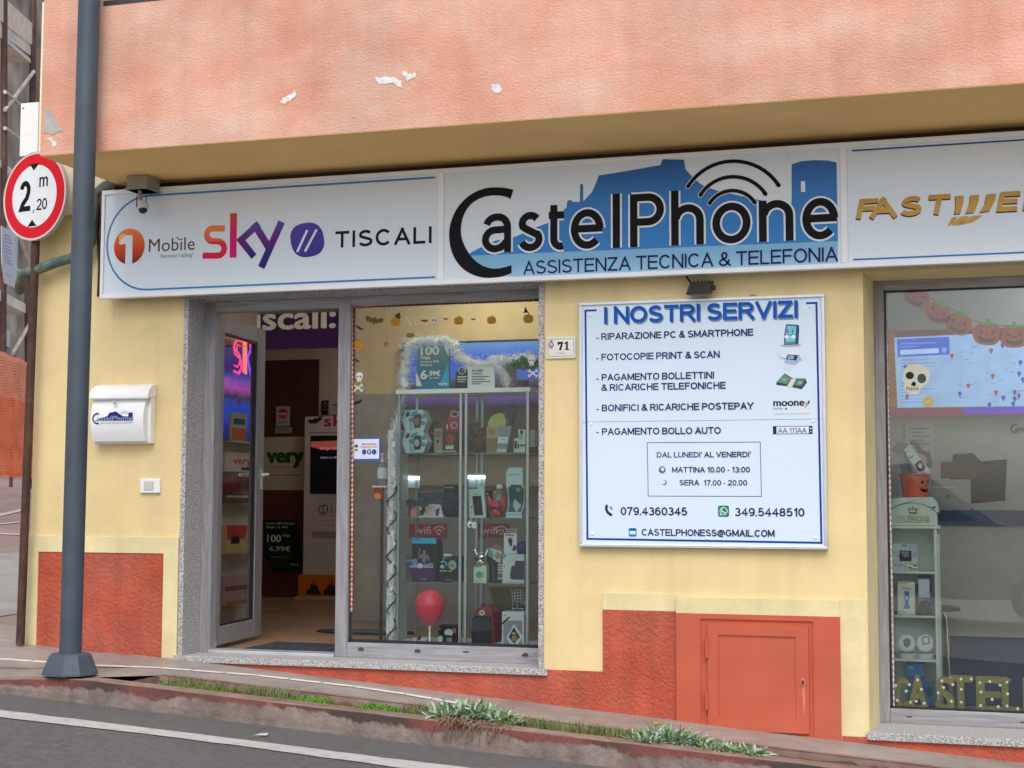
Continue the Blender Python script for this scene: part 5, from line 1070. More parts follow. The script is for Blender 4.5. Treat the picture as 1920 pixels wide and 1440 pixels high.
for k, lab in ((0, 'pale hexagonal boxed set stacked on top of its twin'), (285, 'pale hexagonal boxed set standing on the cabinet shelf under its twin')):
    sft = lambda *p: kg(*[(x, y+k) for x, y in p])
    A = [('p', sft((255, 345), (345, 320), (360, 410), (345, 515), (265, 520), (245, 430)), DK), ('e', sft((295, 430))[0], 5, 7, pr(160, 100, 80) if k == 0 else pr(190, 195, 190)), ('p', sft((205, 345), (250, 295), (320, 285), (300, 330), (225, 370)), TEAL), ('p', sft((140, 350), (165, 300), (205, 295), (200, 350), (160, 375)), pr(40, 60, 90)), ('e', sft((225, 410))[0], 5, 5, pr(110, 130, 160)), ('e', sft((385, 360))[0], 4.5, 4.5, pr(110, 140, 170)), ('e', sft((385, 450))[0], 4.5, 4.5, pr(110, 140, 170)), ('p', sft((190, 440), (240, 470), (255, 545), (210, 550)), pr(120, 200, 220)), ('r', sft((262, 525))[0], sft((300, 545))[0], pr(230, 190, 200))]
    pprism('toy_box', lab, 'boxed toy', sft((140, 278), (370, 274), (436, 412), (378, 556), (150, 560), (96, 420)), Yp, .10, LBL, A, 'hexagonal boxed sets')
pprism('toy_box', 'red hexagonal boxed set on top of the maroon carton', 'boxed toy', kg((740, 275), (840, 280), (885, 420), (840, 552), (680, 552), (690, 450)), Yp+.02, .09, pr(165, 35, 60), [('e', kg((800, 330))[0], 8, 6, pr(205, 170, 180)), ('e', kg((800, 330))[0], 5.5, 4, DK), ('e', kg((795, 480))[0], 7, 6.5, pr(190, 150, 160)), ('e', kg((795, 480))[0], 4, 4, pr(120, 60, 80)), ('r', kg((690, 470))[0], kg((710, 535))[0], pr(215, 190, 195))])
pbox('carton', 'dark maroon carton with a red picture on the top left cabinet shelf', 'carton', kg((640, 560))[0], kg((840, 845))[0], Yp+.01, .1, pr(75, 30, 38), [('e', kg((740, 660))[0], 8, 10, pr(170, 60, 50)), ('r', kg((680, 745))[0], kg((785, 795))[0], pr(190, 225, 210)), ('r', kg((690, 750))[0], kg((760, 765))[0], TEAL), ('r', kg((570, 820))[0], kg((820, 832))[0], PALE)], zb=shz[0])
pbox('carton', 'narrow tan carton with dark lid beside the maroon carton', 'carton', kg((528, 490))[0], kg((638, 845))[0], Yp+.05, .08, pr(165, 145, 115), [('r', kg((530, 462))[0], kg((636, 520))[0], pr(50, 65, 62)), ('e', kg((580, 600))[0], 5, 6, pr(110, 105, 85)), ('e', kg((575, 690))[0], 3, 3, DK)], zb=shz[0])
# right unit, top shelf
pprism('cushion', 'yellow fluffy cushion on the top shelf of the right cabinet', 'cushion', kg((1245, 440), (1280, 370), (1340, 330), (1430, 320), (1480, 380), (1490, 460), (1440, 505), (1250, 505)), Yp+.13, .09, pr(205, 205, 125, bump=.8, bs=60), bevel=.025)
pbox('carton', 'beige carton with an orange print under the yellow cushion', 'carton', kg((1225, 500))[0], kg((1385, 845))[0], Yp+.12, .1, pr(185, 180, 150), [('e', kg((1295, 560))[0], 7, 6, pr(200, 120, 70)), ('r', kg((1230, 655))[0], kg((1380, 830))[0], pr(150, 135, 85))], zb=shz[0])
pprism('phone_stand_box', 'grey leaning phone box with a white label on the top shelf', 'phone box', kg((1400, 490), (1555, 495), (1500, 800), (1485, 845), (1360, 842), (1365, 780)), Yp, .06, pr(140, 150, 155), [('p', kg((1385, 632), (1515, 636), (1505, 725), (1370, 715)), WHT), ('p', kg((1410, 500), (1470, 495), (1440, 565), (1395, 570)), pr(165, 155, 150)), ('p', kg((1362, 790), (1500, 795), (1485, 840), (1362, 840)), PALE), ('s', kg((1420, 668), (1480, 668)), 1.5, pr(150, 150, 150))], zb=shz[0])
pprism('earphone_box', 'white and teal boxed earphones at the right end of the top shelf', 'boxed gadget', kg((1650, 540), (1740, 540), (1738, 845), (1590, 845), (1590, 660), (1650, 640)), Yp, .05, pr(205, 220, 215), [('e', kg((1692, 570))[0], 3, 4, DK), ('r', kg((1655, 600))[0], kg((1712, 670))[0], pr(120, 205, 180)), ('r', kg((1595, 690))[0], kg((1630, 790))[0], DK), ('r', kg((1640, 725))[0], kg((1660, 785))[0], DK), ('r', kg((1670, 735))[0], kg((1735, 760))[0], pr(60, 80, 80))], zb=shz[0])
pbox('carton', 'plain pale grey carton behind the boxed earphones', 'carton', kg((1780, 545))[0], kg((1866, 765))[0], YV+.5, .08, pr(200, 210, 210))
mb = MB(); a = P(895, 838, Yp+.14); mb.sphere((a.x, a.y, shz[0]+.062), .062, .05, .062, mat((.085, .045, .02), .9, bump=.7, bs=70, name='brown_plush')); mb.sphere((a.x+.01, a.y, shz[0]+.145), .042, .04, .04, mat((.10, .055, .025), .9, bump=.7, bs=70, name='brown_plush_light'))
for dx in (-.03, .05): mb.sphere((a.x+dx, a.y, shz[0]+.18), .014, .012, .014, mat((.085, .045, .02), .9, bump=.7, bs=70, name='brown_plush'))
tag(mb.build('plush_toy', smooth=True), 'dark brown plush toy at the left end of the top right shelf', 'soft toy')
pbox('carton', 'grey green carton half hidden behind the right door post on the top shelf', 'carton', kg((1000, 440))[0], kg((1085, 845))[0], Yp+.2, .07, pr(95, 100, 85), [('e', kg((1045, 560))[0], 4, 5, pr(60, 65, 60)), ('r', kg((1005, 650))[0], kg((1080, 665))[0], pr(150, 150, 130))], zb=shz[0])
pprism('plush_toy', 'violet plush toy behind the phone box on the top right shelf', 'soft toy', kg((1500, 230), (1560, 215), (1600, 270), (1590, 380), (1560, 420), (1560, 560), (1480, 560), (1500, 420), (1430, 330), (1440, 240)), Yp+.22, .05, pr(95, 65, 130, bump=.6), bevel=.015)
pbox('carton', 'black carton with a violet band behind the hexagonal sets', 'carton', kg((420, 420))[0], kg((540, 845))[0], Yp+.2, .08, pr(32, 30, 36), [('r', kg((422, 560))[0], kg((538, 610))[0], pr(90, 60, 130)), ('r', kg((430, 700))[0], kg((520, 715))[0], pr(120, 120, 125))], zb=shz[0])
for x0, x1, y0, m, lab in ((110, 300, 300, pr(120, 95, 80), 'brown carton behind the sunglasses on the middle shelf'), (660, 800, 60, pr(70, 75, 80), 'dark grey carton behind the navy pouch on the middle shelf'), (1215, 1260, 140, pr(60, 70, 85), 'narrow blue grey carton behind the red dog speaker')):
    pbox('carton', lab, 'carton', ki((x0, y0))[0], ki((x1, 490))[0], Yp+.2, .07, m, [('r', ki((x0+10, y0+30))[0], ki((x1-10, y0+50))[0], pr(175, 170, 160)), ('e', ki(((x0+x1)/2, (y0+490)/2))[0], 3, 5, pr(150, 90, 70))], zb=shz[1])
for x0, x1, y0, m, lab in ((130, 225, 1000, pr(120, 125, 130), 'grey carton beside the purple figure box on the lower shelf'), (1250, 1330, 1120, pr(40, 60, 50), 'dark green carton between the silver speaker and the white boxes')):
    pbox('carton', lab, 'carton', ki((x0, y0))[0], ki((x1, 1330))[0], Yp+.16, .07, m, [('r', ki((x0+10, y0+60))[0], ki((x1-10, y0+85))[0], pr(190, 190, 185))], zb=shz[2])
# middle shelf
z = shz[1]
def Pz(u, v, Y): return P(u, v, Y)
gl = thing('sunglasses', 'dark sunglasses on a little pink stand in the left cabinet', 'sunglasses', P(785, 968, Yp)); mb = MB()
for cx in (228, 388):
    q = [(cx+72*math.cos(2*math.pi*i/20), 315+(48 if math.sin(2*math.pi*i/20) > 0 else 42)*math.sin(2*math.pi*i/20)) for i in range(20)]; mb.poly(FY(Yp-.02), ki(*q), M_BLACK, 0, t=.008)
mb.build('lens', gl); mb = MB(); mb.tube([P(*ki((150, 285))[0], Yp-.03), P(*ki((228, 265))[0], Yp-.03), P(*ki((300, 290))[0], Yp-.03), P(*ki((388, 262))[0], Yp-.03), P(*ki((470, 280))[0], Yp-.03)], .006, M_BLACK, 8); mb.tube([P(*ki((200, 350))[0], Yp-.02), P(*ki((230, 430))[0], Yp+.02)], .004, M_BLACK, 6); mb.build('glasses_frame', gl)
mb = MB(); a = P(*ki((250, 350))[0], Yp); mb.box(a.x-.02, a.x+.025, Yp, Yp+.04, z, a.z, pr(205, 150, 135)); mb.build('stand', gl)
pprism('spectacle_case', 'grey spectacle case with a zip behind the sunglasses', 'case', ki((300, 178), (640, 178), (640, 300), (600, 320), (320, 320)), Yp+.14, .06, pr(70, 82, 90), [('s', ki((310, 190), (470, 270), (630, 190)), 1.5, DK), ('s', ki((320, 180), (630, 180)), 1.2, DK)], bevel=.01)
pprism('toy_box', 'white box with black and pink print behind the sunglasses', 'boxed toy', ki((300, 345), (470, 320), (600, 325), (645, 490), (290, 490)), Yp+.04, .07, pr(215, 210, 210), [('p', ki((330, 360), (400, 345), (410, 400), (380, 470), (330, 470)), DK), ('e', ki((345, 380))[0], 2.4, 4, WHT), ('p', ki((400, 440), (470, 350), (540, 340), (545, 420), (500, 480), (420, 480)), pr(215, 185, 185)), ('p', ki((545, 400), (600, 360), (590, 470), (550, 480)), pr(60, 55, 70))], zb=z)
cap_ = thing('cloth_bag', 'dark navy cloth pouch on the middle shelf of the left cabinet', 'bag', P(850, 970, Yp+.1)); mb = MB(); a = P(847, 948, Yp+.12); mb.sphere((a.x, a.y, z+.068), .082, .07, .068, mat((.018, .024, .05), .9, var=.3, vs=12, bump=.6, bs=30, name='navy_cloth')); mb.build('pouch', cap_, smooth=True); mb = MB(); mb.sphere((a.x-.005, a.y, z+.125), .045, .04, .02, mat((.02, .026, .05), .9, bump=.5, name='navy_cloth_top')); mb.build('drawstring_top', cap_, smooth=True)
pprism('blister_pack', 'white blister pack with a black phone case on the middle shelf', 'phone case pack', ki((985, 90), (1180, 85), (1215, 488), (1000, 492)), Yp, .03, pr(205, 220, 212), [('p', ki((1035, 215), (1155, 212), (1180, 470), (1065, 472)), DK), ('r', ki((990, 98))[0], ki((1105, 122))[0], TEAL), ('r', ki((1060, 180))[0], ki((1110, 200))[0], pr(150, 180, 180)), ('e', ki((1028, 360))[0], 1.6, 1.6, DK), ('s', ki((1110, 250), (1112, 400)), 1.2, pr(80, 80, 90))], zb=z)
def dogspk(c, s, m, lab, z0, extra=None):
    t = thing('dog_head_speaker', lab, 'speaker', (c.x, c.y, z0)); mb = MB(); b = z0+s*.52
    mb.sphere((c.x, c.y, b), s*.5, s*.42, s*.52, m, 20, 14); mb.sphere((c.x, c.y-s*.36, b-s*.18), s*.27, s*.2, s*.22, m); mb.sphere((c.x-s*.17, c.y-s*.36, b-s*.26), s*.17, s*.16, s*.2, m); mb.sphere((c.x+s*.17, c.y-s*.36, b-s*.26), s*.17, s*.16, s*.2, m); mb.build('head', t, smooth=True)
    for sg in (-1, 1):
        mb = MB(); mb.tube([(c.x+sg*s*.36, c.y, b+s*.3), (c.x+sg*s*.5, c.y-.005, b+s*.62), (c.x+sg*s*.6, c.y-.005, b+s*.88)], [s*.17, s*.14, s*.02], m, 10); mb.build('ear', t, smooth=True)
    mb = MB()
    for sg in (-1, 1): mb.sphere((c.x+sg*s*.23, c.y-s*.42, b+s*.06), s*.2, s*.07, s*.14, M_BLACK)
    mb.tube([(c.x-s*.48, c.y-s*.22, b+s*.12), (c.x, c.y-s*.47, b+s*.1), (c.x+s*.48, c.y-s*.22, b+s*.12)], s*.03, M_BLACK, 8); mb.build('sunglasses', t, smooth=True)
    return t
c = P(932, 960, Yp+.02); rdm = mat((.55, .02, .03), .2, var=.1, name='glossy_red')
dogspk(c, .115, rdm, 'glossy red dog head speaker wearing sunglasses on the middle shelf', z)
mb = MB(); a = P(932, 925, Yp+.05); mb.lathe((a.x, a.y+.06, z), [(.02, 0), (.05, .01), (.055, .12), (.05, .15), (.03, .19), (.01, .2)], mat((.45, .38, .40), .15, name='clear_pink_jar', trans=.5), 20); mb.lathe((a.x, a.y+.06, z), [(.02, .2), (.026, .205), (.022, .23), (.005, .235)], WHT, 16)
tag(mb.build('candy_jar', smooth=True), 'clear pinkish jar with white lid behind the red dog speaker', 'jar')
pprism('watch_box', 'tall teal and white window box at the right end of the middle shelf', 'boxed gadget', ki((1488, -170), (1700, -170), (1705, 65), (1730, 110), (1730, 330), (1690, 430), (1700, 495), (1488, 495), (1488, 430), (1520, 340), (1510, 130), (1488, 80)), Yp, .07, pr(205, 225, 225), [('p', ki((1515, 100), (1560, 62), (1680, 65), (1725, 120), (1722, 320), (1680, 425), (1510, 428), (1530, 330)), pr(50, 95, 100)), ('p', ki((1600, 250), (1690, 340), (1625, 435), (1575, 340)), pr(190, 205, 205)), ('e', ki((1650, 130))[0], 5, 4, pr(110, 150, 150)), ('p', ki((1488, -168), (1530, -168), (1490, -110)), TEAL), ('s', ki((1530, -70), (1660, -75)), 3, pr(150, 200, 195)), ('r', ki((1505, 452))[0], ki((1685, 465))[0], pr(160, 180, 180))], zb=z)
mb = MB(); Fh = FY(YV-.03)
for cx, cy_2 in ((1008, 590), (1065, 600)): mb.ell(Fh, ki((cx, cy_2))[0], 4.6, 6.4, WHT, 0, 18, t=.012); 
mb.ell(Fh, ki((1018, 602))[0], 2.2, 2.2, DK, .0125); mb.ell(Fh, ki((1072, 605))[0], 1.6, 1.6, pr(220, 170, 180), .0125); mb.tube([P(*ki((1020, 545))[0], YV-.035), P(*ki((1018, 480))[0], YV-.035)], .002, M_WHITE, 6)
tag(mb.build('hanging_charm'), 'little white charm hanging below the middle shelf of the right cabinet', 'charm')
# lower shelf
z = shz[2]
fb = pprism('figure_box', 'purple and black figure box with a bright cyan top', 'boxed figure', ki((232, 770), (555, 770), (572, 900), (548, 1330), (235, 1330), (202, 1160), (238, 1060)), Yp-.02, .11, pr(26, 22, 34), [('r', ki((232, 772))[0], ki((553, 850))[0], pr(50, 175, 225)), ('p', ki((205, 1160), (520, 1165), (545, 1328), (236, 1328)), pr(72, 28, 82)), ('p', ki((205, 1135), (515, 1105), (515, 1170), (205, 1168)), pr(165, 160, 205)), ('e', ki((338, 1143))[0], 5, 5, pr(205, 215, 225)), ('e', ki((265, 1090))[0], 6, 6, pr(115, 140, 190)), ('r', ki((250, 785))[0], ki((340, 800))[0], pr(35, 90, 140)), ('r', ki((340, 1312))[0], ki((430, 1330))[0], pr(150, 130, 150)), ('e', ki((398, 960))[0], 2.3, 3.4, pr(170, 150, 170)), ('p', ki((340, 1000), (390, 985), (450, 1000), (475, 1070), (455, 1080), (430, 1030), (415, 1100), (365, 1100), (370, 1030), (345, 1050)), pr(140, 115, 150)), ('s', ki((335, 910), (325, 1060)), 1.6, pr(160, 150, 170)), ('t', 'BATTLE', *ki((385, 1142))[0], ki((510, 0))[0][0], 4, pr(100, 90, 150))], zb=z)
pprism('speaker_box', 'dark rounded window box with a pale green speaker', 'boxed gadget', ki((640, 1040), (720, 985), (850, 990), (910, 1100), (880, 1300), (610, 1320), (590, 1200), (600, 1100)), Yp, .11, pr(32, 30, 30), [('r', ki((655, 985))[0], ki((760, 1008))[0], WHT), ('r', ki((660, 1010))[0], ki((740, 1032))[0], TEAL), ('e', ki((770, 1135))[0], 7.5, 9, pr(150, 185, 155)), ('e', ki((765, 1140))[0], 5, 3, pr(110, 130, 120)), ('s', arcc(*ki((615, 1100), (650, 1085), (690, 1150))), 2.6, pr(120, 180, 220)), ('e', ki((635, 1155))[0], 4, 3.6, pr(140, 200, 225)), ('r', ki((600, 1205))[0], ki((700, 1218))[0], PALE), ('r', ki((715, 1208))[0], ki((765, 1220))[0], PALE), ('r', ki((680, 1325))[0], ki((780, 1335))[0], pr(140, 140, 140))], zb=z)
bb = pbox('gadget_box', 'small white box with a green picture under the silver dog speaker', 'boxed gadget', ki((1052, 1140))[0], ki((1222, 1365))[0], Yp-.02, .07, pr(215, 222, 200), [('r', ki((1055, 1142))[0], ki((1155, 1165))[0], TEAL), ('p', ki((1070, 1270), (1120, 1215), (1190, 1220), (1200, 1290), (1130, 1315)), pr(150, 200, 150)), ('e', ki((1125, 1262))[0], 5, 6, pr(90, 160, 150)), ('r', ki((1070, 1335))[0], ki((1180, 1350))[0], pr(170, 190, 160))], zb=z)
c = P(903, 1050, Yp+.02); dogspk(c, .088, mat((.62, .64, .66), .18, metal=.8, var=.06, name='silver_chrome'), 'shiny silver dog head speaker wearing sunglasses on a small white box', P(905, 1061, Yp-.02).z)
for pts, m, A, lab in ((ki((1335, 850), (1455, 920), (1440, 1000), (1275, 930)), pr(165, 105, 105), [], 'dusty pink card tilted behind the fan of cards'), (ki((1280, 910), (1425, 960), (1400, 1105), (1250, 1010)), pr(195, 210, 195), [('p', ki((1285, 930), (1310, 945), (1320, 1060), (1255, 1010)), TEAL), ('e', ki((1375, 1010))[0], 6, 7, pr(165, 140, 130))], 'pale card with teal edge tilted in the right cabinet')):
    pprism('card', lab, 'card', pts, Yp+(.03 if not A else .015), .008, m, A)
st = thing('card_stand', 'black stand with white clips holding the tilted cards', 'stand', P(925, 1090, Yp+.05)); mb = MB(); a = P(930, 1090, Yp+.05)
mb.tube([(a.x-.06, Yp+.03, P(915, 1040, Yp).z), (a.x-.02, Yp+.05, P(925, 1058, Yp).z), (a.x-.02, Yp+.05, z+.01)], [.02, .03, .025], M_BLACK, 10); mb.box(a.x-.07, a.x+.05, Yp+.03, Yp+.1, z, z+.02, M_BLACK); mb.build('base', st)
for y in (1130, 1165, 1195, 1235, 1310):
    mb = MB(); q = P(*ki((1360, y))[0], Yp); r_ = P(*ki((1470, y+10))[0], Yp); mb.box(q.x, r_.x, Yp+.02, Yp+.05, q.z-.006, q.z, WHT); mb.build('clip', st)
pbox('blister_pack', 'white hanging blister pack with a black figure standing on a box', 'blister pack', ki((1455, 705))[0], ki((1628, 985))[0], Yp+.03, .03, pr(218, 220, 218), [('p', ki((1515, 780), (1545, 765), (1575, 800), (1565, 880), (1540, 880), (1510, 820)), DK), ('r', ki((1475, 725))[0], ki((1590, 745))[0], pr(215, 90, 80)), ('r', ki((1490, 650))[0], ki((1630, 690))[0], pr(195, 205, 205)), ('r', ki((1505, 662))[0], ki((1615, 678))[0], pr(70, 80, 85))])
pbox('gadget_box', 'tall white box with dark window at the right end of the lower shelf', 'boxed gadget', ki((1440, 990))[0], ki((1725, 1378))[0], Yp-.01, .08, pr(212, 218, 215), [('p', ki((1440, 1050), (1450, 1000), (1500, 995), (1460, 1050)), TEAL), ('r', ki((1605, 1075))[0], ki((1728, 1330))[0], pr(70, 65, 70)), ('p', ki((1560, 1150), (1605, 1135), (1605, 1330), (1545, 1320), (1540, 1250)), pr(55, 60, 90)), ('r', ki((1480, 1355))[0], ki((1700, 1366))[0], pr(160, 165, 165)), ('s', ki((1465, 1120), (1465, 1170)), 1.5, pr(100, 170, 160))], zb=z)
mb = MB(); a = P(977, 1028, Yp+.06); mb.sphere((a.x+.01, a.y, a.z), .042, .04, .05, mat((.015, .02, .16), .5, var=.2, name='dark_blue_plastic')); mb.tube([(a.x-.035, a.y-.02, a.z), (a.x-.05, a.y-.03, a.z+.005)], .02, M_BLACK, 10); tag(mb.build('mini_fan', smooth=True), 'dark blue rounded gadget on top of the tall white box', 'gadget')
# bottom of the cabinets
z = vbz
bal = thing('balloon', 'round red balloon on a white stick at the bottom of the left cabinet', 'balloon', P(806, 1205, YV-.06)); c = P(806, 1136, YV-.06); Rb = P(832.5, 1136, YV-.06).x-c.x
M_BAL = mat((.62, .045, .07), .35, var=.05, name='red_balloon_rubber'); mb = MB(); prof = []
hb = P(806, 1105, YV-.06).z; lb = P(806, 1174, YV-.06).z; cz = P(806, 1134, YV-.06).z
for i in range(1, 24):
    t = math.pi*i/24; zz = cz+(hb-cz)*math.cos(t) if t < math.pi/2 else cz+(cz-lb)*math.cos(t); prof.append((Rb*math.sin(t)*(1 if t < math.pi/2 else (1-.22*max(0.0, -math.cos(t))**1.5)), zz-cz))
mb.lathe((c.x, c.y, cz), prof[::-1], M_BAL, 32); mb.build('balloon_skin', bal, smooth=True); mb = MB(); mb.tube([(c.x-.002, c.y, P(806, 1206, YV-.06).z-.05), (c.x, c.y, lb)], .006, M_WHITE, 10); mb.tube([(c.x, c.y, lb-.008), (c.x, c.y, lb+.006)], [.014, .008], M_WHITE, 10); mb.build('stick', bal, smooth=True)
mb = MB(); zl = P(806, 1207, YF+.1).z; mb.box(fx0+1.15, fx1-.04, YF+.10, YV-.012, DZ0, max(DZ0+.02, P(806, 1207, YV-.06).z-.045), WHT); tag(mb.build('window_ledge', bevel=.003), 'low white ledge behind the bottom rail of the left shop window', 'ledge')
pbox('figure_box', 'black box with a white skull picture at the bottom of the left cabinet', 'boxed figure', kj((580, 655))[0], kj((825, 930))[0], Yp-.04, .1, pr(28, 24, 28), [('e', kj((720, 755))[0], 8, 7, pr(195, 215, 215)), ('e', kj((708, 800))[0], 4, 2, DK), ('e', kj((735, 800))[0], 3, 2, DK), ('p', kj((690, 825), (760, 820), (765, 870), (720, 880), (690, 860)), pr(130, 140, 145)), ('e', kj((795, 730))[0], 4, 5, pr(190, 95, 60)), ('e', kj((598, 700))[0], 3, 3, pr(130, 130, 135)), ('r', kj((675, 885))[0], kj((810, 910))[0], PALE)])
mb = MB(); a = P(*kj((610, 860))[0], Yp-.06); mb.lathe((a.x, a.y, P(*kj((610, 905))[0], Yp-.06).z), [(.012, 0), (.016, .02), (.019, .045), (.008, .055)], WHT, 14); tag(mb.build('figurine', smooth=True), 'little white figurine in front of the black skull box', 'figurine')
mb = MB(); a = P(*kj((385, 880))[0], Yp-.06); zc = a.z; mb.sphere((a.x, a.y, zc+.018), .026, .016, .016, WHT); mb.sphere((a.x-.03, a.y, zc+.026), .014, .012, .014, DK); mb.sphere((a.x+.02, a.y, zc+.03), .010, .009, .010, WHT); mb.box(a.x-.05, a.x+.035, a.y-.02, a.y+.02, zc-.006, zc+.002, pr(205, 180, 150)); tag(mb.build('animal_figurine', smooth=True), 'tiny white and black animal figurine left of the balloon stick', 'figurine')
mb = MB(); a = P(*kj((262, 885))[0], Yp-.06); mb.lathe((a.x, a.y, a.z-.005), [(.022, 0), (.015, .008), (.008, .025), (.002, .035)], WHT, 12); tag(mb.build('figurine', smooth=True), 'tiny pointed white figurine at the far left of the cabinet bottom', 'figurine')
bp_ = thing('backpack', 'red and black backpack standing at the bottom of the right cabinet', 'backpack', P(908, 1208, Yp)); Fp_ = FY(Yp-.03)
mb = MB(); mb.poly(Fp_, kj((1075, 520), (1110, 440), (1170, 400), (1240, 400), (1300, 470), (1320, 560), (1320, 900), (1290, 920), (1075, 900)), mat((.30, .025, .035), .8, bump=.4, name='red_fabric'), -.14, t=.14); mb.build('bag_body', bp_, bevel=.018)
mb = MB(); mb.poly(Fp_, kj((1065, 570), (1090, 545), (1250, 545), (1280, 570), (1282, 740), (1062, 740)), mat((.045, .05, .06), .8, bump=.4, name='charcoal_fabric'), 0, t=.035); mb.poly(Fp_, kj((1062, 745), (1282, 742), (1280, 910), (1070, 910)), mat((.012, .012, .014), .8, name='black_fabric'), 0, t=.045); mb.build('front_pocket', bp_, bevel=.01)
mb = MB(); mb.ell(Fp_, kj((1165, 490))[0], 5, 4.6, WHT, .001); mb.ell(Fp_, kj((1165, 490))[0], 3, 1.6, DK, .002); mb.poly(Fp_, kj((1110, 530), (1125, 460), (1200, 455), (1220, 535)), pr(200, 70, 75), .0005); mb.build('badge', bp_)
mb = MB(); mb.tube([P(*q, Yp-.01) for q in kj((1160, 420), (1170, 380), (1190, 368), (1250, 400), (1330, 470))], .006, M_BLACK, 8); mb.tube([P(*q, Yp+.05) for q in kj((1330, 560), (1395, 640), (1370, 720))], .005, M_BLACK, 8); mb.build('strap', bp_, smooth=True)
pbox('lantern_box', 'large white box with a diamond lantern picture', 'boxed gadget', kj((1430, 475))[0], kj((1725, 940))[0], Yp-.03, .12, pr(222, 222, 225), [('r', kj((1450, 590))[0], kj((1700, 930))[0], pr(160, 150, 165)), ('p', kj((1590, 640), (1715, 810), (1620, 938), (1560, 938), (1490, 820)), pr(225, 228, 228)), ('p', kj((1590, 680), (1672, 815), (1595, 905), (1520, 815)), pr(60, 62, 58)), ('e', kj((1600, 830))[0], 6, 6, pr(170, 140, 100)), ('e', kj((1590, 765))[0], 4, 2, PALE), ('p', kj((1430, 630), (1520, 540), (1545, 548), (1440, 650)), DK), ('r', kj((1455, 510))[0], kj((1485, 525))[0], pr(200, 90, 90))])
tc_ = thing('toy_trolley', 'tiny wire shopping trolley standing on the white lantern box', 'toy trolley', P(972, 1146, Yp+.02)); Yt = Yp+.01
def wire(pts, r=.0025, m=None):
    mb.tube([P(*q, Yt) for q in kj(*pts)], r, m or M_ALU, 6)
mb = MB()
for q in (((1535, 170), (1560, 200), (1575, 330), (1700, 350), (1715, 175), (1555, 195)), ((1565, 230), (1712, 215)), ((1570, 270), (1710, 255)), ((1575, 300), (1705, 300)), ((1600, 190), (1605, 335)), ((1640, 188), (1645, 340)), ((1680, 182), (1675, 345))): wire(q)
mb.build('basket', tc_); mb = MB(); wire(((1580, 330), (1570, 430), (1715, 435), (1640, 430), (1630, 345))); wire(((1575, 430), (1575, 465))); wire(((1700, 435), (1700, 465))); mb.build('chassis', tc_)
mb = MB(); a = P(948, 1115, 1.25); mb.lathe((a.x, 1.3, P(948, 1136, 1.25).z), [(.09, 0), (.115, .03), (.13, .13), (.125, .135)], pr(110, 115, 25, bump=.4), 24); mb.box(a.x-.1, a.x+.1, 1.2, 1.4, DZ0, P(948, 1136, 1.25).z, M_DARK)
tag(mb.build('basket', smooth=False), 'olive green basket on a dark stand behind the right cabinet', 'basket')
# on top of the cabinets
ct_ = ctop+.032; kz = crop(640, 540, 4); Fz = FY(YV+.10); zA_, zB_2 = ct_, Fz.px(800, 645)[1]
tg = grad([(0, (20, 115, 150)), (.5, (45, 120, 135)), (1, (120, 150, 140))], zA_, zB_2)
pprism('price_display', 'teal price display of 6,99 on top of the left cabinet', 'price display', kz((560, 735), (572, 430), (600, 405), (790, 405), (806, 430), (806, 735)), YV+.10, .03, tg, [('p', kz((560, 735), (560, 620), (605, 735)), WHT), ('p', kz((735, 735), (806, 540), (806, 735)), pr(45, 165, 205)), ('p', kz((770, 440), (806, 430), (806, 520)), pr(215, 225, 215)), ('t', '100', *kz((595, 502))[0], kz((735, 0))[0][0], 15, WHT, .06), ('t', 'Giga', *kz((594, 533))[0], kz((668, 0))[0][0], 6, WHT, .04), ('t', 'minuti e SMS', *kz((594, 562))[0], kz((732, 0))[0][0], 4, WHT, .03), ('t', 'illimitati', *kz((594, 586))[0], kz((680, 0))[0][0], 4, WHT, .03), ('t', '6', *kz((594, 683))[0], kz((645, 0))[0][0], 16, WHT, .06), ('t', ',99€', *kz((650, 660))[0], kz((745, 0))[0][0], 9, WHT, .06), ('t', 'al mese', *kz((665, 680))[0], kz((735, 0))[0][0], 3, WHT), ('t', 'very', *kz((728, 728))[0], kz((796, 0))[0][0], 5, WHT, .05)], zb=ct_)
pprism('price_card', 'black card with a white dial on top of the right cabinet', 'card', kz((858, 725), (858, 600), (870, 588), (925, 580), (944, 592), (944, 725)), YV+.09, .012, DK, [('e', kz((905, 620))[0], 7, 7, PALE), ('e', kz((905, 620))[0], 5.4, 5.4, DK), ('s', kz((905, 625), (915, 608)), 1.5, PALE), ('r', kz((870, 662))[0], kz((940, 670))[0], PALE), ('r', kz((870, 682))[0], kz((938, 689))[0], PALE), ('r', kz((875, 700))[0], kz((930, 705))[0], PALE)], zb=ct_)
pbox('info_card', 'white card with lines of print on top of the right cabinet', 'card', kz((947, 595))[0], kz((1150, 728))[0], YV+.08, .01, WHT, [('t', 'sky mobile', *kz((980, 628))[0], kz((1065, 0))[0][0], 5, DK, .03)]+[('r', kz((978, y))[0], kz((978+w_, y+6))[0], pr(120, 120, 125)) for y, w_ in ((640, 80), (662, 130), (682, 100), (700, 140), (716, 70))], zb=ct_)
ph_ = thing('photo_frame', 'clear photo frame with a red bow behind white web on the right cabinet', 'photo frame', P(949, 722, YV+.1)); Fpf = FY(YV+.12); mb = MB(); mb.stroke(Fpf, kz((1168, 728), (1168, 600), (1305, 600), (1305, 728)), 1.6, pr(150, 110, 120), 0, closed=True); mb.bpx(Fpf, kz((1165, 598))[0], kz((1308, 728))[0], -.02, -.012, pr(150, 140, 150)); mb.build('frame_border', ph_); mb = MB(); mb.ell(Fpf, kz((1243, 650))[0], 5, 5, RD, .004, t=.01); mb.build('bow', ph_)
M_WEB = mat((.84, .86, .87), .9, var=.05, name='white_web_fibre')
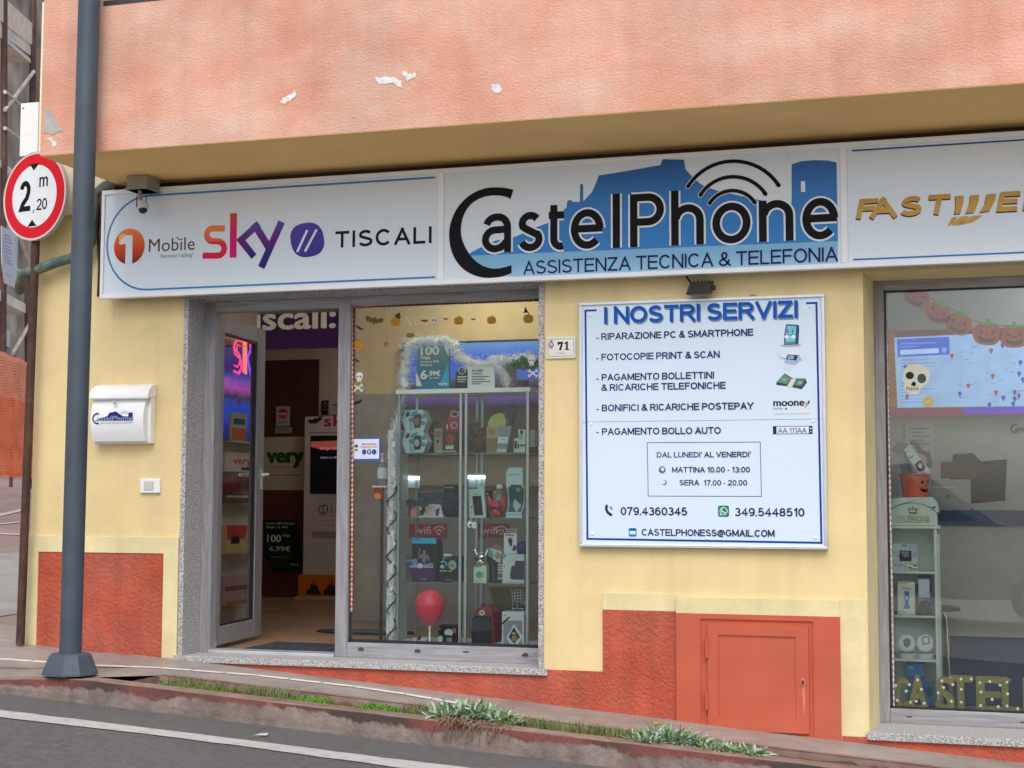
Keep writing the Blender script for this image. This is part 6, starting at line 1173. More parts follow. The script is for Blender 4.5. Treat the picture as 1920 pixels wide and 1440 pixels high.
def fuzz(name, label, path, Y, rad, n, dy=.03, sh=1.0, seed=1):
    random.seed(seed); mb = MB(); pts = [P(*p, Y) for p in path]
    seg = [(pts[i+1]-pts[i]).length for i in range(len(pts)-1)]; tot = sum(seg)
    for _ in range(n):
        t = random.random()*tot; i = 0
        while t > seg[i] and i < len(seg)-1: t -= seg[i]; i += 1
        c = pts[i].lerp(pts[i+1], t/seg[i]); c = c+Vector((random.gauss(0, rad*.45), random.gauss(0, dy), random.gauss(0, rad*.45)))
        for _k in range(4):
            c2 = c+Vector((random.gauss(0, .008), random.gauss(0, .008), random.gauss(0, .008)))
            d = Vector((random.gauss(0, 1), random.gauss(0, .6), random.gauss(0, 1)*sh)).normalized()*random.uniform(.006, .02); e = Vector((random.gauss(0, 1), random.gauss(0, 1), random.gauss(0, 1))).normalized()*random.uniform(.0015, .004)
            mb.add([c2-d, c2+e, c2+d], [(0, 1, 2)], M_WEB)
    q = []; rs = []
    for i in range(len(pts)-1):
        for k in range(8): q.append(pts[i].lerp(pts[i+1], k/8)+Vector((random.gauss(0, .006), random.gauss(0, .008), random.gauss(0, .006)))); rs.append(rad*random.uniform(.35, .75))
    mb.tube(q, rs, M_WEB, 9)
    o = mb.build(name); tag(o, label, 'web decoration'); return o
fuzz('cobweb', 'white fluffy cobweb draped along the top of both cabinets', kz((470, 735), (480, 600), (505, 430), (560, 400), (700, 395), (780, 390), (845, 420), (880, 520), (960, 560), (1080, 585), (1150, 545), (1300, 540), (1400, 520), (1460, 520)), YV+.15, .045, 2400, .05, seed=2)
fuzz('cobweb', 'short white cobweb hanging over the clear photo frame', kz((1150, 560), (1200, 620), (1245, 690), (1240, 720)), YV+.08, .03, 400, .03, seed=3)
fuzz('cobweb', 'white cobweb hanging down the side of the white stand', [(756, 730), (750, 775), (742, 800), (736, 815), (738, 870), (740, 900), (735, 930), (733, 985), (737, 1010), (735, 1100), (733, 1145), (738, 1200)], YV+.04, .024, 1100, .03, seed=4)
ws = thing('white_stand', 'narrow white stand wrapped in web and dark garland beside the cabinets', 'stand', P(736, 1205, YV+.02)); mb = MB(); q0 = P(727.5, 806, YV+.06); q1 = P(744, 806, YV+.06); mb.box(q0.x, q1.x, YV+.06, YV+.3, DZ0+.02, q0.z, WHT); mb.build('side_panel', ws, bevel=.004); mb = MB(); mb.box(q0.x-.02, q1.x+.01, YV+.04, YV+.32, DZ0, DZ0+.02, WHT); mb.build('foot', ws)
mb = MB(); random.seed(8); q = []
for i in range(60):
    v = 905+i*5; q.append(P(735+9*math.sin(i*.62), v, YV+.02+.03*math.cos(i*.62)))
mb.tube(q, .006, mat((.02, .035, .03), .8, name='dark_green_garland'), 6)
for _ in range(500):
    c = random.choice(q)+Vector((random.gauss(0, .008), random.gauss(0, .008), random.gauss(0, .006))); d = Vector((random.gauss(0, 1), random.gauss(0, 1), random.gauss(0, 1))).normalized()*.016; e = Vector((random.gauss(0, 1), random.gauss(0, 1), random.gauss(0, 1))).normalized()*.003
    mb.add([c-d, c+e, c+d], [(0, 1, 2)], mat((.03, .06, .05), .8, name='dark_green_needles'))
tag(mb.build('tinsel_garland'), 'dark green tinsel garland wound down the white stand', 'garland')
def leafclump(mb, c, n, R, lw, ll, mats, up=.6, seed=1, droop=.5, flat=1.0):
    random.seed(seed)
    for _ in range(n):
        a = random.uniform(0, 2*math.pi); rr = R*math.sqrt(random.random()); b = Vector((c[0]+rr*math.cos(a), c[1]+rr*math.sin(a)*flat, c[2]+random.uniform(-.005, .01)))
        d = Vector((math.cos(a)*rr/R+random.gauss(0, .45), math.sin(a)*rr/R+random.gauss(0, .45), up+random.random()*.5)).normalized(); L_ = ll*random.uniform(.6, 1.2); W_ = lw*random.uniform(.7, 1.2)
        s_ = d.cross(Vector((random.gauss(0, .3), random.gauss(0, .3), 1))).normalized()
        p0 = b; p1 = b+d*L_*.5; d2 = (d-Vector((0, 0, droop*random.random()))).normalized(); p2 = p1+d2*L_*.35; p3 = p2+(d2-Vector((0, 0, droop*.6))).normalized()*L_*.25
        mb.add([p0-s_*W_*.25, p0+s_*W_*.25, p1+s_*W_*.5, p2+s_*W_*.42, p3, p2-s_*W_*.42, p1-s_*W_*.5], [(0, 1, 2, 6), (6, 2, 3, 5), (5, 3, 4)], random.choice(mats))
mb = MB(); a = P(980, 700, YV+.04); PG = [mat((.09, .28, .05), .5, name='green_leaf'), mat((.15, .38, .08), .5, name='light_green_leaf')]
random.seed(5)
for k in range(7): leafclump(mb, (a.x-.06+.02*k, a.y, a.z+.03+.012*(k % 3)), 22, .035, .032, .055, PG, .5, 20+k)
mb.lathe((a.x, a.y, ct_), [(.035, 0), (.045, .05), (.042, .05)], M_DARK, 16)
tag(mb.build('pot_plant'), 'small green leafy plant in a pot on the right cabinet', 'plant')
# sanitiser on its stand
sb = thing('sanitiser_bottle', 'clear pump bottle with white label on a slim stand near the window', 'bottle', P(716.5, 911, 1.05)); a = P(716.5, 911, 1.05); zt_ = P(716, 850, 1.05).z; hh = zt_-a.z
mb = MB(); mb.lathe(a, [(.032, 0), (.036, .01), (.036, hh*.62), (.015, hh*.72)], mat((.5, .55, .58), .15, trans=.6, name='clear_plastic'), 20); mb.build('bottle_body', sb, smooth=True); mb = MB(); mb.lathe(a, [(.0365, hh*.22), (.0367, hh*.23), (.0367, hh*.55), (.0365, hh*.56)], WHT, 20); mb.build('paper_label', sb, smooth=True)
mb = MB(); mb.lathe(a, [(.014, hh*.72), (.014, hh*.82), (.006, hh*.83), (.006, hh*.95), (.012, hh*.96), (.012, hh)], WHT, 14); mb.tube([a+Vector((0, 0, hh*.97)), a+Vector((-.035, -.01, hh*.95))], .006, WHT, 8); mb.build('pump', sb, smooth=True)
sd2 = thing('bottle_stand', 'slim dark floor stand with white tray under the pump bottle', 'stand', (a.x, a.y, DZ0)); mb = MB(); mb.box(a.x-.06, a.x+.05, a.y-.05, a.y+.05, a.z-.012, a.z, WHT); mb.build('tray', sd2); mb = MB(); mb.tube([(a.x, a.y, DZ0), (a.x, a.y, a.z-.012)], .012, M_DARK, 10); mb.box(a.x-.12, a.x+.12, a.y-.1, a.y+.1, DZ0, DZ0+.012, M_DARK); mb.build('pole', sd2)
mb = MB(); c = P(710, 925, 1.0); mb.box(c.x-.035, c.x+.03, 1.0, 1.03, c.z-.045, c.z+.04, pr(165, 60, 45)); Fs_ = FY(1.0); mb.ell(Fs_, (708, 930), 6, 6, pr(215, 150, 60), .001); tag(mb.build('hanging_card'), 'red and yellow card hanging below the pump bottle', 'card')

# --- stickers and strings on the left window glass
YS = YF+.043; FG = FY(YS); GH = 'halloween stickers on the left window'
BRN = pr(120, 90, 45); PUR = pr(75, 50, 75); SOR = pr(205, 145, 45); SWH = pr(228, 226, 215); BLK = pr(40, 30, 22)
def stick(name, label, cat, fn):
    mb = MB(); fn(mb); return tag(mb.build(name), label, cat, GH)
def sbat(label, c, w, m, rot=0.0): stick('bat_sticker', label, 'sticker', lambda mb: bat(mb, FG, kz(c)[0], w/4, m, 0, rot, .0006))
sbat('largest brown bat sticker, top left of the window', (247, 245), 142, BRN, -.12); sbat('small brown bat sticker between the bones and the skull', (625, 247), 54, pr(105, 80, 45)); sbat('tiny violet bat sticker right of the top skull', (783, 233), 36, PUR); sbat('violet bat sticker between two top pumpkins', (990, 235), 36, pr(105, 70, 85)); sbat('narrow dark bat sticker under the largest bat', (135, 300), 62, PUR, -.5); sbat('dark violet bat sticker above the left skull', (115, 545), 46, PUR, -.5); sbat('black bat sticker below the left crossbones', (123, 858), 70, BLK, .35); sbat('tiny brown bat sticker at the foot of the left sticker column', (114, 936), 22, BRN)
def pump(label, c, r, hat=False, eyes=True):
    def f(mb):
        q = kz(c)[0]; r_ = r/4
        for dx in (-.42, .42, 0): mb.ell(FG, (q[0]+dx*r_, q[1]), r_*.66, r_*.9, SOR, .0006+.0002*(dx == 0), 16, t=.0004)
        mb.poly(FG, [(q[0]-1.2, q[1]-r_*.8), (q[0]+1.5, q[1]-r_*.8), (q[0]+2, q[1]-r_*1.15), (q[0]-.5, q[1]-r_*1.1)], pr(110, 95, 40), .0008)
        if eyes:
            for s_ in (-1, 1): mb.poly(FG, [(q[0]+s_*r_*.42-1.2, q[1]-r_*.1), (q[0]+s_*r_*.42+1.2, q[1]-r_*.1), (q[0]+s_*r_*.42, q[1]-r_*.42)], pr(150, 95, 25), .0016)
            mb.poly(FG, [(q[0]-r_*.6, q[1]+r_*.2), (q[0], q[1]+r_*.38), (q[0]+r_*.6, q[1]+r_*.2), (q[0], q[1]+r_*.62)], pr(150, 95, 25), .0016)
        if hat: mb.poly(FG, kz(*hat), BLK if c[0] > 1000 else pr(85, 75, 40), .002)
    stick('pumpkin_sticker', label, 'sticker', f)
pump('pumpkin sticker with a brown witch hat beside the largest bat', (405, 255), 36, [(398, 205), (440, 182), (445, 228), (425, 232)]); pump('pumpkin sticker in the middle of the top row', (880, 246), 33); pump('pumpkin sticker right of the violet bat in the top row', (1127, 242), 32); pump('pumpkin sticker with a black hat in the top right corner', (1402, 232), 36, [(1357, 185), (1372, 178), (1380, 138), (1398, 175), (1412, 186)]); pump('pumpkin sticker on the left edge of the window', (125, 428), 36)
def bone(mb, p0, p1, w, m, lay=0.0):
    mb.stroke(FG, [p0, p1], w, m, .0005+lay); d = (Vector(p1)-Vector(p0)).normalized(); n_ = Vector((-d.y, d.x))
    for p in (p0, p1):
        for s_ in (-1, 1): q = Vector(p)+n_*w*.55*s_; mb.ell(FG, tuple(q), w*.62, w*.62, m, .0006+lay+.0001*s_, 12)
stick('bone_sticker', 'white bone sticker beside the hatted pumpkin, left of a pair', 'sticker', lambda mb: bone(mb, *kz((490, 220), (517, 275)), 2.6, SWH)); stick('bone_sticker', 'white bone sticker left of the small brown bat, right of a pair', 'sticker', lambda mb: bone(mb, *kz((537, 218), (562, 272)), 2.6, SWH))
def skull(label, c, w, h, m):
    def f(mb):
        q = kz(c)[0]; w_, h_ = w/4, h/4; mb.ell(FG, (q[0], q[1]-h_*.12), w_*.5, h_*.4, m, .0004, 20, t=.0003); mb.rect(FG, (q[0]-w_*.28, q[1]), (q[0]+w_*.28, q[1]+h_*.48), m, .0009)
        for s_ in (-1, 1): mb.ell(FG, (q[0]+s_*w_*.2, q[1]-h_*.05), w_*.13, h_*.1, pr(120, 105, 85), .0014, 12)
        for s_ in (-1, 0, 1): mb.rect(FG, (q[0]+s_*w_*.14-.25, q[1]+h_*.25), (q[0]+s_*w_*.14+.25, q[1]+h_*.46), pr(150, 140, 120), .0014)
    stick('skull_sticker', label, 'sticker', f)
skull('white skull sticker in the top row of the window', (695, 246), 50, 76, SWH); skull('white skull sticker above crossbones on the left edge', (135, 668), 56, 72, SWH); skull('pale skull sticker by the green plant on the right edge', (1427, 546), 56, 72, pr(215, 220, 220))
def xbones(label, c, w):
    def f(mb):
        q = kz(c)[0]; d = w/8; bone(mb, (q[0]-d, q[1]-d*.7), (q[0]+d, q[1]+d*.7), 2.6, SWH); bone(mb, (q[0]-d, q[1]+d*.7), (q[0]+d, q[1]-d*.7), 2.6, SWH, .0006)
    stick('crossbones_sticker', label, 'sticker', f)
xbones('white crossbones sticker on the left edge of the window', (125, 748), 58); xbones('white crossbones sticker on the right edge of the window', (1437, 640), 58)
def star(mb, c, r, m): q = kz(c)[0]; mb.poly(FG, [(q[0]+(r if i % 2 == 0 else r*.45)*math.cos(math.pi*i/5-math.pi/2), q[1]+(r if i % 2 == 0 else r*.45)*math.sin(math.pi*i/5-math.pi/2)) for i in range(10)], m, 0, t=.0005)
stick('star_sticker', 'dull pink star sticker below the hatted pumpkin', 'sticker', lambda mb: star(mb, (335, 420), 7, pr(150, 105, 80)))
stick('ghost_sticker', 'faint olive ghost sticker above the price display', 'sticker', lambda mb: mb.ell(FG, kz((517, 355))[0], 8, 4.5, pr(140, 115, 60), 0, t=.0005))
def string(name, label, path, Y, r, m, n, group=None):
    mb = MB(); pts = [P(*p, Y) for p in path]; q = []; rs = []
    seg = [(pts[i+1]-pts[i]).length for i in range(len(pts)-1)]; tot = sum(seg); k = int(n*6)
    for i in range(k+1):
        t = tot*i/k; j = 0
        while t > seg[j]+1e-9 and j < len(seg)-1: t -= seg[j]; j += 1
        q.append(pts[j].lerp(pts[j+1], min(1, t/seg[j]))); rs.append(r*.25+r*.75*abs(math.sin(math.pi*i/6)))
    mb.tube(q, rs, m, 7); return tag(mb.build(name, smooth=True), label, 'bead string', group)
M_BEAD = mat((.62, .17, .10), .35, var=.5, vs=6, col2=(.6, .5, .38), c2amt=.9, c2scale=3.5, name='orange_beads'); M_BEAD2 = mat((.6, .45, .42), .35, var=.4, vs=12, name='pale_beads')
string('bead_string', 'orange bead string hanging down the left edge of the left window', [(660.5, 576), (661, 800), (660, 1000), (659, 1148)], YF+.03, .0095, M_BEAD, 62)
string('bead_string', 'pale bead string along the top of the left window', [(661, 575), (760, 569), (880, 565), (1003, 560)], YF+.03, .008, mat((.6, .30, .2), .4, var=.3, name='orange_pale_beads'), 44)
fn_ = thing('safety_notice', 'white notice with blue border stuck low on the left window glass', 'notice', P(685, 863, YS)); FNn = FY(YS-.001); mb = MB(); mb.bpx(FNn, (657.5, 821), (713, 863.5), 0, .002, pr(50, 105, 190)); mb.build('blue_sheet', fn_); FN3 = FY(YS-.0035); mb = MB(); mb.rect(FN3, (659.5, 823.5), (710.5, 860), pr(222, 228, 235), 0)
arts(mb, FN3, [('e', (668, 838), 3.6, 5, pr(60, 80, 120)), ('r', (664, 839), (672, 842), pr(220, 228, 235)), ('e', (668, 843.5), 3, 1.6, pr(60, 80, 120)), ('t', 'OBBLIGO DI MASCHERINA', 678, 834, 706, 2.6, pr(200, 60, 90), .02), ('t', 'DISTANZIAMENTO SOCIALE', 676, 839, 708, 2.2, pr(200, 60, 90), .02), ('e', (683, 847), 4.2, 4.8, pr(40, 90, 160)), ('e', (692.5, 847), 4.2, 4.8, pr(40, 90, 160)), ('e', (692.5, 847), 2, 3.4, PALE), ('e', (702, 847), 4.2, 4.8, pr(40, 90, 160))]); mb.build('printed_front', fn_)

# --- right shop window
kr1 = crop(1620, 500, 3.273); kr2 = crop(1620, 900, 2.88); kr3 = crop(1640, 900, 6.857)
YR = .58; FR = FY(YR); zfl = WZ0-.02
tsh = thing('telephone_shelf', 'pale green shelf shaped like a telephone box in the right window', 'shelf unit', (X(1712, 1300, YR), YR+.12, zfl)); M_PG = mat((.68, .73, .64), .45, var=.04, name='pale_green_paint')
tx0, tx1 = X(1666.5, 1000, YR), X(1757, 1000, YR); zl_ = Z(1712, 985.5, YR); zl2 = Z(1712, 991, YR); sd_ = .24
mb = MB(); mb.box(tx0, tx0+.02, YR, YR+sd_, zfl, zl2, M_PG); mb.build('side_panel', tsh, bevel=.002); mb = MB(); mb.box(tx1-.02, tx1, YR, YR+sd_, zfl, zl2, M_PG); mb.box(tx1, tx1+.012, YR+.03, YR+sd_, zfl, Z(1757, 1003, YR), M_PG); mb.build('side_panel', tsh, bevel=.002)
mb = MB(); mb.box(tx0+.02, tx1-.02, YR+sd_-.012, YR+sd_-.002, zfl, zl2, M_PG); mb.build('back_panel', tsh)
mb = MB(); mb.box(tx0-.012, tx1+.018, YR-.02, YR+sd_, zl2, zl_, M_PG); mb.build('ledge', tsh, bevel=.002)
tshz = []
for v in (1071, 1153.5, 1235.5, 1328):
    zz = Z(1712, v, YR+.02); tshz.append(zz); mb = MB(); mb.box(tx0+.02, tx1-.02, YR+.004, YR+sd_-.012, zz-.014, zz, M_PG); mb.build('shelf_board', tsh)
mb = MB(); q = kr3((203, 580), (203, 395), (260, 345), (350, 310), (440, 296), (540, 296), (640, 318), (730, 365), (797, 410), (797, 580)); mb.poly(FR, q, M_PG, -sd_+.01, t=sd_-.01); mb.build('head_board', tsh, bevel=.002)
mb = MB(); q = kr3((188, 400), (260, 340), (350, 303), (440, 288), (540, 288), (640, 310), (730, 355), (815, 412), (808, 300), (730, 226), (240, 226), (200, 290)); mb.poly(FR, q, M_PG, -sd_, t=sd_+.012); mb.build('roof', tsh, bevel=.003)
M_GLD = mat((.38, .30, .12), .45, var=.15, name='dull_gold'); FRa = FY(YR-.0015)
mb = MB(); mb.poly(FRa, kr3((445, 435), (440, 405), (420, 362), (455, 365), (478, 350), (487, 330), (498, 350), (520, 365), (557, 362), (545, 405), (540, 437)), M_GLD, 0); mb.poly(FRa, kr3((452, 400), (470, 372), (485, 395), (500, 372), (525, 400), (515, 412), (460, 412)), M_PG, .0006); mb.stroke(FRa, kr3((446, 422), (540, 422)), .7, M_BLACK, .0008); mb.build('crown_emblem', tsh)
mb = MB(); mb.text(FRa, 'TELEPHONE', *kr3((298, 537))[0], kr3((700, 0))[0][0], 9.6, M_GLD, .0005, bold=.012); mb.stroke(FRa, kr3((275, 462), (702, 464), (704, 548), (277, 548)), .7, M_GLD, .0004, closed=True); mb.build('lettering', tsh)
mb = MB(); FRr = FY(YR-.014)
for a in ((455, 260, 525, 266), (748, 340, 785, 362), (195, 352, 215, 362)): mb.poly(FRr, kr3((a[0], a[1]), (a[2], a[1]+2), (a[2], a[3]), (a[0], a[3]-2)), M_BLACK, 0)
mb.build('slot', tsh)
Ys = YR+.05
pbox('blister_pack', 'white blister pack with a small black screen on the upper telephone shelf', 'blister pack', kr3((232, 815))[0], kr3((555, 1140))[0], Ys, .02, pr(208, 216, 222), [('r', kr3((318, 905))[0], kr3((475, 1045))[0], DK), ('p', kr3((330, 920), (440, 912), (440, 1000), (410, 985), (385, 1000)), pr(130, 140, 150)), ('r', kr3((345, 835))[0], kr3((412, 850))[0], pr(90, 95, 100)), ('r', kr3((440, 820))[0], kr3((540, 890))[0], pr(180, 188, 195)), ('r', kr3((485, 920))[0], kr3((540, 1000))[0], pr(165, 190, 200)), ('r', kr3((245, 920))[0], kr3((290, 950))[0], pr(170, 195, 210)), ('p', kr3((390, 1062), (555, 1055), (555, 1085), (385, 1085)), pr(215, 205, 120)), ('e', kr3((265, 1090))[0], 2, 2.6, pr(150, 165, 180)), ('e', kr3((308, 1090))[0], 2, 2.6, pr(150, 165, 180)), ('e', kr3((350, 1090))[0], 2, 2.6, pr(150, 165, 180)), ('s', kr3((290, 975), (320, 980)), 1.4, DK)], zb=tshz[0])
mb = MB(); a = P(*kr3((470, 1120))[0], YR+.03); mb.tube([a+Vector((-.025, 0, .012)), a+Vector((0, 0, .004)), a+Vector((.035, 0, -.006))], .006, M_ALU, 8); mb.tube([a+Vector((-.01, .0, -.004)), a+Vector((.03, 0, .01))], .005, M_DARK, 8); tag(mb.build('cable_clip'), 'small silver clip lying in front of the white blister pack', 'clip')
pbox('gadget_box', 'cream box with a blue robot picture on the middle telephone shelf', 'boxed gadget', kr2((180, 548))[0], kr2((277, 720))[0], Ys, .06, pr(222, 225, 210), [('r', kr2((183, 550))[0], kr2((240, 560))[0], pr(190, 200, 90)), ('r', kr2((205, 580))[0], kr2((255, 592))[0], pr(175, 180, 185)), ('r', kr2((218, 600))[0], kr2((244, 625))[0], pr(60, 120, 170)), ('p', kr2((215, 628), (247, 628), (240, 660), (250, 695), (212, 695), (222, 660)), pr(70, 135, 180)), ('r', kr2((222, 632))[0], kr2((240, 645))[0], pr(185, 215, 230)), ('r', kr2((190, 705))[0], kr2((230, 714))[0], pr(215, 210, 150))], zb=tshz[1])
hp = thing('phone_holder', 'black phone holder carrying a phone on the middle telephone shelf', 'phone holder', P(1733, 1152, Ys)); Fh_ = FY(Ys)
mb = MB(); q = kr2((285, 722), (290, 690), (310, 655), (340, 652), (360, 690), (372, 725)); mb.poly(Fh_, q, M_BLACK, -.06, t=.06); mb.build('holder_base', hp, bevel=.004)
mb = MB(); mb.bpx(Fh_, kr2((283, 560))[0], kr2((364, 600))[0], -.02, -.004, M_BLACK); mb.bpx(Fh_, kr2((300, 640))[0], kr2((348, 660))[0], -.02, 0, pr(150, 160, 170)); mb.build('clamp', hp)
mb = MB(); mb.bpx(Fh_, kr2((292, 518))[0], kr2((356, 642))[0], -.004, .008, M_BLACK); Fh2 = FY(Ys-.0085); mb.rect(Fh2, kr2((293, 535))[0], kr2((355, 636))[0], pr(205, 212, 225), 0); tag(mb.build('smartphone', bevel=.002), 'phone with a pale screen clipped in the black holder', 'phone')
for cx, lab, c2 in ((234, 'round white tin with a grey shield on its lid, left of two', pr(110, 125, 130)), (333, 'round white tin with a grey ring on its lid, right of two', pr(120, 130, 145))):
    t = thing('round_tin', lab, 'tin', P(*kr2((cx, 960))[0], Ys), 'round tins on the telephone shelf'); F_t = FY(Ys); c = P(*kr2((cx, 940))[0], Ys+.05); rr = abs(P(*kr2((cx+49, 940))[0], Ys).x-P(*kr2((cx, 940))[0], Ys).x)
    mb = MB(); mb.lathe((c.x, c.y, tshz[2]), [(rr, 0), (rr*1.02, .003), (rr*1.02, .028), (rr*.98, .03)], WHT, 28); mb.build('tin_base', t, smooth=True)
    mb = MB(); mb.ell(F_t, kr2((cx-2, 880))[0], 16.2, 16.8, pr(205, 210, 215), -.03, 30, t=.03); F_t2 = FY(Ys-.001); mb.ell(F_t2, kr2((cx-2, 880))[0], 14.5, 15, WHT, 0, 30)
    if cx < 300: mb.poly(F_t2, kr2((212, 865), (230, 852), (252, 862), (250, 892), (233, 908), (216, 895)), c2, .0005)
    else: mb.stroke(F_t2, kr2((315, 850), (350, 845), (352, 880), (318, 888)), 2.4, c2, .0005, closed=True)
    mb.build('lid', t)
pbox('gadget_box', 'bright blue box behind the first gold letters', 'boxed gadget', kr2((228, 990))[0], kr2((328, 1240))[0], Ys+.03, .08, pr(30, 130, 190), [('r', kr2((232, 1005))[0], kr2((270, 1020))[0], pr(120, 185, 220)), ('r', kr2((235, 1060))[0], kr2((325, 1080))[0], pr(25, 90, 150)), ('e', kr2((280, 1140))[0], 9, 12, pr(35, 95, 140))], zb=tshz[3])
pbox('gadget_box', 'lower blue box with a dark disc behind the gold letter S', 'boxed gadget', kr2((328, 1090))[0], kr2((392, 1240))[0], Ys+.05, .06, pr(40, 135, 185), [('e', kr2((352, 1140))[0], 6, 11, pr(25, 70, 105)), ('r', kr2((335, 1215))[0], kr2((385, 1228))[0], DK)], zb=tshz[3])
# pumpkin bucket on the shelf roof
zr_ = Z(1716, 932.5, YR+.05); bk = thing('pumpkin_bucket', 'coral pumpkin bucket with a carved face on the telephone shelf roof', 'bucket', P(1716, 932, YR+.12)); c = P(1716, 932, YR+.12); rT = abs(P(1745.5, 890, YR+.02).x-P(1687, 890, YR+.02).x)/2; rB = rT*.78; hB = Z(1716, 888, YR+.03)-zr_
M_COR = mat((.72, .155, .085), .45, var=.06, name='coral_plastic'); mb = MB(); mb.lathe((c.x, c.y, zr_), [(rB, 0), (rB*1.02, .005), (rT*.99, hB*.93), (rT*1.05, hB*.94), (rT*1.05, hB), (rT*.96, hB), (rT*.9, hB*.85), (rB*.7, hB*.8)], M_COR, 32); mb.build('bucket_body', bk, smooth=True)
mb = MB(); 
def onb(pts):
    out = []
    for p in pts:
        q = P(*p, c.y-rT); zz = q.z-zr_; r_ = rB+(rT-rB)*zz/(hB*.93)+.0012; s_ = max(-.95, min(.95, (P(*p, c.y-rT*.8).x-c.x)/r_)); out.append(Vector((c.x+r_*s_, c.y-r_*math.sqrt(1-s_*s_), q.z)))
    return out
for pts in (kr1((345, 1330), (358, 1308), (370, 1330)), kr1((380, 1325), (392, 1305), (400, 1322)), kr1((372, 1345), (380, 1335), (386, 1345))): mb.add(onb(pts), [(0, 1, 2)], DK)
mp_ = onb(kr1((335, 1352), (350, 1362), (368, 1366), (388, 1362), (400, 1350), (396, 1374), (382, 1382), (366, 1384), (348, 1374))); mb.add(mp_, [(0, 1, 8), (1, 2, 7, 8), (2, 3, 6, 7), (3, 4, 5, 6)], DK); mb.build('carved_face', bk)
tb_ = pprism('gadget_box', 'white box with a dark cat picture tilted in the pumpkin bucket', 'boxed gadget', kr1((245, 1125), (280, 1090), (410, 1262), (335, 1275)), YR+.10, .06, pr(200, 210, 210), [('p', kr1((310, 1215), (330, 1195), (352, 1185), (378, 1230), (368, 1255), (335, 1255)), DK), ('e', kr1((345, 1222))[0], 3.6, 4.6, PALE), ('s', kr1((275, 1175), (302, 1165)), 1.6, DK), ('s', kr1((255, 1140), (275, 1130)), 1.4, pr(150, 160, 160))])
pprism('gadget_box', 'clear and grey packet leaning behind the tilted white box', 'packet', kr1((165, 1125), (215, 1075), (285, 1090), (250, 1130), (300, 1270), (235, 1275), (215, 1160)), YR+.15, .03, pr(120, 130, 132), [('r', kr1((217, 1142))[0], kr1((244, 1215))[0], pr(70, 185, 165))])
mb = MB(); mb.tube([P(*q, YR+.16) for q in kr1((290, 1075), (320, 1085), (345, 1130), (390, 1150), (405, 1200), (395, 1230))], .016, M_DARK, 10); tag(mb.build('black_cable', smooth=True), 'thick dark headphone band sticking out of the pumpkin bucket', 'headphones')
# gold marquee letters
YM = YW+.10; FMq = FY(YM); M_WD = mat((.36, .31, .09), .55, var=.2, vs=14, bump=.3, bs=40, col2=(.42, .22, .07), c2amt=.5, name='gold_glitter_wood'); M_BULB = mat((.85, .8, .62), .3, emit=.25, name='warm_bulb')
GL = 'gold marquee letters along the window ledge'
for ch, xa, xb, yt, yb, bul, dY, wh in (('C', 163, 246, 1076, 1230, ((170, 1110), (180, 1190), (245, 1105), (228, 1140)), .0, 'first'), ('A', 236, 345, 1064, 1225, ((290, 1080), (310, 1130), (282, 1195), (325, 1205), (250, 1200)), .045, 'second'), ('S', 382, 492, 1074, 1240, ((420, 1085), (480, 1105), (400, 1150), (472, 1195), (430, 1120)), .0, 'third'), ('T', 455, 592, 1066, 1246, ((468, 1072), (524, 1075), (580, 1075), (525, 1130), (525, 1200)), .05, 'fourth'), ('E', 604, 748, 1072, 1252, ((625, 1095), (680, 1088), (735, 1108), (632, 1145), (692, 1185), (630, 1218), (725, 1225)), .0, 'fifth'), ('L', 742, 845, 1076, 1256, ((772, 1092), (775, 1155), (772, 1220), (830, 1235)), .045, 'sixth'), ('P', 856, 985, 1078, 1258, ((875, 1095), (880, 1160), (930, 1090)), .0, 'seventh, cut by the photo edge,')):
    Yl = YM+dY; Fl_ = FY(Yl); (u0, v0), (u1, v1) = kr2((xa, yb), (xb, yt)); a0, b0_ = Fl_.px(u0, v0); a1, b1 = Fl_.px(u1, v1)
    t = thing('marquee_letter', 'gold wooden letter %s with bulbs, %s on the ledge' % (ch, wh), 'letter', Fl_.w(a0, b0_, 0), GL)
    b0_ = max(b0_, zfl+.01) if False else b0_
    mb = MB(); mb.text(Fl_, ch, 0, 0, 0, 0, M_WD, 0, bold=.045, ext=.06, loc=(a0+.004, b0_+.004, a1-.004, b1-b0_))
    hh = b1-b0_; sl = .014   # slab serifs
    ser = {'A': [(a0, a0+.06, b0_), (a1-.06, a1, b0_)], 'T': [(a0+(a1-a0)*.3, a0+(a1-a0)*.7, b0_)], 'E': [(a0-.0, a0+.07, b0_), (a0, a0+.07, b1-sl)], 'L': [(a0-.006, a0+.06, b1-sl), (a0-.006, a0+.05, b0_)], 'P': [(a0-.006, a0+.06, b0_)]}.get(ch, [])
    for x0_, x1_, z_ in ser: mb.bp(Fl_, x0_, x1_, z_, z_+sl, -.009, .0115, M_WD)
    mb.build('letter_body', t)
    for bx_, by_ in bul:
        mb = MB(); p = P(*kr2((bx_, by_))[0], Yl-.016); mb.sphere(p, .009, .009, .009, M_BULB, 10, 6); mb.build('bulb', t, smooth=True)
mb = MB(); zlg = P(1750, 1332, YM).z; mb.box(tx0-.03, 3.0, YM-.03, YM+.09, zfl-.06, P(1740, 1336, YM).z, M_WHITE); tag(mb.build('window_ledge'), 'white ledge carrying the gold letters in the right window', 'ledge')
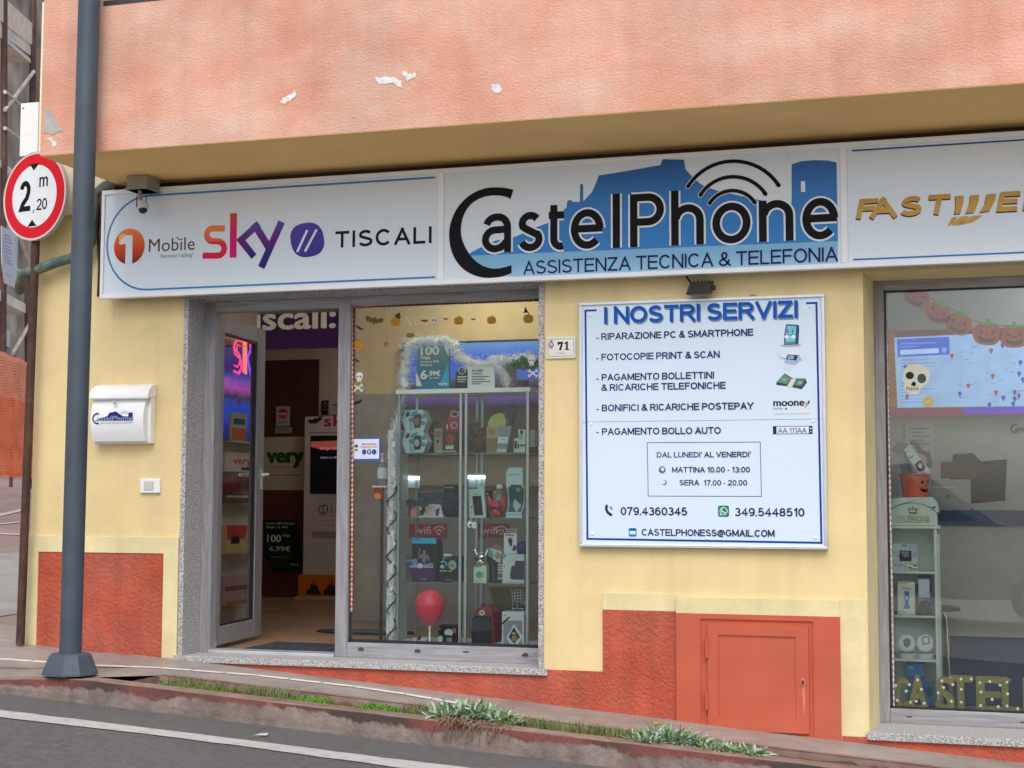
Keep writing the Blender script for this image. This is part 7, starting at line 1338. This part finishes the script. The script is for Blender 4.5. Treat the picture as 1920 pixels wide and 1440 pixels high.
# bunting of paper pumpkins
bun = thing('pumpkin_bunting', 'garland of orange paper pumpkins with green stalks across the right window', 'garland', P(1800, 620, YW+.07)); FBn = FY(YW+.075)
M_PUM = mat((.66, .10, .03), .7, var=.08, name='orange_paper'); M_PGR = mat((.20, .45, .06), .7, name='green_paper')
for (cx, cy), w_, h_, rot in (((322, 185), 82, 62, -.42), ((452, 285), 82, 64, -.42), ((580, 352), 82, 66, -.30), ((755, 412), 88, 70, -.08), ((922, 428), 90, 70, .02), ((1095, 408), 90, 70, .12)):
    k = 3.273; cu, cv = kr1((cx, cy))[0]; co, si = math.cos(-rot), math.sin(-rot)
    T = lambda x, y: (cu+(x*co-y*si)/k, cv+(x*si+y*co)/k)
    mb = MB(); q = []
    for i in range(36):
        t = 2*math.pi*i/36; r_ = 1+.035*math.cos(6*t); q.append(T(w_*math.copysign(abs(math.cos(t))**.85, math.cos(t))*r_, h_*math.copysign(abs(math.sin(t))**.8, math.sin(t))))
    mb.poly(FBn, q, M_PUM, -.003, t=.003); mb.stroke(FBn, [T(-w_*.35, -h_*.85), T(-w_*.45, 0), T(-w_*.35, h_*.85)], .5, mat((.5, .07, .02), .7), .0008); mb.stroke(FBn, [T(w_*.35, -h_*.85), T(w_*.45, 0), T(w_*.35, h_*.85)], .5, mat((.5, .07, .02), .7), .0008)
    pk = mb.build('paper_pumpkin', bun)
    mb = MB(); mb.poly(FBn, [T(-38, -h_*.78), T(-46, -h_*.98), T(-12, -h_*1.0), T(-14, -h_*1.3), T(14, -h_*1.3), T(12, -h_*1.02), T(48, -h_*1.02), T(44, -h_*.82), T(10, -h_*.72)], M_PGR, .001, t=.002); mb.build('stalk', pk)
    mb = MB()
    for s_ in (-1, 1): mb.poly(FBn, [T(s_*36-14, -4), T(s_*36+14, -4), T(s_*36+s_*4, -30)], M_BLACK, .001)
    mb.poly(FBn, [T(-8, 10), T(8, 10), T(0, -6)], M_BLACK, .001); mb.poly(FBn, [T(-56, 12), T(-30, 26), T(0, 31), T(30, 26), T(56, 12), T(46, 42), T(20, 54), T(-20, 54), T(-46, 42)], M_BLACK, .001); mb.build('face', pk)
mb = MB(); mb.tube([P(*q, YW+.078) for q in kr1((260, 110), (340, 150), (460, 222), (590, 285), (680, 335), (760, 345), (840, 360), (930, 360), (1010, 355), (1100, 340))], .002, M_BLACK, 6); mb.build('string', bun)
# skull and ghost stickers
YG2 = YW+.037; FG2 = FY(YG2); mb = MB(); SK = pr(225, 225, 205)
mb.poly(FG2, kr1((240, 660), (250, 625), (275, 603), (310, 596), (350, 602), (385, 618), (402, 640), (404, 680), (395, 710), (370, 728), (352, 742), (340, 772), (310, 783), (270, 772), (245, 750), (250, 715), (236, 690)), SK, 0, t=.0006)
mb.ell(FG2, kr1((281, 668))[0], 7.8, 7, pr(45, 55, 50), .0012); mb.ell(FG2, kr1((354, 686))[0], 8.4, 9, pr(75, 90, 95), .0012); mb.poly(FG2, kr1((288, 725), (300, 705), (316, 708), (320, 728), (305, 734)), DK, .0012); mb.stroke(FG2, kr1((255, 742), (285, 752), (335, 750)), 1, DK, .0012)
for x in (262, 276, 290, 304, 318, 330): mb.stroke(FG2, kr1((x, 736), (x+2, 762)), .8, DK, .0012)
tag(mb.build('skull_sticker'), 'large cream skull sticker on the right window glass', 'sticker')
mb = MB(); mb.ell(FG2, kr1((394, 830))[0], 10, 10.5, pr(195, 180, 110), 0, t=.0006); mb.stroke(FG2, kr1((375, 822), (392, 835), (412, 818)), 1.4, pr(225, 215, 170), .0012); tag(mb.build('ghost_sticker'), 'small round yellow sticker below the cream skull on the right window', 'sticker')
string('bead_string', 'pale bead string hanging down the left edge of the right window', [(1661.5, 545), (1666, 800), (1672, 1100), (1676, 1327)], YW+.03, .007, M_BEAD2, 70)
string('bead_string', 'pale bead string along the bottom of the right window', [(1676, 1327), (1800, 1333), (1925, 1339)], YW+.03, .007, M_BEAD2, 26)
# wall screen and the rest of the room
YQ = 3.24; FQ = FY(YQ); q0 = FQ.px(*kr1((145, 396))[0]); q1 = FQ.px(*kr1((1500, 905))[0]); sc2 = thing('wall_screen', 'large lit wall screen showing a pale blue map with pins', 'screen', FQ.w((q0[0]+q1[0])/2, q1[1], -.03))
zq0, zq1 = q1[1], FQ.px(*kr1((145, 396))[0])[1]; mb = MB(); mb.bp(FQ, q0[0], q1[0], zq0, zq1, -.05, 0, grad([(0, (150, 60, 90)), (.5, (150, 75, 60)), (1, (120, 60, 70))], zq0, zq1, emit=.18)); mb.build('casing', sc2)
mb = MB(); mb.poly(FQ, kr1((150, 400), (195, 398), (205, 862), (150, 862)), emat(150, 90, 30, .2, 'amber_screen'), .001); mb.poly(FQ, kr1((600, 866), (1500, 850), (1500, 890), (620, 905)), emat(70, 50, 190, .4, 'violet_screen'), .001)
BLm = emat(150, 185, 235, .33, 'map_screen'); BL2 = emat(165, 205, 245, .40, 'map_screen'); mb.poly(FQ, kr1((185, 436), (1500, 375), (1500, 850), (206, 866)), BLm, .002); mb.poly(FQ, kr1((203, 446), (524, 430), (526, 540), (207, 554)), emat(30, 80, 205, .4, 'blue_screen'), .004)
mb.poly(FQ, kr1((222, 512), (458, 500), (460, 530), (222, 542)), emat(170, 195, 240, .4, 'pale_screen'), .005); mb.ell(FQ, kr1((492, 512))[0], 5, 5.4, emat(90, 160, 230, .4, 'sky_screen'), .005); mb.rect(FQ, kr1((222, 468))[0], kr1((440, 473))[0], emat(90, 130, 220, .4, 'text_screen'), .005); mb.rect(FQ, kr1((222, 488))[0], kr1((340, 492))[0], emat(90, 130, 220, .4, 'text_screen'), .005)
PB, PR_ = emat(40, 60, 190, .3, 'blue_pin'), emat(150, 70, 80, .3, 'red_pin'); random.seed(14)
for i, (x, y) in enumerate(((780, 512), (850, 480), (540, 545), (960, 585), (952, 655), (975, 690), (790, 668), (640, 728), (588, 778), (810, 770), (855, 803), (925, 768), (950, 790), (925, 808), (265, 796), (255, 615), (1050, 600), (1100, 720), (770, 845), (915, 840))):
    m = PR_ if i in (0, 2, 6, 7, 9, 12, 14) else PB; c_ = kr1((x, y))[0]; mb.ell(FQ, c_, 3.8, 3.8, m, .004, 14); mb.poly(FQ, [(c_[0]-3, c_[1]+2), (c_[0]+3, c_[1]+2), (c_[0], c_[1]+8)], m, .0038)
for i in range(46): x, y = random.uniform(560, 1300), random.uniform(470, 830); mb.rect(FQ, *kr1((x, y), (x+random.uniform(15, 40), y+4)), random.choice((emat(90, 125, 200, .3, 'map_text'), emat(130, 165, 215, .3, 'map_text'))), .003)
for i in range(14): y = 570+i*20; mb.rect(FQ, *kr1((225, y), (random.uniform(300, 480), y+4)), emat(130, 160, 215, .3, 'list_text'), .003)
mb.build('screen_picture', sc2)
FQ2 = FY(YQ+.05)
mb = MB(); mb.bpx(FQ2, *kr1((250, 957), (432, 1195)), 0, .004, pr(215, 212, 218)); FQ3 = FY(YQ+.044)
arts(mb, FQ3, [('r', *kr1((280+(i % 3)*8, 990+i*24), (405-(i % 2)*40, 995+i*24)), pr(160, 140, 155)) for i in range(7)]); tag(mb.build('paper_notice'), 'sheet of paper with reddish lines pinned on the grey wall', 'notice')
mb = MB(); mb.stroke(FQ2, kr1(*arcc((940, 972), (905, 990), (940, 1015))), 3, pr(90, 100, 120), .001); mb.text(FQ2, 'astelPhone', *kr1((925, 1008))[0], kr1((1110, 0))[0][0], 9, pr(75, 90, 130), .001, bold=.03); tag(mb.build('wall_lettering'), 'small dark blue logo on the grey wall below the screen', 'lettering')
YD = 1.5; FDk = FY(YD); dk = thing('service_desk', 'wide desk with beige front panel and dark blue edge in the right shop', 'desk', FDk.w(*FDk.px(1850, 1240), -.3)); a0 = X(1762, 1100, YD); dz1_, dz2, dz3 = FDk.px(1850, 957)[1], FDk.px(1850, 985)[1], FDk.px(1850, 1194)[1]
mb = MB(); mb.box(a0, 3.0, YD, YD+.6, dz3, dz2, mat((.42, .38, .32), .5, var=.06, name='beige_laminate')); mb.build('front_panel', dk); M_NB = mat((.035, .055, .12), .5, name='navy_laminate')
mb = MB(); mb.box(a0-.03, 3.0, YD-.03, YD+.62, dz2, dz1_, M_NB); mb.build('worktop', dk, bevel=.004); mb = MB(); mb.box(a0+.02, 3.0, YD+.04, YD+.6, zfl, dz3, M_NB); mb.build('plinth', dk)
YE = 1.7; mt = thing('monitor', 'dark computer monitor standing on the desk in the right shop', 'monitor', P(1808, 957, YE)); FE = FY(YE); mb = MB(); mb.bpx(FE, *kr1((470, 1196), (700, 1300)), -.03, 0, M_DARK); mb.build('screen_housing', mt, bevel=.004); mb = MB(); a = P(1795, 905, YE); mb.box(a.x-.03, a.x+.03, YE+.03, YE+.06, dz1_, a.z, M_DARK); mb.box(a.x-.1, a.x+.1, YE-.02, YE+.12, dz1_, dz1_+.012, M_DARK); mb.build('monitor_stand', mt)
pbox('cardboard_box', 'grey brown carton standing on the desk behind the pumpkin bucket', 'carton', kr1((410, 1306))[0], kr1((655, 1440))[0], 1.58, .3, pr(165, 158, 155), [('s', kr3((740, 95), (1020, 92)), 2, pr(195, 195, 200)), ('s', kr3((890, 225), (980, 232)), 3, pr(140, 130, 130)), ('e', kr3((950, 205))[0], 3, 2, pr(120, 110, 112))], zb=dz1_)
ch_ = thing('office_chair', 'dark blue office chair with a high back behind the desk', 'chair', (X(1848, 950, 2.5), 2.5, zfl)); FCh = FY(2.4); mb = MB(); mb.poly(FCh, kr1((560, 1165), (660, 1160), (720, 1195), (860, 1200), (870, 1330), (850, 1420), (600, 1440), (530, 1300)), mat((.025, .035, .07), .7, var=.2, name='dark_blue_upholstery'), -.12, t=.12); mb.build('backrest', ch_, bevel=.03); a = P(1835, 960, 2.5)
mb = MB(); mb.box(a.x-.25, a.x+.25, 2.2, 2.65, dz1_-.32, dz1_-.24, M_DARK); mb.build('seat', ch_, bevel=.02); mb = MB(); mb.tube([(a.x, 2.45, zfl+.05), (a.x, 2.45, dz1_-.32)], .03, M_DARK, 10); mb.box(a.x-.28, a.x+.28, 2.42, 2.48, zfl, zfl+.05, M_DARK); mb.box(a.x-.03, a.x+.03, 2.17, 2.73, zfl+.002, zfl+.048, M_DARK); mb.build('chair_base', ch_)
stl = thing('bar_stool', 'dark seated stool with a shiny chrome leg beside the telephone shelf', 'stool', P(1782, 1268, 1.1)); a = P(1768, 1143, 1.1); b_ = P(1783, 1275, 1.1); mb = MB(); mb.lathe((a.x+.01, a.y, a.z-.012), [(.05, 0), (.10, .006), (.10, .03), (.05, .04)], M_BLACK, 20); mb.build('seat', stl, smooth=True); mb = MB(); mb.tube([(a.x, a.y, a.z-.01), (a.x+.02, a.y, a.z-.05), (b_.x, b_.y, zfl)], .011, mat((.7, .6, .5), .15, metal=.9, name='chrome')); mb.build('leg', stl, smooth=True); mb = MB(); mb.tube([(a.x, a.y+.02, a.z-.01), (a.x-.1, a.y+.12, zfl)], .011, M_ALU, 10); mb.build('leg', stl, smooth=True); mb = MB(); mb.tube([(a.x, a.y+.03, a.z-.01), (a.x+.05, a.y+.22, zfl)], .011, M_ALU, 10); mb.build('leg', stl, smooth=True)

# ------------------------------------------------------------------ plants in the kerb channel
GRY = [mat((.22, .32, .17), .7, var=.15, vs=20, name='grey_green_leaf'), mat((.40, .47, .38), .7, var=.15, vs=20, name='silvery_leaf'), mat((.13, .25, .07), .7, var=.15, name='green_leaf_dark'), mat((.17, .30, .10), .7, name='fresh_leaf'), mat((.46, .52, .44), .75, name='pale_leaf')]
BRW = [mat((.17, .10, .06), .9, var=.2, name='dry_stem'), mat((.24, .16, .10), .9, name='dry_leaf')]
def clump(label, spots, roots, seed):
    c0 = G(*spots[0][:2]); pl = thing('kerb_plant', label, 'plant', (c0.x, c0.y, gz(c0.x)-.04), 'leafy clumps growing in the kerb'); mb = MB()
    for i, (u, v, R, n, ll) in enumerate(spots):
        c = G(u, v); leafclump(mb, (c.x, c.y, gz(c.x)-.03), int(n*2.1), R*1.15, .017, ll*1.0, GRY, .65, seed+i, .75, .8)
    mb.build('leaves', pl)
    if roots:
        mb = MB(); random.seed(seed+99)
        for u, v in roots:
            c = G(u, v)
            for _ in range(9):
                y0 = YK(c.x); a = Vector((c.x+random.gauss(0, .05), y0+.10, gz(c.x)+.01)); mb.tube([a, Vector((a.x+random.gauss(0, .02), y0+.01, a.z+.012)), Vector((a.x+random.gauss(0, .03), y0-.02, a.z-.03)), Vector((a.x+random.gauss(-.02, .04), y0-.025, a.z-random.uniform(.06, .12)))], [.004, .004, .003, .0015], random.choice(BRW), 5)
        leafclump(mb, (G(*roots[0]).x, YK(G(*roots[0]).x)+.03, gz(G(*roots[0]).x)), 60, .09, .012, .05, BRW, .1, seed+7, .9, .5)
        mb.build('dry_stems', pl)
    return pl
clump('larger silvery green clump with dry stems hanging over the kerb', [(832, 1343, .07, 55, .10), (858, 1336, .09, 75, .11), (890, 1340, .09, 80, .11), (922, 1346, .09, 70, .10), (948, 1352, .07, 45, .09)], [(850, 1356), (880, 1362), (925, 1366)], 40)
fp = clump('smaller silvery green clump with a yellow flower near the hatch', [(1212, 1388, .07, 50, .09), (1240, 1384, .09, 80, .11), (1270, 1389, .09, 70, .10), (1300, 1394, .08, 55, .08)], [], 60)
clump('low straggling green clump at the right end of the kerb bed', [(1335, 1403, .06, 40, .07), (1362, 1406, .07, 45, .07), (1395, 1410, .07, 50, .075), (1415, 1408, .05, 30, .07)], [], 80)
mb = MB(); c = G(1232, 1378); h0 = P(1231, 1358, c.y); YLW = mat((.80, .55, .01), .5, name='yellow_petal')
mb.tube([(c.x, c.y, gz(c.x)-.02), (h0.x-.005, c.y-.01, (h0.z+gz(c.x))/2), (h0.x, h0.y, h0.z)], .002, GRY[2], 6)
for i in range(12):
    t = 2*math.pi*i/12; d = Vector((math.cos(t), math.sin(t), .35)); s_ = Vector((-math.sin(t), math.cos(t), 0)); mb.add([h0, h0+d*.014+s_*.006, h0+d*.024, h0+d*.014-s_*.006], [(0, 1, 2, 3)], YLW)
tag(mb.build('yellow_flower'), 'single small yellow flower above the silvery clump', 'flower')
def grass(name, spans, n, hmin, hmax, mats, seed, wd=.0025):
    random.seed(seed); mb = MB()
    for _ in range(n):
        x0, x1, f0, f1 = random.choice(spans); x = random.uniform(x0, x1); f = random.uniform(f0, f1); y = YC0(x)+(YC1(x)-YC0(x))*f; z_ = gz(x)-.038; h_ = random.uniform(hmin, hmax); a = random.uniform(0, 6.28); d = Vector((math.cos(a), math.sin(a), 0)); s_ = Vector((-d.y, d.x, 0))*wd; lean_ = random.uniform(.1, .7)*h_
        p0 = Vector((x, y, z_)); p1 = p0+Vector((0, 0, h_*.6))+d*lean_*.35; p2 = p0+Vector((0, 0, h_))+d*lean_
        mb.add([p0-s_, p0+s_, p1+s_*.8, p2, p1-s_*.8], [(0, 1, 2, 4), (4, 2, 3)], random.choice(mats))
    return struct(mb, name, 'stuff')
GM = [mat((.10, .19, .03), .7, var=.2, name='grass_green'), mat((.18, .22, .06), .7, name='grass_yellowish'), mat((.20, .17, .08), .8, name='dry_grass')]
xg = lambda u, v: G(u, v).x
grass('grass', [(xg(1000, 1368), xg(1190, 1385), .3, 1.0), (xg(1090, 1375), xg(1195, 1388), .2, .9), (xg(740, 1335), xg(810, 1345), .2, 1), (xg(430, 1300), xg(520, 1312), .2, .9), (xg(300, 1280), xg(420, 1296), .1, .9), (xg(940, 1350), xg(1010, 1368), .1, .9)], 2600, .02, .085, GM, 31)
MOS = [mat((.16, .33, .03), .9, var=.25, vs=40, name='bright_moss'), mat((.11, .24, .03), .9, var=.2, name='moss')]
grass('moss', [(xg(532, 1308), xg(592, 1315), .2, .95), (xg(650, 1322), xg(722, 1330), .25, .95), (xg(655, 1324), xg(700, 1330), .3, .9), (xg(365, 1284), xg(395, 1290), .2, .8), (xg(300, 1276), xg(345, 1284), .1, .7)], 4200, .014, .034, MOS, 33, .005)
mb = MB(); random.seed(21)
for u, v in ((628, 1326), (622, 1324), (900, 1275), (740, 1332), (395, 1290), (410, 1291), (488, 1380)):
    c = G(u, v) if v < 1350 else G(u, v, -.14); zz = c.z+(.004 if v in (1275, 1380) else -.035); mb.add([c+Vector((random.uniform(-.04, -.02), random.uniform(-.02, 0), zz-c.z)), c+Vector((random.uniform(.02, .05), random.uniform(-.02, 0), zz-c.z+.004)), c+Vector((random.uniform(.02, .04), random.uniform(.01, .03), zz-c.z+.012)), c+Vector((random.uniform(-.03, 0), random.uniform(.01, .03), zz-c.z+.006))], [(0, 1, 2, 3)], mat((.55, .5, .45), .8, name='pale_leaf_litter'))
struct(mb, 'leaf_litter', 'stuff')

# ------------------------------------------------------------------ unseen light panels, added to lift the dark shop interior
for x, y, e, lab in ((-5.9, 4.7, 4.5, 'added square light panel at the back of the shop near the brown door'), (-3.5, .56, 9.0, 'added narrow light panel right behind the glass of the left window'), (.9, .95, 10.0, 'added narrow light panel above the gold letters of the right window'), (-4.0, 2.45, 7.0, 'added square light panel washing the partition wall behind the cabinets'), (.9, 2.5, 7.0, 'added square light panel above the wall screen in the right shop')):
    t = thing('added_light_panel', lab, 'added light', (x, y, 2.06), 'added light panels inside the shop'); w_ = .3 if y > 1 else .45; d_ = .3 if y > 1 else .10
    mb = MB(); mb.box(x-w_, x+w_, y-d_, y+d_, 2.07, 2.099, M_WHITE); mb.build('housing', t); mb = MB(); mb.box(x-w_+.03, x+w_-.03, y-d_+.02, y+d_-.02, 2.06, 2.069, mat((.95, .93, .90), .4, emit=e, name='added_panel_glow')); mb.build('diffuser', t)

# ------------------------------------------------------------------ van parked behind the viewer, seen only as a reflection in the shop windows
YVn = -10.7; FVn = Pl((0, YVn, 0), (1, 0, 0), (0, 1, 0)); gv = gz(-1)-.13
van = thing('parked_van', 'silver van parked across the street, mirrored faintly in the shop windows', 'van', (-1.2, YVn-.85, gv)); M_VAN = mat((.55, .57, .60), .25, metal=.3, var=.04, name='silver_car_paint')
mb = MB(); q = [(-3.6, gv+.35), (-3.6, gv+1.5), (-3.3, gv+1.95), (-.9, gv+1.98), (.15, gv+1.25), (1.05, gv+1.05), (1.3, gv+.75), (1.3, gv+.35)]; mb.poly(FVn, q, M_VAN, -1.75, True, t=1.75); mb.build('van_body', van, bevel=.06)
mb = MB(); mb.poly(FVn, [(-.95, gv+1.25), (-.95, gv+1.85), (-.9, gv+1.86), (-.08, gv+1.27)], pr(25, 30, 35), .002, True, t=.01); mb.build('window', van)
mb = MB(); mb.poly(FVn, [(-2.2, gv+1.25), (-2.2, gv+1.85), (-1.05, gv+1.85), (-1.05, gv+1.25)], pr(25, 30, 35), .002, True, t=.01); mb.build('window', van)
mb = MB(); mb.poly(FVn, [(.95, gv+.78), (1.2, gv+.74), (1.1, gv+.95), (.9, gv+.98)], pr(235, 240, 245), .002, True, t=.03); mb.build('headlight', van)
for x in (-2.7, .6):
    for y in (YVn+.02, YVn-1.77):
        mb = MB(); mb.tube([(x, y-.1, gv+.33), (x, y+.1, gv+.33)], .33, M_BLACK, 24); wh_ = mb.build('wheel', van); mb = MB(); mb.tube([(x, y-.105, gv+.33), (x, y+.105, gv+.33)], .2, M_ALU, 16); mb.build('rim', wh_)
